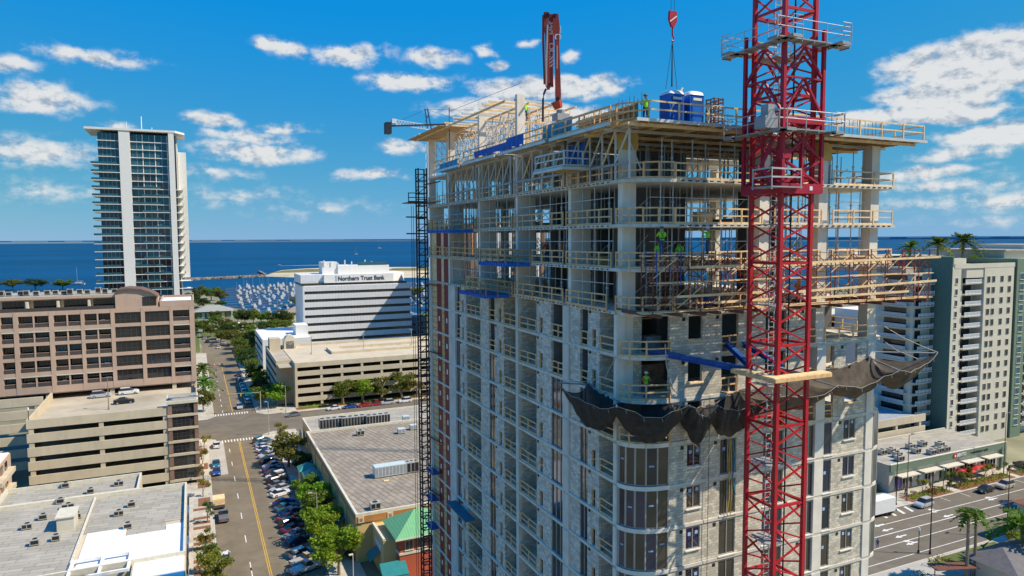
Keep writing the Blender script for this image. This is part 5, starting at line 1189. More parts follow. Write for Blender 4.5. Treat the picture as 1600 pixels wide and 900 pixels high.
tag(obj('yellow_scrap', MB().bar((*onz(600, 752, 8.3)[:2], 8.36), (*onz(608, 751, 8.3)[:2], 8.4), .7, .08), WOODP), 'patch of yellow lumber on the tan store roof', 'lumber')
# ---- second parking garage behind the cross street
G2_ = thing('cream_garage', 'cream five level parking garage behind the trees on the far side of the cross street', 'garage', (60, 265, 0)); gy = 242.6
for i in range(5):
    z1 = 15.2-2.95*i; z0 = z1-1.65
    box('band', 31.0, 108, gy, gy+.3, z0, z1, GTAN, G2_); box('slab', 31, 108, gy+.3, 288, z0+.3, z0+.6, GTAN, G2_); box('shade_back', 31, 108, gy+8, gy+8.2, z0-1.3, z0+.3, SHADEIN, G2_)  # dark sheets behind the bands carry the shade of each level
    for x in range(39, 108, 7): box('column', x-.4, x+.4, gy+.1, gy+.9, z0-1.3, z0, GTAN, G2_)
    box('side_band', 25.0, 25.3, 250.2, 288, z0, z1, GTAN, G2_); box('side_shade', 25.6, 25.8, 250.4, 288, z0-1.3, z0, SHADEIN, G2_)  # dark sheet as painted shade behind the side bands
box('corner_pier', 30.2, 31.0, gy-.15, gy+8, 0, 15.3, GTAN, G2_); box('recess_wall', 25.0, 30.2, 250, 250.3, 0, 15.2, GTAN, G2_); box('roof_deck', 25.3, 108, gy+.4, 288, 13.8, 13.95, ROOFD, G2_); box('rear_parapet', 25, 108, 288, 288.3, 0, 15.0, GTAN, G2_)
bx_ = onz(430, 552, 14); box('stair_house', 26.0, 30, 282, 287.9, 13.96, 18.6, GTAN, G2_); box('stair_house', 31.5, 36, 283, 287.8, 13.96, 18.0, CREAM, G2_); obj('stair_arch', MB().tube([(33.7, 282.9, 17.6), (33.7, 287, 17.6)], 1.9, 14), CREAM, G2_); box('stair_opening_shade', 32.3, 35.2, 282.9, 282.98, 14, 17.2, SHADEIN, G2_)  # opening is a dark sheet with its shade put into the colour
box('ramp_wall', 46, 100, 262, 262.3, 13.96, 15.1, GTAN, G2_); box('ramp_wall', 51, 100, 274, 274.3, 13.96, 15.1, GTAN, G2_); obj('ramp', MB().add([(46, 262.3, 14), (46, 273.9, 14), (54, 273.9, 13.97), (54, 262.3, 13.97), (46, 262.3, 15.2), (46, 273.9, 15.2)], [(0, 1, 5, 4), (4, 5, 2, 3), (0, 4, 3), (1, 2, 5)]), GTAN, G2_)
for i, (px, py) in enumerate(((487, 554), (568, 549), (643, 540))):
    p = onz(px, py, 14); o = thing('deck_lamp', 'thin lamp post on the cream garage roof, %s from the left' % ORD[i], 'lamp post', (p.x, p.y, 13.95), 'garage roof lamps'); rod('pole', (p.x, p.y, 13.95), (p.x, p.y, 20.5), .10, GREYP, o); box('lamp_head', p.x-.7, p.x+.7, p.y-.15, p.y+.15, 20.5, 20.65, GREYP, o); rod('footing', (p.x, p.y, 13.95), (p.x, p.y, 14.8), .4, GTAN, o)
# ---- white bank office
NT = thing('bank_office', 'white bank office block with dark strip windows and name lettering', 'building', (75, 350, 0)); ny = 345.0
box('core', 49, 100.6, ny+.3, 372, 0, 34, NTG, NT)
for i in range(9):
    z1 = 34.3-3.85*i; box('spandrel', 48.4, 101.3, ny, ny+.25, z1-2.45, z1, NTW, NT); box('spandrel', 48.35, 48.6, ny+.25, 372, z1-2.45, z1, NTW, NT)
    for x in range(50, 101, 4): box('window_post', x-.06, x+.06, ny+.2, ny+.28, z1-3.85, z1-2.45, RAILM, NT)
box('corner_fin', 47.6, 48.4, ny-.1, 372, 0, 34.3, NTW, NT); box('roof', 48.6, 101, ny+.25, 372, 34.3, 34.4, ROOFW, NT)
box('crown_window', 47.8, 99.5, ny+2.2, 371, 34.4, 35.6, NTG, NT); box('crown', 47.2, 58, ny+3.0, 372, 35.6, 39.6, NTW, NT); box('crown', 58, 92.5, ny+1.5, 372, 35.6, 39.6, MATS['white_paint'], NT); obj('crown_corner', MB().prism([(92.5, ny+1.5), (99.8, ny+8), (99.8, 372), (92.5, 372)], 35.6, 39.6), MATS['white_paint'], NT)
box('plant_room', 66, 92, ny+8, 366, 39.6, 43.6, TWW, NT); box('plant_room', 58.5, 66, ny+9, 364, 39.6, 45.5, TWW, NT)
for i in range(9): x = 59.2+i*3.4; box('roof_fin', x, x+.5, ny+8.6, ny+9.2, 43.6, 46.4-(i % 3)*.7, TWW, NT)
box('glass_screen', 76, 91, ny+8.4, ny+8.6, 43.6, 45.4, TEALG, NT)
me = textmesh('Northern Trust Bank', 3.1, .06, .05); me.materials.clear(); me.materials.append(mat('sign_dark', (.05, .045, .05), .6))
put('lettering', me, NT, Matrix(((.86, 0, 0, 76.2), (0, 0, -1, ny+1.42), (0, 1, 0, 37.5), (0, 0, 0, 1)))); box('anchor_mark', 63.6, 63.9, ny+1.42, ny+1.49, 36.2, 39.0, MATS['sign_dark'], NT)
# ---- low white building with blue shaded wall
LW_ = thing('low_white_building', 'low white flat roofed building in the shade between garage and bank', 'building', (36, 335, 0))
box('wall', 26.8, 47.4, 322, 362, 0, 12.9, TWW, LW_); box('roof', 27, 47.2, 322.2, 361.8, 12.91, 13.0, ROOFW, LW_); box('wing', 42, 47.5, 330, 340, 13.01, 17.6, TWW, LW_)
for z in (3, 6.5, 10): box('strip_window', 26.7, 26.79, 324, 360, z, z+1.1, DKGL, LW_)
# ---- tall white condominium
TW = thing('white_condo_tower', 'tall slim white condominium tower with glass balconies by the bay', 'building', (-22, 390, 0)); ty = 380.0; H_ = 109.5
def tx(px): return ony(px, 300, ty).x
box('core', -38.5, -5.5, ty+2.0, 404, 0, H_-2, DKGL, TW)
fin0, fin1, fin2, fin3 = -30.2, -25.2, -9.0, -6.0
box('fin', -29.6, -25.0, ty-1.2, 404, 0, H_-1, TWW, TW); box('fin', -8.6, -6.2, ty-1.6, 404.5, 0, H_-.5, TWW, TW); box('side_wall', -6.2, -5.0, ty+6, 404, 0, H_-3, TWW, TW); box('side_tower', -4.9, -1.2, ty+9, 405, 38, H_-9, TWW, TW)
obj('roof_slab', MB().prism([(-43.5, ty-1), (-30, ty-1.5), (-5.5, ty-1.8), (-1.5, ty+5), (-1.5, 405), (-43.5, 405)], H_-1.0, H_), TWW, TW)
rod('mast', (-20.5, 392, H_), (-20.5, 392, H_+8), .2, WHITE, TW); rod('mast', (-16, 392, H_), (-16, 392, H_+3), .12, WHITE, TW); rod('mast', (-27, 392, H_), (-27, 392, H_+5), .10, WHITE, TW)
FHT = 3.72
for k in range(28):
    z = H_-2-FHT*(k+1)
    if z < 18: break
    g = box('floor_plate', -38.8 if k < 3 else -41.5, -29.7, ty-.2 if k < 3 else ty-1.2, ty+14, z-.3, z, TWW, TW)
    box('pane', -38.2, -29.8, ty+1.0, ty+1.05, z, z+FHT-.3, TEALG if k < 5 or k % 3 == 0 else DKGL, g)
    for j in range(1, 5): x = -38.2+j*1.7; box('mullion', x-.07, x+.07, ty+.92, ty+1.0, z, z+FHT-.3, FRAME, g)
    if k >= 3: box('balcony_glass', -41.4, -30.6, ty-1.15, ty-1.1, z, z+1.05, TEALG, g); box('balcony_glass', -41.45, -41.4, ty-1.1, ty+13, z, z+1.05, TEALG, g)
    h2 = box('floor_plate', -25.0, -8.7, ty+.2, ty+2, z-.35, z, TWW, TW)
    for j in range(3):
        a = -24.6+j*5.3; box('pane', a, a+4.6, ty+.9, ty+.95, z, z+FHT-.4, [DKGL, TEALG, GLASSB][(k+j) % 3] if k > 4 else TEALG, h2); box('mullion', a+2.2, a+2.4, ty+.82, ty+.9, z, z+FHT-.4, FRAME, h2); box('mullion', a+4.6, a+5.0, ty+.75, ty+.95, z, z+FHT-.3, TWW, h2)
    if k > 5:
        s0 = (k % 2)*4; box('balcony_slab', -24.9+s0, -8.8-(4 if not k % 2 else 0), ty-1.3, ty+.19, z-.25, z, TWW, h2); box('balcony_glass', -24.9+s0, -8.8-(4 if not k % 2 else 0), ty-1.28, ty-1.23, z, z+1.0, TEALG, h2)
        box('side_balcony', -6.1, -3.0 if z > 40 else -.2, ty+1, ty+8.9, z-.25, z, TWW, TW); box('side_balcony_glass', -3.05 if z > 40 else -.25, -3.0 if z > 40 else -.2, ty+1, ty+8.9, z, z+1.0, TEALG, TW)
# ---- orange block hidden behind the tower; glimpsed through its open floors
OB = thing('orange_block', 'orange and cream block glimpsed through the open floors of the unfinished tower', 'building', (136, 320, 0))
box('wall', 117, 155, 300, 340, 0, 63.5, mat('orange_stucco', (.50, .24, .12), .85, var=.08), OB)
for j in range(7): box('white_bay', 119+j*5.2, 121.4+j*5.2, 299.4, 299.98, 2, 63, TWW, OB)
for j in range(6):
    for i in range(8): box('window', 121.6+j*5.2, 124+j*5.2, 299.9, 299.99, 34+i*3.6, 36+i*3.6, DKGL, OB)
OR2 = thing('orange_low_block', 'orange low block seen under the scaffold right of the crane', 'building', (230, 200, 0)); box('wall', 205, 248, 190, 206, 0, 26.5, MATS['orange_stucco'], OR2); box('roof', 204.5, 248.5, 189.5, 206.5, 26.5, 27.2, TRIM, OR2)
for j in range(6): box('window', 208+j*6, 210.2+j*6, 189.9, 189.99, 22, 24.4, DKGL, OR2)
W2 = thing('white_small_block', 'white block with paired windows seen between the right columns', 'building', (245, 185, 0)); box('wall', 222, 262, 176, 189.4, 0, 30, TWW, W2); windows_y(W2, [226+i*5 for i in range(7)], (26, 22, 18), 176, 2, 1.7, DKGL)
# ---- cream and green condominium on the right
RC = thing('cream_condo', 'cream and dark green condominium tower on the right with white balconies', 'building', (195, 125, 0)); fh = 2.95
def rows_z(n, top): return [top-2.2-fh*i for i in range(n)]
box('wall', 181, 184.7, 118, 135, 0, 48.4, CREAM, RC); box('green_wall', 180.9, 181.0, 117.9, 123.5, 0, 51.5, GRN, RC); box('green_wall', 180.9, 190, 123.5, 136, 48.4, 51.5, GRN, RC)
box('wall', 174, 180.9, 123.6, 136, 0, 47, CREAM, RC); box('wall', 184.7, 187.2, 119.2, 135, 0, 48.0, CREAM, RC); box('wall', 187.2, 194.6, 121.0, 135, 0, 46.6, CREAM, RC); box('balcony_header', 187.2, 194.6, 118.2, 121.0, 45.8, 48.6, CREAM, RC)
box('wall', 194.6, 207.6, 118, 135, 0, 48.9, CREAM, RC); box('green_wall', 208.3, 213, 117.6, 135, 0, 50.6, GRN2, RC); box('green_fin', 207.6, 208.3, 119, 135, 0, 49, SHADEIN, RC); box('wall', 213, 232, 120, 135, 0, 50, CREAM, RC)
windows_y(RC, (182.9,), rows_z(15, 46.6), 118, 1.0, 1.6, DKGL); windows_y(RC, (196.4, 198.5, 202.2, 205.6), rows_z(15, 46.6), 118, 1.3, 1.7, DKGL, sill=False, fr=TRIM); windows_y(RC, (210.6,), rows_z(15, 47.0), 117.6, 1.9, 1.8, TEALG)
for i in range(15):
    z = 46.6-2.3-fh*i
    s_ = box('balcony_slab', 187.2, 194.6, 118.4, 121, z-.25, z, CREAM, RC); box('balcony_rail', 187.2, 194.5, 118.35, 118.4, z, z+.25, WHITE, s_); box('balcony_rail', 187.2, 194.5, 118.35, 118.41, z+.95, z+1.08, WHITE, s_); box('balcony_infill', 187.3, 194.4, 118.37, 118.39, z+.25, z+.95, mat('balcony_mesh', (.45, .47, .47), .7), s_)
    for j in range(6): box('baluster', 187.25+j*1.43, 187.33+j*1.43, 118.33, 118.42, z, z+1.05, WHITE, s_)
    box('balcony_door', 189.5, 193.6, 120.9, 120.98, z, z+2.2, DKGL, s_)
    s_ = box('balcony_slab', 174.2, 180.4, 122.2, 123.6, z-.25, z, CREAM, RC); box('balcony_rail', 174.2, 180.3, 122.15, 122.2, z+.25, z+1.05, MATS['balcony_mesh'], s_); box('balcony_door', 174.8, 177, 123.5, 123.58, z, z+2.1, DKGL, s_)
    for j in range(5): box('baluster', 174.25+j*1.5, 174.35+j*1.5, 122.12, 122.22, z, z+1.1, WHITE, s_)
    s_ = box('balcony_slab', 172.6, 174, 124.5, 133.5, z-.25, z, CREAM, RC); box('balcony_rail', 172.55, 172.6, 124.5, 133.5, z+.1, z+1.0, MATS['balcony_mesh'], s_); box('balcony_door', 173.9, 173.98, 125.5, 132, z, z+2.2, DKGL, s_)
    s_ = box('balcony_slab', 214, 222, 117.8, 120, z-.25, z, CREAM, RC); box('balcony_rail', 214, 222, 117.75, 117.8, z+.2, z+1.05, MATS['balcony_mesh'], s_); box('balcony_door', 214.5, 221, 119.9, 119.98, z, z+2.2, DKGL, s_)
box('roof_terrace', 174, 232, 126, 150, 47.1, 48.6, ROOFD, RC); box('roof_house', 213, 236, 124, 146, 50.1, 52.6, CREAM, RC); box('roof_house_top', 212, 238, 123, 147, 52.6, 53.0, ROOFG, RC); box('roof_house', 176, 196, 138, 150, 48.6, 51.0, TWW, RC); box('canopy', 174, 204, 135, 152, 51.0, 51.3, TRIM, RC); box('lounge_glass', 186, 196, 137.9, 137.98, 48.7, 50.9, TEALG, RC); box('roof_house', 172, 182, 142, 152, 51.3, 53.2, TWW, RC); box('roof_house', 226, 240, 126, 140, 53.0, 54.4, CREAM, RC)
box('parapet', 182, 208, 117.95, 118.2, 48.4, 49.6, CREAM, RC); box('blocky_parapet', 190, 196, 124, 126, 47, 50.8, CREAM, RC)
# ---- right garage and restaurant row
RG = thing('grey_garage', 'low grey banded garage in the shade beside the cream condominium', 'garage', (163, 122, 0))
for i in range(3):
    z1 = 10.6-3.1*i; box('band', 140, 173.4, 118.6, 118.9, z1-1.9, z1, GTAN, RG); box('shade_back', 140, 173.4, 124, 124.2, z1-3.1, z1-1.9, SHADEIN, RG)  # dark sheet coloured as the shade behind each gap
    for x in (143, 153, 162.5, 171.5): box('column', x-.4, x+.4, 118.7, 119.5, z1-3.1, z1-1.9, GTAN, RG)
box('roof_deck', 140, 173.9, 118.9, 160, 9.3, 9.5, mat('deck_shade_blue', (.30, .33, .36), .9, var=.2), RG); box('base', 140, 173.4, 124.2, 160, 0, 9.3, GTAN, RG)  # blue tint of the shaded roof is put into the deck colour
box('stair_house', 166, 173.8, 132, 140, 9.5, 13.2, TWW, RG); box('elevator_door', 168, 169.4, 131.9, 131.98, 9.5, 12, mat('door_purple', (.10, .05, .35), .6), RG)
SH = thing('restaurant_row', 'single storey green restaurant row with red sign lettering beside the avenue', 'building', (160, 107, 0)); sy = 103.0
box('wall', 139.2, 180, sy, 117.6, 0, 5.2, CREAM, SH); box('roof', 139.3, 180, sy+.3, 117.5, 6.0, 6.05, ROOFG, SH); box('fascia', 138.9, 180.4, sy-.5, sy-.1, 4.9, 6.4, GRN2, SH); box('side_wall', 138.9, 139.2, sy-.1, 117.7, 0, 6.3, mat('beige_wall', (.42, .37, .29), .85), SH); box('rear_wall', 139.2, 180, 117.6, 117.9, 0, 6.3, CREAM, SH); box('fascia_trim', 138.8, 180.5, sy-.55, sy-.05, 6.4, 6.55, TRIM, SH); box('end_wall', 178.6, 180.4, sy-.6, sy+.2, 0, 5.4, GRN2, SH)
for i in range(5):
    x = 141+i*7.6; box('shop_window', x, x+5.6, sy-.12, sy-.04, .4, 3.4, DKGL, SH)
    for j in range(1, 5): box('mullion', x+j*1.12-.06, x+j*1.12+.06, sy-.18, sy-.12, .4, 3.4, WHITE, SH)
    box('canopy', x-.3, x+5.9, sy-2.0, sy-.12, 3.7, 3.95, TRIM, SH); box('poster', x+.4, x+2.0, sy-.16, sy-.13, .8, 2.9, [mat('poster_violet', (.20, .08, .40), .6), mat('poster_pale', (.45, .62, .75), .6), mat('poster_green', (.12, .25, .08), .6)][i % 3], SH) if i < 3 else None
me = textmesh('BENTO', 1.05, .04, .02); me.materials.clear(); me.materials.append(WHITE); put('lettering', me, SH, Matrix(((1, 0, 0, 163.2), (0, 0, -1, sy-.55), (0, 1, 0, 5.62), (0, 0, 0, 1))))
me = textmesh('+ asian kitchen + sushi', .72, .04, .01); me.materials.clear(); me.materials.append(MATS['sign_dark']); put('lettering', me, SH, Matrix(((1, 0, 0, 169.8), (0, 0, -1, sy-.55), (0, 1, 0, 5.6), (0, 0, 0, 1))))
lg = put('round_logo', cylm(mat('logo_red', (.55, .03, .02), .5), 16), SH, Matrix.Translation((160.7, sy-.56, 5.62)) @ Matrix.Rotation(rad(90), 4, 'X') @ Matrix.Diagonal((1.2, 1.2, .1, 1))); put('logo_core', cylm(WHITE, 12), SH, Matrix.Translation((160.8, sy-.63, 5.62)) @ Matrix.Rotation(rad(90), 4, 'X') @ Matrix.Diagonal((.55, .55, .05, 1)))
for i, (px, py) in enumerate(((1378, 710), (1392, 708), (1402, 714), (1405, 720), (1422, 701), (1431, 708), (1455, 710), (1467, 707), (1477, 705), (1441, 697), (1468, 698))): p = onz(px, py, 6.05); ac_unit(p.x, p.y, 6.05, 1.8, 1.4, 1.25, 'grey rooftop unit on the restaurant row, %s from the tower side' % ORD[i])
# ---- tile-roofed house corner at the right edge
TH_ = thing('tile_roof_house', 'cream house with terracotta tile roof at the lower right edge', 'building', (150, 74, 0)); box('wall', 140.5, 165, 66, 77.4, 0, 6.8, CREAM, TH_); obj('roof', MB().add([(139.5, 65, 6.8), (166, 65, 6.8), (166, 78.2, 6.8), (139.5, 78.2, 6.8), (145, 71.6, 9.6), (166, 71.6, 9.6)], [(0, 1, 5, 4), (1, 2, 5), (2, 3, 4, 5), (3, 0, 4), (3, 2, 1, 0)]), TILE, TH_)
for i in range(2):
    for j in range(2): box('shutter_window', 140.38, 140.49, 68+i*4.5, 70.4+i*4.5, 1.2+j*3, 3.2+j*3, RUST, TH_)
LR = thing('grey_roof_pavilion', 'low pavilion with dark hipped roof near the lower right palms', 'pavilion', (122, 68, 0)); box('wall', 117, 130, 64, 71, 0, 3.4, CREAM, LR); obj('roof', MB().add([(116, 63, 3.4), (131, 63, 3.4), (131, 72.4, 3.4), (116, 72.4, 3.4), (120, 68, 5.6), (127, 68, 5.6)], [(0, 1, 5, 4), (1, 2, 5), (2, 3, 4, 5), (3, 0, 4), (3, 2, 1, 0)]), mat('slate_roof', (.16, .15, .15), .85, var=.15), LR)
bf = thing('brown_sign_frame', 'rusty brown awning frame beside the lower right corner lawn', 'awning', (113, 69, 0)); obj('canopy', MB().bar((109, 72.5, 2.6), (116, 70, 2.6), 2.4, .15), RUST, bf); [rod('post', (x, y, 0), (x, y, 2.6), .08, RUST, bf) for x, y in ((109.5, 72.3), (115.5, 70.2))]
# ---- shore buildings by the marina
MK = thing('market_hall', 'teal walled hall with grey hipped roof near the marina', 'building', (18, 520, 0)); q = onz(336, 497); x, y = q.x, q.y
box('wall', x-13, x+11, y, y+16, 0, 5, mat('teal_wall', (.03, .22, .18), .8), MK); obj('roof', MB().add([(x-15, y-2, 5), (x+13, y-2, 5), (x+13, y+18, 5), (x-15, y+18, 5), (x-5, y+8, 9), (x+3, y+8, 9)], [(0, 1, 5, 4), (1, 2, 5), (2, 3, 4, 5), (3, 0, 4), (3, 2, 1, 0)]), mat('hall_roof', (.30, .31, .28), .8), MK)
for i in range(7): box('mural', x-12+i*3.3, x-10+i*3.3, y-.1, y-.01, .6, 4, [ORNG, CREAM, WOODP][i % 3], MK)
SB = thing('beige_boathouse', 'beige hipped boathouse behind the low white building', 'building', (60, 470, 0)); q = onz(462, 504); x, y = q.x, q.y; box('wall', x-6, x+16, y, y+14, 0, 7, CREAM, SB); obj('roof', MB().add([(x-7, y-1, 7), (x+17, y-1, 7), (x+17, y+15, 7), (x-7, y+15, 7), (x, y+7, 10.5), (x+10, y+7, 10.5)], [(0, 1, 5, 4), (1, 2, 5), (2, 3, 4, 5), (3, 0, 4), (3, 2, 1, 0)]), mat('brown_roof', (.28, .23, .17), .85), SB)
tn = onz(373, 518); tag(obj('white_tent', MB().add([(tn.x-5, tn.y-5, 3), (tn.x+5, tn.y-5, 3), (tn.x+5, tn.y+5, 3), (tn.x-5, tn.y+5, 3), (tn.x, tn.y, 6), (tn.x-5, tn.y-5, 0), (tn.x+5, tn.y-5, 0)], [(0, 1, 4), (1, 2, 4), (2, 3, 4), (3, 0, 4), (0, 5, 6, 1)]), WHITE), 'white peaked tent on the sandy plaza', 'tent')
BS = thing('grey_bank_annex', 'blue grey building squeezed between the bank and the tower', 'building', (112, 360, 0)); box('wall', 102.5, 111, 352, 380, 0, 16, mat('blue_grey', (.20, .25, .30), .8), BS); windows_y(BS, (104.5, 108.5), (3, 7, 11), 352, 2, 2, DKGL)
# ---------------------------------------------------------------- trees and palms
LEAF = {k: mat('leaf_'+k, c, .75, kind='leaf', spec=.25) for k, c in dict(olive=(.165, .19, .035), lime=(.24, .35, .025), dark=(.075, .115, .025), mid=(.16, .245, .032), yellow=(.24, .23, .035)).items()}
BARK = mat('bark', (.20, .165, .12), .9, var=.3, nscale=4); PALMB = mat('palm_bark', (.25, .20, .14), .9, var=.3, nscale=5); FROND = mat('frond', (.12, .18, .03), .6, kind='leaf'); FRONDB = mat('frond_bright', (.12, .22, .02), .6, kind='leaf')
def tree_meshes(seed, R_, H_, dens, leaf=.50, flat=.75):
    r = random.Random(seed); th = H_*.30; tk = MB()
    tk.tube([(0, 0, 0), (.05, 0, th*.6), (0, .05, th)], .22, 7, .15)
    cl = []
    for i in range(int(13*dens)):
        a = r.uniform(0, 6.283); q = math.sqrt(r.random()); z = r.uniform(-1, 1)
        rr = R_*.68*q*math.sqrt(max(.1, 1-z*z*.7)); cl.append(Vector((rr*math.cos(a), rr*math.sin(a), H_*.63+z*H_*.25*flat/.75)))
    for c in cl:
        mid = Vector((c.x*.35, c.y*.35, (th+c.z)*.5)); tk.tube([(0, 0, th*.9), mid, c], .10, 5, .02)
    lf = MB()
    for c in cl:
        cr = R_*r.uniform(.26, .42)
        for j in range(170):
            d = Vector((r.gauss(0, 1), r.gauss(0, 1), r.gauss(0, .8))).normalized()*cr*r.random()**.45; d.z *= .72
            p = c+d; u = Vector((r.gauss(0, 1), r.gauss(0, 1), r.gauss(0, .6))).normalized(); v = u.orthogonal().normalized(); v = v*math.cos(j)+u.cross(v)*math.sin(j)
            s_ = leaf*r.uniform(.55, 1.25); lf.add([p-u*s_*.5, p+v*s_*.32, p+u*s_*.5, p-v*s_*.32], [(0, 1, 2, 3)])
    return tk.mesh('trunk', BARK), lf.mesh('crown', LEAF['olive'])
TM = {}
def tree(x, y, kind, R_, H_, label, seed=0, dens=1.0, cat='tree', z=0, name='tree', group='street trees'):
    k = (seed, round(dens, 1))
    if k not in TM: TM[k] = tree_meshes(seed, 3.6, 7.0, dens)
    t = thing(name, label, cat, (x, y, z), group, random.uniform(0, 6)); M_ = WM[t.name] @ Matrix.Diagonal((R_/3.6, R_/3.6, H_/7.0, 1))
    put('trunk', TM[k][0], t, M_); c = put('crown', TM[k][1], t, M_)
    c.material_slots[0].link = 'OBJECT'; c.material_slots[0].material = LEAF[kind]; return t
right_row = [(20.8, 116.6, 'lime', 4.9, 8.6), (20.6, 125.2, 'lime', 4.3, 7.8), (20.6, 131.8, 'lime', 4.5, 7.8), (20.6, 138.6, 'mid', 4.2, 7.6), (20.8, 144.6, 'lime', 4.2, 7.6), (20.8, 150.5, 'mid', 4.2, 7.2), (22.2, 155, 'dark', 2.2, 5.0)]
for i, (x, y, k, r_, h) in enumerate(right_row): tree(x, y, k, r_, h, 'leafy green street tree beside the tan store, %s from the red pavilion' % ORD[i], i % 4)
tree(20.2, 179, 'olive', 6.2, 9.0, 'wide olive tree over the parked cars near the intersection', 1); tree(22.4, 171.5, 'dark', 3.4, 6.4, 'dark small tree in the shade behind the wide olive tree', 2); tree(20.8, 203, 'yellow', 3.0, 5.5, 'thin bare tree at the corner by the crossing', 5, .5)
for i, (x, y, k, r_, h, d) in enumerate([(1.6, 118.5, 'yellow', 3.7, 7.4, .8), (.8, 127, 'olive', 2.6, 6.0, .6), (.5, 137, 'yellow', 2.2, 5.4, .4), (1.0, 150, 'olive', 1.7, 4.6, .4), (.4, 166, 'yellow', 2.0, 5.0, .3), (.6, 176, 'yellow', 2.4, 5.4, .3), (.6, 187, 'olive', 2.0, 5.0, .3), (1.2, 205, 'yellow', 2.2, 4.6, .3)]):
    tree(x, y, k, r_, h, 'sparse yellowish tree on the left pavement, %s from the bottom edge' % ORD[i], 5+i % 3, d)
far_row = [(1.6, 249, 'olive', 3.8, 8, 'olive tree on the left corner beyond the intersection'), (24.8, 246.5, 'lime', 5.6, 8.8, 'bright lime tree on the far right corner of the intersection'), (20.2, 250, 'mid', 4.8, 8.2, 'olive tree left of the bright lime corner tree'), (20.5, 262, 'dark', 4.0, 8, 'dark tree along the far street by the cream garage, nearest the intersection'), (21, 274, 'lime', 4.2, 8.4, 'lime tree along the far street by the cream garage'), (20.4, 287, 'dark', 4.2, 9, 'dark tree along the far street before the low white building'),
 (20.5, 300, 'olive', 4.8, 10, 'olive tree by the corner of the low white building'), (20, 316, 'dark', 5, 11, 'tall dark tree left of the low white building'), (19.5, 334, 'olive', 5, 10, 'olive tree further along the far street'), (21, 352, 'mid', 5.4, 10, 'rounded green tree behind the low white building corner'), (19, 372, 'olive', 5, 9, 'olive tree at the far end of the street row'), (26, 388, 'olive', 6, 10, 'broad olive tree at the plaza edge')]
for i, (x, y, k, r_, h, lb) in enumerate(far_row): tree(x, y, k, r_, h, lb, i % 4)
for i, (px, k, r_, h, d) in enumerate([(536, 'mid', 6.0, 10.0, .8), (571, 'lime', 4.4, 8.4, 1), (602, 'olive', 5.2, 8.8, .7), (640, 'olive', 6.2, 10.0, .7), (668, 'yellow', 4, 7, .5)]):
    p = onz(px, 632); tree(p.x, 239.8, k, r_, h, ['loose olive tree before the cream garage, leftmost', 'vivid lime tree in the middle before the cream garage', 'thin olive tree before the cream garage beside the lime one', 'spreading olive tree before the cream garage near the hoist mast', 'thin tree right of the spreading olive tree'][i], (i+2) % 4 if d > .75 else 5+i % 3, d)
rr = random.Random(11)
extra = [(338, 512), (352, 516), (300, 505), (366, 522), (380, 526), (410, 520), (428, 518), (446, 516), (356, 530), (408, 505), (335, 498), (306, 492), (450, 500), (418, 503)]
for i, (px, py) in enumerate(extra):
    p = onz(px, py); tree(p.x, p.y, ['mid', 'olive', 'dark'][i % 3], rr.uniform(4.5, 6.5), rr.uniform(6.5, 9.5), '%s park tree between the street end and the marina, %s in photo order' % (['mid green', 'olive', 'dark'][i % 3], ORD[i]), i % 4, group='park trees')
pk = [(300, 478, 9, 12, 'dark'), (312, 468, 10, 14, 'olive'), (330, 470, 11, 15, 'mid'), (345, 474, 8, 13, 'olive'), (318, 482, 8, 9, 'dark'), (345, 486, 7, 9, 'dark'), (318, 520, 6, 9, 'dark'), (330, 527, 6, 8, 'olive'), (308, 524, 6, 9, 'mid'), (372, 505, 5, 10, 'mid'), (383, 508, 6, 12, 'dark'), (396, 508, 6, 11, 'mid'), (425, 511, 7, 10, 'dark'), (440, 511, 8, 12, 'dark'), (452, 508, 6, 10, 'olive'), (415, 517, 5, 5, 'mid'), (460, 478, 6, 8, 'olive'), (470, 480, 6, 9, 'olive'), (345, 535, 5, 8, 'olive'), (362, 540, 6, 9, 'olive'), (376, 545, 6, 9, 'olive'), (392, 530, 5, 9, 'mid'), (390, 552, 6, 9, 'dark'),
      (20, 452, 16, 12, 'olive'), (55, 452, 16, 13, 'dark'), (98, 451, 15, 12, 'mid'), (655, 462, 10, 10, 'mid'), (648, 466, 9, 10, 'olive')]
for i, (px, py, r_, h, k) in enumerate(pk):
    p = onz(px, py); tree(p.x, p.y, k, r_*.9, h, '%s waterfront tree, %s counted along the shore in photo order' % ({'dark': 'dark green', 'olive': 'olive', 'mid': 'mid green'}[k], ORD[i] if i < 20 else 'twenty-'+ORD[i-20]), i % 4, group='waterfront trees')
for i, (px, k, r_, h, d) in enumerate([(1432, 'yellow', 1.6, 4.2, .3), (1442, 'yellow', 1.5, 4.0, .3), (1473, 'olive', 1.7, 4.4, .3), (1486, 'yellow', 1.6, 4.2, .3), (1496, 'olive', 2.0, 4.0, .6), (1520, 'yellow', 2.2, 4.8, .4), (1537, 'yellow', 1.8, 4.2, .3), (1556, 'olive', 1.8, 4.2, .3), (1576, 'yellow', 1.8, 4.0, .3)]):
    p = onz(px, 772-(px-1432)*.19); tree(p.x, 98.6+.6*(i % 2), k, r_, h, 'small bare budding tree in the avenue planting bed, %s from the tower side' % ORD[i], 5+i % 3, d)
tree(164, 79.5, 'mid', 6.0, 13.5, 'large dark green tree at the right edge beyond the avenue', 3, 1.6)
tree(133, 73, 'yellow', 2.4, 5, 'pale leafless tree behind the lower right palms', 6, .4)
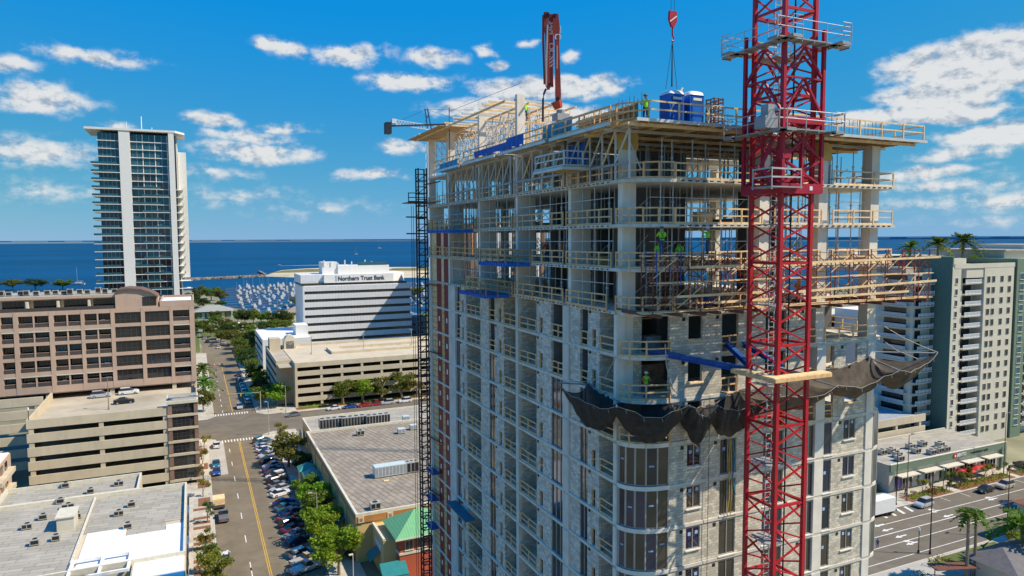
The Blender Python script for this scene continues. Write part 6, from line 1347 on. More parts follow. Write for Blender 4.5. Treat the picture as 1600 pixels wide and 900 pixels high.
def frond_mesh(n, L, droop, seed, m_, fan=False):
    r = random.Random(seed); mb = MB()
    for i in range(n):
        a = 6.283*i/n*2.4+r.uniform(-.2, .2); e = r.uniform(-.35, 1.15); d = Vector((math.cos(a)*math.cos(e), math.sin(a)*math.cos(e), math.sin(e))); side = Vector((-math.sin(a), math.cos(a), 0))
        l = L*r.uniform(.8, 1.1); pts = []
        for j in range(7): t = j/6; pts.append(d*l*t+Vector((0, 0, -droop*l*t*t)))
        for j in range(6):
            t = (j+.5)/6; w = l*(.17 if not fan else .26)*math.sin(math.pi*min(1, t*.9+.12))
            for sgn in (-1, 1):
                p, q = pts[j], pts[j+1]; tip = (p+q)/2+side*sgn*w+d*l*.10+Vector((0, 0, -w*.45)); mb.add([p, q, tip+d*l*.06, tip-d*l*.02], [(0, 1, 2, 3)])
        mb.tube(pts, .03, 3, .01)
    return mb.mesh('fronds', m_)
FM = {'date': frond_mesh(34, 3.0, .55, 1, FROND), 'date2': frond_mesh(36, 3.2, .7, 2, FRONDB), 'fan': frond_mesh(30, 1.9, .75, 3, FRONDB, True)}
def palm(x, y, z, H_, s_, kind, label, group='palms'):
    t = thing('palm_tree', label, 'palm', (x, y, z), group); mb = MB().tube([(x, y, z), (x+.05, y, z+H_*.5), (x, y+.04, z+H_)], .24*s_, 8, .17*s_).tube([(x, y, z+H_-.7*s_), (x, y, z+H_)], .2*s_, 8, .34*s_)
    obj('trunk', mb, PALMB, t); put('crown', FM[kind], t, Matrix.Translation((x, y, z+H_)) @ Matrix.Rotation(random.uniform(0, 6), 4, 'Z') @ Matrix.Scale(s_, 4))
for i, (px, sc) in enumerate(((1422, 1.3), (1465, 1.55), (1505, 1.8))): p = ony(px, 397, 131); palm(p.x, 131, 48.6, 3.0*sc+1.6, sc, 'date', ['leftmost and smallest rooftop date palm on the cream condominium', 'middle rooftop date palm on the cream condominium', 'largest rooftop date palm, rightmost on the cream condominium'][i])
for i, (px, py, dx) in enumerate(((1483, 400, 0), (1522, 400, 0))): p = ony(px, 396, 131); tree(p.x, 131, 'lime' if i else 'mid', 1.7, 3.4, ['round green rooftop bush left of the largest date palm', 'dark round rooftop bush right of the largest date palm'][i], 2, 1.0, 'bush', 48.6, 'bush')
palm(2.2, 283, 0, 9, 1.6, 'date2', 'tall date palm beside the brown block, further up the street'); palm(2.4, 263, 0, 7.5, 1.7, 'date2', 'broad date palm beside the garage, nearer the intersection')
q = onz(1519, 905); palm(114.5, 70.3, 0, 11.6, 1.25, 'fan', 'tall fan palm left of the pair by the avenue corner'); palm(117.0, 70.6, 0, 11.0, 1.15, 'fan', 'slightly shorter fan palm, right of the pair by the avenue corner'); palm(126.5, 68.6, 0, 8.2, 1.9, 'date2', 'low bushy palm at the lower right corner')
# hedges and beds
def hedge(x0, x1, y0, y1, h, kind, label, seed, n=500, leaf=.35, z=.1):
    r = random.Random(seed); mb = MB()
    for i in range(n):
        p = Vector((r.uniform(x0, x1), r.uniform(y0, y1), z+h*r.random()**.5*(.7+.3*math.sin(i)))); u = Vector((r.gauss(0, 1), r.gauss(0, 1), r.gauss(0, .7))).normalized(); v = u.orthogonal().normalized(); s_ = leaf*r.uniform(.6, 1.3)
        mb.add([p-u*s_*.5, p+v*s_*.35, p+u*s_*.5, p-v*s_*.35], [(0, 1, 2, 3)])
    o = tag(obj('hedge', mb, LEAF[kind]), label, 'hedge', 'hedges'); return o
hedge(140, 152, 97.2, 99.8, .9, 'lime', 'clipped hedge in the avenue bed behind the white car', 1); hedge(156, 174, 97.2, 99.8, 1.0, 'lime', 'clipped hedge in the avenue bed between white car and dark car', 2, 700); hedge(178, 194, 97.2, 99.6, 1.0, 'mid', 'clipped hedge in the avenue bed at the right', 3, 600)
for i, (x, y) in enumerate(((147, 98.5), (183, 98))): hedge(x-1, x+1, y-1, y+1, 1.7, 'olive', ['reddish shrub among the avenue hedge behind the white car', 'reddish shrub among the right avenue hedge'][i], 20+i, 160).data.materials[0] = mat('leaf_red', (.22, .02, .025), .8, kind='leaf')
hedge(132, 139, 104.5, 108, 1.7, 'mid', 'dense green bushes at the side wall of the restaurant row', 4, 600); hedge(98, 109, 70.5, 74, 1.6, 'mid', 'trimmed hedge on the corner below the tower', 5, 900); hedge(31, 40, 238.8, 241.5, .9, 'lime', 'low hedge before the cream garage ramp', 6, 400); hedge(44, 92, 238.8, 241.5, .8, 'olive', 'long planting bed before the cream garage', 7, 1500); hedge(114, 118, 75, 77, 1.5, 'yellow', 'flowering shrub on the corner lawn', 8, 250); hedge(21.8, 24.3, 121, 156, 1.9, 'dark', 'dark shrubs against the tan store wall', 9, 1600, .45); hedge(23, 62, 490, 497, 1.5, 'mid', 'hedge row along the waterfront promenade', 10, 900, .9)
hedge(-1.2, 1.3, 106, 140, 1.1, 'olive', 'straggly shrubs along the left pavement beds', 12, 500, .4)

# ---------------------------------------------------------------- cars
TYRE = mat('tyre', (.02, .02, .02), .85); RIM = mat('rim', (.5, .5, .5), .35, .7); CGL = glass('car_glass', (.02, .025, .03), .06, spec=.7); LAMPW = mat('headlight', (.75, .75, .72), .2); LAMPR = mat('taillight', (.35, .01, .01), .3); CARP = mat('car_paint', (.5, .5, .5), .28, .1, var=.03, spec=.6)
def car_proto(kind, L, W, H_, prof, cab):
    t = thing('parked_car', 'car shape kept aside', 'car', (0, 0, -500), 'parked cars'); w = W/2; M0 = WM[t.name]
    def loft(secs, closed_w):
        vs = []; fs = []; n = len(secs)
        for (x, zb, zt, hw, hwt) in secs: vs += [(x, -hw, zb), (x, -hw*1.0, (zb+zt)/2+.05), (x, -hwt, zt), (x, hwt, zt), (x, hw, (zb+zt)/2+.05), (x, hw, zb)]
        for i in range(n-1):
            for j in range(5): fs.append((i*6+j, i*6+j+1, (i+1)*6+j+1, (i+1)*6+j))
            fs.append((i*6+5, i*6, (i+1)*6, (i+1)*6+5))
        fs += [(5, 4, 3, 2, 1, 0), tuple(range((n-1)*6, n*6))]
        return MB().add(vs, fs)
    b = put('body', loft([(x*L, zb, zt, w*k, w*k*.93) for x, zb, zt, k in prof], w).mesh('body', CARP), t, M0)
    cb = [(x*L, z0, z1, w*k, w*k2) for x, z0, z1, k, k2 in cab]; g = put('glasshouse', loft(cb, w).mesh('glasshouse', CGL), t, M0)
    rx = [c for c in cb if c[2] > H_*.9]; x0, x1 = rx[0][0], rx[-1][0]
    put('roof', MB().box(x0, x1, -w*.66, w*.66, H_-.03, H_+.03).mesh('roof', CARP), t, M0)
    for sx in (-.31, .30):
        for sg in (-1, 1):
            wh = put('wheel', MB().tube([(sx*L, sg*(w-.22), .33), (sx*L, sg*(w+.01), .33)], .33, 12).mesh('wheel', TYRE), t, M0); put('rim', MB().tube([(sx*L, sg*(w-.05), .33), (sx*L, sg*(w+.025), .33)], .2, 8).mesh('rim', RIM), wh, M0)
    for sg in (-1, 1):
        put('headlight', MB().box(L*.485, L*.505, sg*w*.62-.2, sg*w*.62+.2, .58, .75).mesh('headlight', LAMPW), t, M0); put('taillight', MB().box(-L*.505, -L*.485, sg*w*.7-.16, sg*w*.7+.16, .7, .92).mesh('taillight', LAMPR), t, M0)
        for px_ in (-.02,): put('pillar', MB().bar((px_*L, sg*w*.92, H_*.58), (px_*L-.05, sg*w*.70, H_), .09, .05).mesh('pillar', CARP), t, M0)
        put('mirror', MB().box(L*.17, L*.21, sg*(w+.02)-.09, sg*(w+.02)+.09, H_*.62, H_*.70).mesh('mirror', CARP), t, M0)
    proto_done(t); return t
SED = car_proto('sedan', 4.6, 1.84, 1.45, [(-.5, .35, .82, .86), (-.47, .25, .95, .95), (-.3, .22, .98, 1), (.2, .22, .95, 1), (.42, .25, .82, .97), (.49, .3, .68, .86), (.5, .4, .6, .8)], [(-.40, .93, .96, .86, .84), (-.22, .9, 1.42, .93, .68), (.04, .9, 1.45, .93, .68), (.24, .9, .96, .90, .84)])
SUV = car_proto('suv', 4.7, 1.92, 1.72, [(-.5, .4, .98, .9), (-.48, .3, 1.08, .97), (-.3, .26, 1.1, 1), (.2, .26, 1.08, 1), (.43, .3, .98, .97), (.5, .36, .8, .86)], [(-.485, 1.05, 1.1, .9, .86), (-.40, 1.05, 1.68, .94, .72), (.05, 1.05, 1.72, .94, .72), (.24, 1.05, 1.1, .9, .84)])
PICK = car_proto('pickup', 5.5, 1.95, 1.8, [(-.5, .45, 1.05, .96), (-.1, .35, 1.06, .98), (.2, .32, 1.1, 1), (.43, .35, 1.04, .97), (.5, .42, .9, .88)], [(-.06, 1.05, 1.1, .94, .86), (-.04, 1.05, 1.78, .94, .74), (.1, 1.05, 1.8, .94, .74), (.25, 1.05, 1.1, .9, .84)])
COLS = dict(white=(.72, .72, .71), silver=(.42, .44, .46), grey=(.16, .17, .18), black=(.015, .015, .018), red=(.32, .02, .02), blue=(.02, .06, .28), navy=(.015, .025, .08), brown=(.12, .07, .05), teal=(.03, .14, .18), beige=(.45, .40, .32), maroon=(.14, .015, .03))
def car(proto, x, y, z, heading, colr, label): return clone(proto, (x, y, z), heading, 1, label, {'car_paint': mat('car_paint_'+colr, COLS[colr], .28, .1, var=.03, spec=.6)})
seq = [('silver', SED), ('black', SED), ('silver', SUV), ('navy', SED), ('grey', SED), ('maroon', SED), ('brown', SUV), ('red', SED), ('navy', SED), ('teal', SED), ('blue', SED), ('white', SED), ('silver', SED), ('grey', SED), ('black', SUV), ('white', SUV), ('black', SED), ('blue', SED), ('white', SED), ('black', SUV), ('grey', SED), ('silver', SUV), ('navy', SED), ('white', SED), ('silver', SED), ('grey', SED), ('teal', SUV)]
y = 118.6; slot = 0
for i in range(29):
    y = 120.8+i*3.0
    if i in (3, 12): continue
    c, p_ = seq[slot % len(seq)]
    big = i in (0, 1)
    lab = '%s %s in the angled kerb row, %s' % (c, {SED.name: 'car', SUV.name: 'SUV', PICK.name: 'pickup'}[(PICK if big else p_).name], (ORD[slot]+' from the bottom edge') if slot < 14 else (ORD[26-slot]+' from the crossing'))
    car(PICK if big else p_, 16.2+random.uniform(-.25, .25), y, .02, rad(22)+(math.pi if random.random() < .25 else 0), 'silver' if i == 0 else ('beige' if i == 1 else c), lab.replace(c, 'silver' if i == 0 else 'beige', 1) if big else lab); slot += 1
car(SED, 4.3, 205.5, .03, rad(90), 'white', 'white sedan parked on the concrete pad left of the street'); car(SED, 3.6, 181.5, .03, rad(-90), 'blue', 'bright blue car parked at the left kerb'); car(SED, 3.7, 187.8, .03, rad(-90), 'teal', 'dark teal car parked behind the bright blue car'); car(PICK, 4.0, 151, .02, rad(90), 'grey', 'dark pickup parked at the left kerb'); car(SED, 3.4, 131, .02, rad(90), 'white', 'white car half hidden by the yellowish tree'); car(SUV, 12.8, 250, .02, rad(-90), 'silver', 'silver SUV waiting at the far side of the intersection')
cb_ = onz(342, 789); bx = thing('cardboard_load', 'brown box trailer load standing in the left kerb lane', 'box', (cb_.x, cb_.y, 0)); box('box', cb_.x-1.2, cb_.x+1.2, cb_.y-1.5, cb_.y+1.5, .5, 1.8, WOODP, bx); box('bed', cb_.x-1.1, cb_.x+1.1, cb_.y-3.0, cb_.y+1.4, .3, .5, DARKST, bx); rod('wheel', (cb_.x-1.2, cb_.y, .3), (cb_.x+1.2, cb_.y, .3), .3, TYRE, bx, 10)
for i, (yy, c) in enumerate(((257, 'silver'), (263, 'white'), (269, 'teal'), (275, 'white'), (281, 'silver'), (288, 'white'), (296, 'grey'), (304, 'silver'), (311, 'navy'))): car(SED if i % 3 else SUV, 15.9, yy, .02, rad(90), c, '%s car in the far street kerb row, %s from the intersection' % (c, ORD[i]))
for i, (px, py, c, pr) in enumerate(((549, 639, 'blue', SED), (570, 636, 'red', SED), (608, 634, 'silver', SUV), (634, 630, 'white', SUV), (522, 641, 'white', SED), (590, 636, 'red', SED), (456, 646, 'grey', SED))): p = onz(px, py); car(pr, p.x, 234 if i != 6 else 231, .03, rad(180+6), c, '%s %s parked on the cross street, %s' % (c, 'SUV' if pr is SUV else 'car', ['below the lime tree', 'beside the blue one', 'with its flank lit near the hoist mast', 'nearest the hoist mast', 'furthest left of the parked row', 'in the middle of the row', 'turning by the corner palm planter'][i]))
car(SUV, onz(205, 607, GZ).x, 203.6, GZ, rad(3), 'white', 'white SUV under the brown block at the garage roof edge'); car(SUV, onz(163, 612, GZ).x, 202.4, GZ, rad(3), 'silver', 'pale blue van beside the white SUV on the garage roof'); car(SED, onz(196, 626, GZ).x, onz(196, 630, GZ).y, GZ, rad(3), 'black', 'black sedan alone on the sunlit garage roof'); car(SED, -23, 210, GZ, rad(90), 'grey', 'grey car in the dark under the brown block')
car(SED, -21, 180, 9.0-.3, rad(90), 'red', 'red car showing through a garage gap') if False else None
p = onz(1443, 791); car(SUV, p.x, p.y, .03, rad(185), 'silver', 'silver SUV parked before the hatched bay on the avenue'); p = onz(1543, 770); car(SED, p.x, p.y+.6, .03, rad(182), 'black', 'black sedan parked on the avenue before the red umbrellas'); p = onz(1573, 763); car(SUV, p.x, p.y+.4, .03, rad(182), 'beige', 'pale beige SUV parked on the avenue at the right edge')
car(SUV, 152.0, 136, 9.5, rad(0), 'black', 'black SUV on the shaded garage roof beside the brown net'); car(SUV, 183.5, 100.5, .05, rad(60), 'black', 'black car in the shaded carport right of the restaurants')
tr = onz(1384, 802); TRL = thing('box_trailer', 'white box trailer poking out behind the tower on the avenue', 'trailer', (tr.x, tr.y, 0)); box('box', tr.x-6, tr.x+1.3, tr.y-1.2, tr.y+1.2, .8, 3.6, WHITE, TRL); box('chassis', tr.x-6, tr.x+2.2, tr.y-.9, tr.y+.9, .55, .8, DARKST, TRL)
for dx in (-1.2, -.2): [rod('wheel', (tr.x+dx, tr.y+s_*1.0, .4), (tr.x+dx, tr.y+s_*1.22, .4), .4, TYRE, TRL, 12) for s_ in (-1, 1)]
# ---------------------------------------------------------------- street furniture
def lamp(x, y, H_, label, arm=(1.2, 0), m_=None, globe=False, z=0):
    o = thing('street_lamp', label, 'street lamp', (x, y, z), 'street lamps'); m_ = m_ or DARKST
    obj('pole', MB().tube([(x, y, z), (x, y, z+H_)], .12 if H_ > 6 else .08, 8, .07), m_, o); rod('base', (x, y, z), (x, y, z+.5), .2, m_, o)
    if globe: put('globe', MB().tube([(x, y, z+H_), (x, y, z+H_+.15), (x, y, z+H_+.4), (x, y, z+H_+.5)], .2, 10, .12).mesh('globe', WHITE), o)
    else: rod('arm', (x, y, z+H_-.1), (x+arm[0], y+arm[1], z+H_+.15), .05, m_, o); box('lamp_head', x+arm[0]-.35, x+arm[0]+.35, y+arm[1]-.2, y+arm[1]+.2, z+H_+.08, z+H_+.24, m_, o)
p = onz(1453, 866); lamp(p.x, p.y, 13.0, 'tall thin dark pole at the near kerb of the avenue'); p = onz(1573, 838); lamp(p.x, p.y, 12.5, 'tall brown pole beside the tile roofed house', m_=RUST); p = onz(1435, 864); lamp(p.x, p.y, 4.2, 'short globe lamp on the corner lawn of the avenue', globe=True); p = onz(1401, 790); lamp(p.x, 97.5, 12, 'thin dark pole left of the wooden pole by the restaurants'); p = onz(1413, 782); lamp(p.x, 98, 14.5, 'thick wooden utility pole before the restaurants', m_=BARK); p = onz(1583, 748); lamp(p.x, 99, 15, 'wooden utility pole at the right end of the restaurants', m_=BARK); p = onz(1482, 772); lamp(p.x, 98.2, 5, 'short globe lamp in the middle avenue bed', globe=True)
p = onz(492, 805); lamp(19.9, 133, 9.0, 'grey lamp post rising through the street trees', (-1.2, 0), ACM); p = onz(538, 900); lamp(22.6, 113.5, 4.5, 'short pale post by the pickup at the bottom edge', (-.3, 0), CREAM); lamp(18.6, 211.6, 9.8, 'pale tall post on the near right corner of the crossing', (-.6, 0), ACM); lamp(26.3, 236.5, 9.0, 'grey lamp post before the lime corner tree', (-.9, 0), ACM); lamp(-2.6, 206, 4.6, 'globe lamp on the left corner of the crossing', globe=True); lamp(.4, 195, 4.6, 'globe lamp on the left pavement by the white sedan', globe=True); lamp(.6, 174, 4.6, 'globe lamp on the left pavement by the blue car', globe=True)
p = onz(170, 640, GZ); lamp(p.x, p.y, 7.5, 'yellowish lamp post in the middle of the garage roof', (.6, 0), PALMB, z=GZ); lamp(-33.0, 176.6, 3.4, 'globe lamp on the left corner of the garage parapet', globe=True, z=GZ+.3)
SGN = thing('traffic_signal', 'mast arm traffic signal with green street name sign over the far street', 'traffic signal', (19, 243, 0)); rod('pole', (19, 243, 0), (19, 243, 6.6), .14, ACM, SGN); rod('mast_arm', (19, 243, 6.3), (8.6, 243, 6.7), .08, ACM, SGN)
for x in (9.4, 13): box('signal_head', x-.2, x+.2, 242.7, 243, 5.6, 6.6, mat('signal_yellow', (.5, .35, .03), .5), SGN)
box('street_sign', 14.2, 16.4, 242.85, 242.9, 6.0, 6.7, mat('sign_green', (.01, .25, .10), .5), SGN)
for i, x in enumerate((5.2, 7.2, 8.6)): o = thing('traffic_barrel', 'orange barrier at the closed far end of the street, %s from the left' % ORD[i], 'barrier', (x+2, 340, 0), 'orange barriers'); rod('barrel', (x+2, 340, 0), (x+2, 340, 1.0), .4, mat('orange_plastic', (.6, .14, .02), .6), o, 8); rod('stripe', (x+2, 340, .55), (x+2, 340, .75), .41, WHITE, o, 8)
RU = mat('umbrella_red', (.52, .03, .03), .7)
for i, (px, py) in enumerate(((1508, 737), (1518, 735), (1529, 731), (1538, 727), (1545, 733))):
    p = onz(px, py, 2.4); o = thing('patio_umbrella', 'red patio umbrella outside the restaurants, %s from the left' % ORD[i], 'umbrella', (p.x, 100.9, .13), 'red patio umbrellas'); x, y = p.x, 101.3-.5*(i % 2); rod('pole', (x, y, .13), (x, y, 2.8), .04, WHITE, o, 6)
    obj('canopy', MB().add([(x+1.5*math.cos(j*.785), y+1.5*math.sin(j*.785), 2.2) for j in range(8)]+[(x, y, 2.9)], [(j, (j+1) % 8, 8) for j in range(8)]), RU, o)
for i, (x, y) in enumerate(((11, 395), (8, 405), (14, 412), (6, 420), (12, 428), (16, 400), (5, 436))): car(SED, x, y, .02, rad(80), ['white', 'grey', 'silver', 'black', 'white', 'navy', 'beige'][i], '%s car in the lot by the waterfront, %s from the street' % (['white', 'grey', 'silver', 'black', 'white', 'navy', 'beige'][i], ORD[i]))
# ---------------------------------------------------------------- marina
HULL = mat('hull_white', (.52, .52, .50), .4, var=.08); DOCK = mat('dock', (.20, .19, .17), .9); BCAB = mat('boat_cabin', (.10, .12, .16), .4); COVER = mat('boat_cover', (.04, .10, .30), .8)
def hull(L, B, H_, mast=0, fly=0):
    mb = MB(); prof = [(-.5, .85), (-.2, 1), (.2, .9), (.4, .5), (.5, .04)]; vs = []; n = len(prof)
    for x, k in prof: vs += [(x*L, -B*k/2*.7, 0), (x*L, -B*k/2, H_), (x*L, B*k/2, H_), (x*L, B*k/2*.7, 0)]
    fs = [(i*4+j, i*4+(j+1) % 4, (i+1)*4+(j+1) % 4, (i+1)*4+j) for i in range(n-1) for j in range(4)]+[(3, 2, 1, 0)]
    mb.add(vs, fs); return mb.mesh('hull', HULL)
BT = []
for (L, B, H_, mast, fly, cov) in ((9, 3, 1.3, 12, 0, 1), (12, 3.8, 1.6, 16, 0, 0), (13, 4.4, 1.9, 0, 1, 0), (9, 3.2, 1.4, 0, 0, 0), (16, 5, 2.3, 0, 2, 0), (8, 2.8, 1.1, 0, 0, 1)):
    BT.append((hull(L, B, H_), MB().box(-.25*L, .2*L, -B*.3, B*.3, H_, H_+1.1+.4*fly).mesh('cabin', COVER if cov else HULL), MB().box(-.1*L, .08*L, -B*.25, B*.25, H_+1.1+.4*fly, H_+1.1+1.4*fly+.05).mesh('flybridge', HULL if fly else BCAB), (MB().tube([(.05*L, 0, H_), (.05*L, 0, H_+mast)], .07, 4).bar((.05*L, 0, H_+2), (-.4*L, 0, H_+2.1), .25).mesh('mast', WHITE) if mast else MB().box(-.18*L, .21*L, -B*.305, B*.305, H_+.5, H_+.85).mesh('cabin_window', BCAB)), mast))
rr = random.Random(21); nb = 0; BN = ['small sailboat with blue cover', 'white sloop with bare mast', 'white motor yacht', 'white cabin cruiser', 'large white yacht with flybridge', 'small boat with blue cover']
for r_ in range(13):
    yy = 575+r_*27
    x0 = onz(358, 470).x*yy/onz(358, 470).y; x1 = 250 if r_ > 3 else 190
    dk = tag(box('dock', max(26, x0-4), x1+20, yy-7.4, yy-6.4, -1.1, -.7, DOCK), 'floating dock of the marina, %s from the shore' % ORD[r_], 'dock', 'marina docks')
    x = max(27, x0)+rr.uniform(0, 4); cnt = 0
    while x < x1:
        x += rr.uniform(6.0, 10.0)
        pxy = proj((x, yy, 0))
        if not (352 < pxy[0] < 476 or 640 < pxy[0] < 662): continue
        k = rr.choice((0, 1, 2, 2, 3, 3, 4, 5)) if r_ < 11 else rr.choice((1, 2, 4, 4))
        o = thing('moored_boat', '%s, %s from the left in marina row %s' % (BN[k], ORD[cnt] if cnt < 20 else 'last', ORD[r_]), 'boat', (x, yy+rr.uniform(-1, 1), -1.1), 'moored boats', rad(90+rr.uniform(-4, 4)+180*(rr.random() < .4)), .78)
        for nm, me in zip(('hull', 'cabin', 'flybridge', 'mast' if BT[k][4] else 'cabin_window'), BT[k][:4]): put(nm, me, o, WM[o.name])
        nb += 1; cnt += 1
def wake_boat(px, py, L, lab, k, s_=1):
    p = onz(px, py, -1.2); o = thing('boat_under_way', lab, 'boat', (p.x, p.y, -1.15), 'boats out on the bay', rad(170), s_)
    for nm, me in zip(('hull', 'cabin', 'flybridge', 'mast' if BT[k][4] else 'cabin_window'), BT[k][:4]): put(nm, me, o, WM[o.name])
    if L: obj('wake', MB().add([(p.x, p.y-1.5, -1.12), (p.x+L, p.y-7, -1.12), (p.x+L, p.y+7, -1.12), (p.x, p.y+1.5, -1.12)], [(0, 1, 2, 3)]), mat('foam', (.75, .8, .82), .8), o)
wake_boat(436, 415.5, 150, 'speedboat drawing a white wake across the bay', 3, 1.2); wake_boat(592.5, 389, 0, 'tiny white sailboat out on the bay, right', 1, 2.4); wake_boat(556, 398.5, 0, 'tiny white boat out on the bay, left of the sailboat', 1, 1.6); wake_boat(122, 445, 0, 'white sailboat left of the white condominium tower', 1, 1.3)
wl = onz(560, 412, -1.1)

for pr in (SED, SUV, PICK):                              # the shapes the cars were copied from are not part of the place
    for ch in list(pr.children):
        for g in list(ch.children): bpy.data.objects.remove(g)
        bpy.data.objects.remove(ch)
    bpy.data.objects.remove(pr)
# ---------------------------------------------------------------- people
SKIN = mat('skin', (.42, .25, .17), .6); LIME = mat('hi_vis_lime', (.28, .72, .03), .7, var=.1); ORAN = mat('hi_vis_orange', (.75, .20, .02), .7, var=.1); JEAN = mat('jeans', (.05, .08, .16), .85); DARKC = mat('dark_cloth', (.04, .04, .05), .85); HATW = mat('hat_white', (.75, .75, .73), .35); HATB = mat('hat_blue', (.03, .15, .40), .35); HATK = mat('hat_dark', (.10, .09, .09), .5); BOOT = mat('boots', (.10, .06, .035), .8)
def person(x, y, z, face, label, shirt=LIME, sleeve=None, pants=JEAN, hat=HATW, pose=None, harness=False):
    J = dict(pelvis=(0, 0, .95, .15), waist=(0, 0, 1.12, .145), chest=(0, .01, 1.34, .165), neck=(0, .0, 1.50, .065), head0=(0, .02, 1.58, .085), head1=(0, .02, 1.69, .10), head2=(0, .01, 1.78, .06),
             shL=(.19, 0, 1.43, .085), elL=(.27, .02, 1.16, .055), haL=(.26, .14, .94, .042), shR=(-.19, 0, 1.43, .085), elR=(-.27, .02, 1.16, .055), haR=(-.26, .14, .94, .042),
             hiL=(.10, 0, .90, .105), knL=(.12, .04, .50, .075), anL=(.12, 0, .10, .055), toL=(.13, .15, .05, .045), hiR=(-.10, 0, .90, .105), knR=(-.12, .04, .50, .075), anR=(-.12, 0, .10, .055), toR=(-.13, .15, .05, .045))
    for k, v in (pose or {}).items(): J[k] = tuple(v)+(J[k][3],)
    for s_ in 'LR':                                     # five fingers each
        h = Vector(J['ha'+s_][:3]); e = Vector(J['el'+s_][:3]); d = (h-e).normalized(); sd_ = d.cross(Vector((0, 1, .3))).normalized(); cv = d.cross(sd_)
        J['pa'+s_] = tuple(h+d*.07)+(.036,)
        for i, (o_, l) in enumerate(((-.030, .062), (-.010, .075), (.010, .070), (.030, .055))): J['f%d%s' % (i, s_)] = tuple(h+d*(.085+l)+sd_*o_*1.2+cv*.03)+(.011,)
        J['th'+s_] = tuple(h+d*.06+sd_*(.065 if s_ == 'L' else -.065)+cv*.02)+(.012,)
    E_ = [('pelvis', 'waist', 1), ('waist', 'chest', 1), ('chest', 'neck', 1), ('neck', 'head0', 0), ('head0', 'head1', 0), ('head1', 'head2', 0)]
    for s_ in 'LR': E_ += [('chest', 'sh'+s_, 1), ('sh'+s_, 'el'+s_, 2), ('el'+s_, 'ha'+s_, 2), ('ha'+s_, 'pa'+s_, 0)]+[('pa'+s_, 'f%d%s' % (i, s_), 0) for i in range(4)]+[('ha'+s_, 'th'+s_, 0), ('pelvis', 'hi'+s_, 3), ('hi'+s_, 'kn'+s_, 3), ('kn'+s_, 'an'+s_, 3), ('an'+s_, 'to'+s_, 4)]
    names = list(J); ix = {n: i for i, n in enumerate(names)}
    me = bpy.data.meshes.new('skeleton'); me.from_pydata([J[n][:3] for n in names], [(ix[a], ix[b]) for a, b, _ in E_], [])
    o = bpy.data.objects.new('skeleton', me); col.objects.link(o); md = o.modifiers.new('skin', 'SKIN'); md.use_smooth_shade = True
    for i, n in enumerate(names): me.skin_vertices[0].data[i].radius = (J[n][3], J[n][3]*(.72 if n in ('pelvis', 'waist', 'chest') else 1)); 
    me.skin_vertices[0].data[0].use_root = True
    sb = o.modifiers.new('sub', 'SUBSURF'); sb.levels = 1; sb.render_levels = 1
    dg = bpy.context.evaluated_depsgraph_get(); bm_ = bpy.data.meshes.new_from_object(o.evaluated_get(dg)); bpy.data.objects.remove(o)
    bm_.materials.clear()
    for m_ in (SKIN, shirt, sleeve or shirt, pants, BOOT): bm_.materials.append(m_)
    seg = [(Vector(J[a][:3]), Vector(J[b][:3]), c) for a, b, c in E_]
    for f in bm_.polygons:
        c = f.center; best = min(seg, key=lambda s_: ((c-(s_[0]+(s_[1]-s_[0])*max(0, min(1, (c-s_[0]).dot(s_[1]-s_[0])/max(1e-6, (s_[1]-s_[0]).length_squared))))).length)); f.material_index = best[2]; f.use_smooth = True
    t = thing('person', label, 'person', (x, y, z), 'people', face); M_ = WM[t.name]
    bd = put('body', bm_, t, M_)
    hx = Vector(J['head1'][:3])
    if hat:
        hm = MB().grid(lambda s_, t_: (hx.x+.135*math.cos(6.283*s_)*math.cos(1.5*t_), hx.y+.15*math.sin(6.283*s_)*math.cos(1.5*t_), hx.z+.045+.12*math.sin(1.5*t_)), 12, 4); hm.prism([(hx.x+.16*math.cos(j*.52), hx.y+.03+.19*math.sin(j*.52)) for j in range(12)], hx.z+.035, hx.z+.055)
        put('hard_hat', hm.mesh('hard_hat', hat, True), t, M_)
    else: put('hair', MB().grid(lambda s_, t_: (hx.x+.115*math.cos(6.283*s_)*math.cos(1.5*t_), hx.y-.02+.125*math.sin(6.283*s_)*math.cos(1.5*t_), hx.z+.02+.11*math.sin(1.5*t_)), 12, 4).mesh('hair', DARKC, True), t, M_)
    fc = MB().box(hx.x-.045, hx.x-.02, hx.y+.088, hx.y+.102, hx.z-.01, hx.z+.008).box(hx.x+.02, hx.x+.045, hx.y+.088, hx.y+.102, hx.z-.01, hx.z+.008).box(hx.x-.03, hx.x+.03, hx.y+.075, hx.y+.095, hx.z-.085, hx.z-.072)
    put('eyes_and_mouth', fc.mesh('eyes_and_mouth', DARKC), t, M_); put('nose', MB().add([(hx.x-.015, hx.y+.09, hx.z-.045), (hx.x+.015, hx.y+.09, hx.z-.045), (hx.x, hx.y+.125, hx.z-.04), (hx.x, hx.y+.09, hx.z)], [(0, 1, 2), (0, 2, 3), (1, 3, 2), (0, 3, 1)]).mesh('nose', SKIN), t, M_)
    if harness:
        for a, b in (((-.13, 1.5), (.11, 1.08)), ((.13, 1.5), (-.11, 1.08))): put('harness_strap', MB().bar((a[0], -.135, a[1]), (b[0], -.125, b[1]), .045, .02).mesh('harness_strap', DARKC), t, M_)
        put('belt', MB().tube([(.16*math.cos(q*.5236), .125*math.sin(q*.5236), 1.06) for q in range(13)], .03, 5).mesh('belt', DARKC), t, M_)
    return t
work = dict(elL=(.30, .14, 1.22), haL=(.16, .34, 1.25), elR=(-.30, .14, 1.22), haR=(-.16, .34, 1.25)); reach = dict(elL=(.30, .20, 1.48), haL=(.22, .44, 1.60), elR=(-.28, .12, 1.20), haR=(-.14, .34, 1.22))
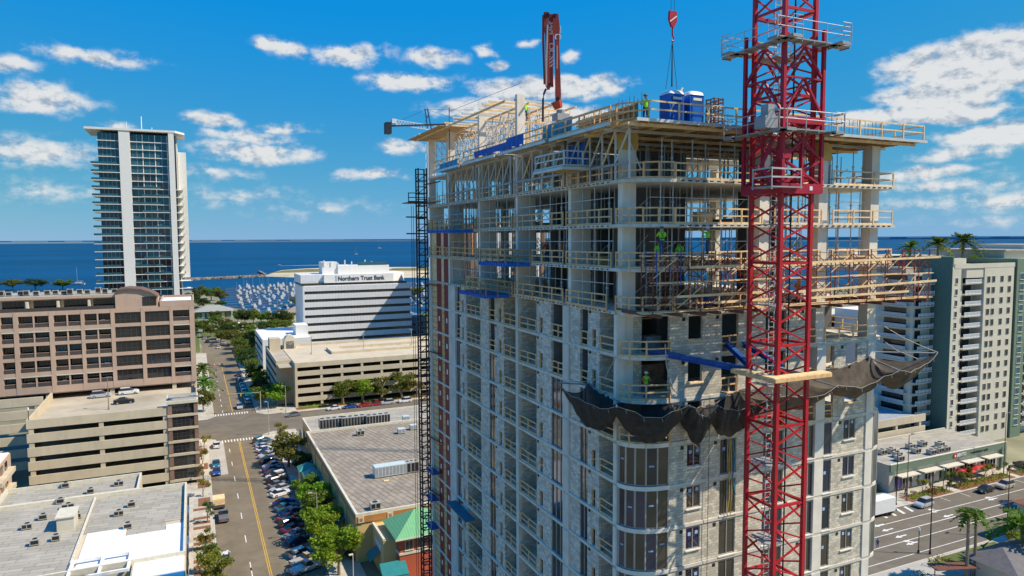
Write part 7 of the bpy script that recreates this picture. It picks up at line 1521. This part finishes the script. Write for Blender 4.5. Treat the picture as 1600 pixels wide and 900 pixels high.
stride = dict(knL=(.12, .22, .55), anL=(.12, .10, .14), toL=(.13, .26, .09), knR=(-.12, -.02, .50), anR=(-.12, -.16, .10), toR=(-.13, -.01, .05)); lean = dict(chest=(0, .14, 1.30), neck=(0, .22, 1.45), head0=(0, .27, 1.52), head1=(0, .29, 1.62), head2=(0, .28, 1.71), shL=(.19, .16, 1.40), shR=(-.19, .16, 1.40), elL=(.26, .32, 1.18), haL=(.2, .48, 1.08), elR=(-.26, .32, 1.18), haR=(-.2, .48, 1.08))
away, toward = rad(-20), rad(150)
person(26.95, 38.0, DZ, away, 'worker in a lime shirt standing at the near corner of the top deck', hat=HATK, pose=work)
# raised scaffold lifts the two climbing workers stand on
for (xa, xb, lab) in ((26.5, 28.4, 'first'), (30.2, 32.2, 'second')):
    z = SZ+1.95; lf = thing('scaffold_lift', '%s narrow raised scaffold lift under a lime shirted worker above the front scaffold' % lab, 'scaffold', ((xa+xb)/2, 36.6, z), 'raised scaffold lifts')
    for x in (xa, xb):
        for y in (36.05, 37.2): rod('post', (x, y, z), (x, y, z+2.0 if lab == 'second' else z+2.1), .04, BLUEST if lab == 'first' else SCAF, lf, 6)
        for q in range(4): rod('rung', (x, 36.05, z+.3+q*.45), (x, 37.2, z+.3+q*.45), .02, BLUEST if lab == 'first' else SCAF, lf, 5)
    for y in (36.25, 36.6, 36.95): bar('plank', (xa-.6, y, z+1.72), (xb+.8, y, z+1.72), .3, .05, WOODP, lf)
zl = SZ+1.95+1.745
person(27.3, 36.6, zl, away, 'worker in lime shirt and harness on the left raised scaffold lift', hat=HATK, pose={**work, **stride}, harness=True); person(31.0, 36.6, zl, rad(70), 'worker with white hard hat reaching out on the right raised scaffold lift', pose=reach, pants=JEAN, harness=True)
person(28.35, 38.35, S(1), toward, 'worker in lime behind the rail between the two raised lifts, left one', hat=HATK, pose=work); person(30.3, 38.5, S(1), away, 'worker in lime behind the rail between the two raised lifts, right one, back turned', hat=HATK, pose=lean, harness=True)
person(28.3, 42.3, S(1)+.0, rad(30), 'worker in lime with a blue hat standing inside the open floor near the left face', hat=HATB, pose=reach)
person(28.6, 52.2, S(1), toward, 'worker in an orange shirt on the open left floor, right of two', shirt=ORAN, pose=work, hat=HATK); person(28.2, 54.2, S(1), toward, 'worker in a red orange shirt on the open left floor, left of two', shirt=mat('shirt_red', (.45, .06, .03), .8), pose=work, hat=HATK)
person(26.9, 66.3, S(3), toward, 'worker in lime on the upper balcony of the far left column of balconies', pose=work); person(26.85, 65.9, S(4), toward, 'worker in lime with pale hat one balcony lower at the far left', pose=lean)
person(28.1, 39.3, S(4), rad(165), 'worker in orange sleeves and lime vest with white hard hat in the rounded corner', sleeve=ORAN, pose=work)
box('foot_plank', 26.6, 30, 56.9, 57.5, 67.35, 67.42, WOODP, UP); person(27.6, 57.2, 67.42, away, 'worker in lime among the upper joists beside the tallest column', pose=lean)
person(41.8, 39.0, S(2), toward, 'worker in orange inside the scaffolded floor right of the mast', shirt=ORAN, hat=mat('hat_orange', (.7, .15, .02), .4), pose=work)
p = onz(1415, 775); person(p.x, p.y, .13, rad(60), 'pedestrian in dark clothes by the wooden pole, left of two', shirt=DARKC, hat=None, pose=stride); person(p.x+1.0, p.y+.5, .13, rad(60), 'pedestrian in dark clothes by the wooden pole, right of two', shirt=DARKC, hat=None, pose=stride)
p = onz(1371, 857); person(p.x, p.y, .1, rad(-30), 'pedestrian in blue at the tower corner by the avenue', shirt=MATS['jeans'], hat=None)
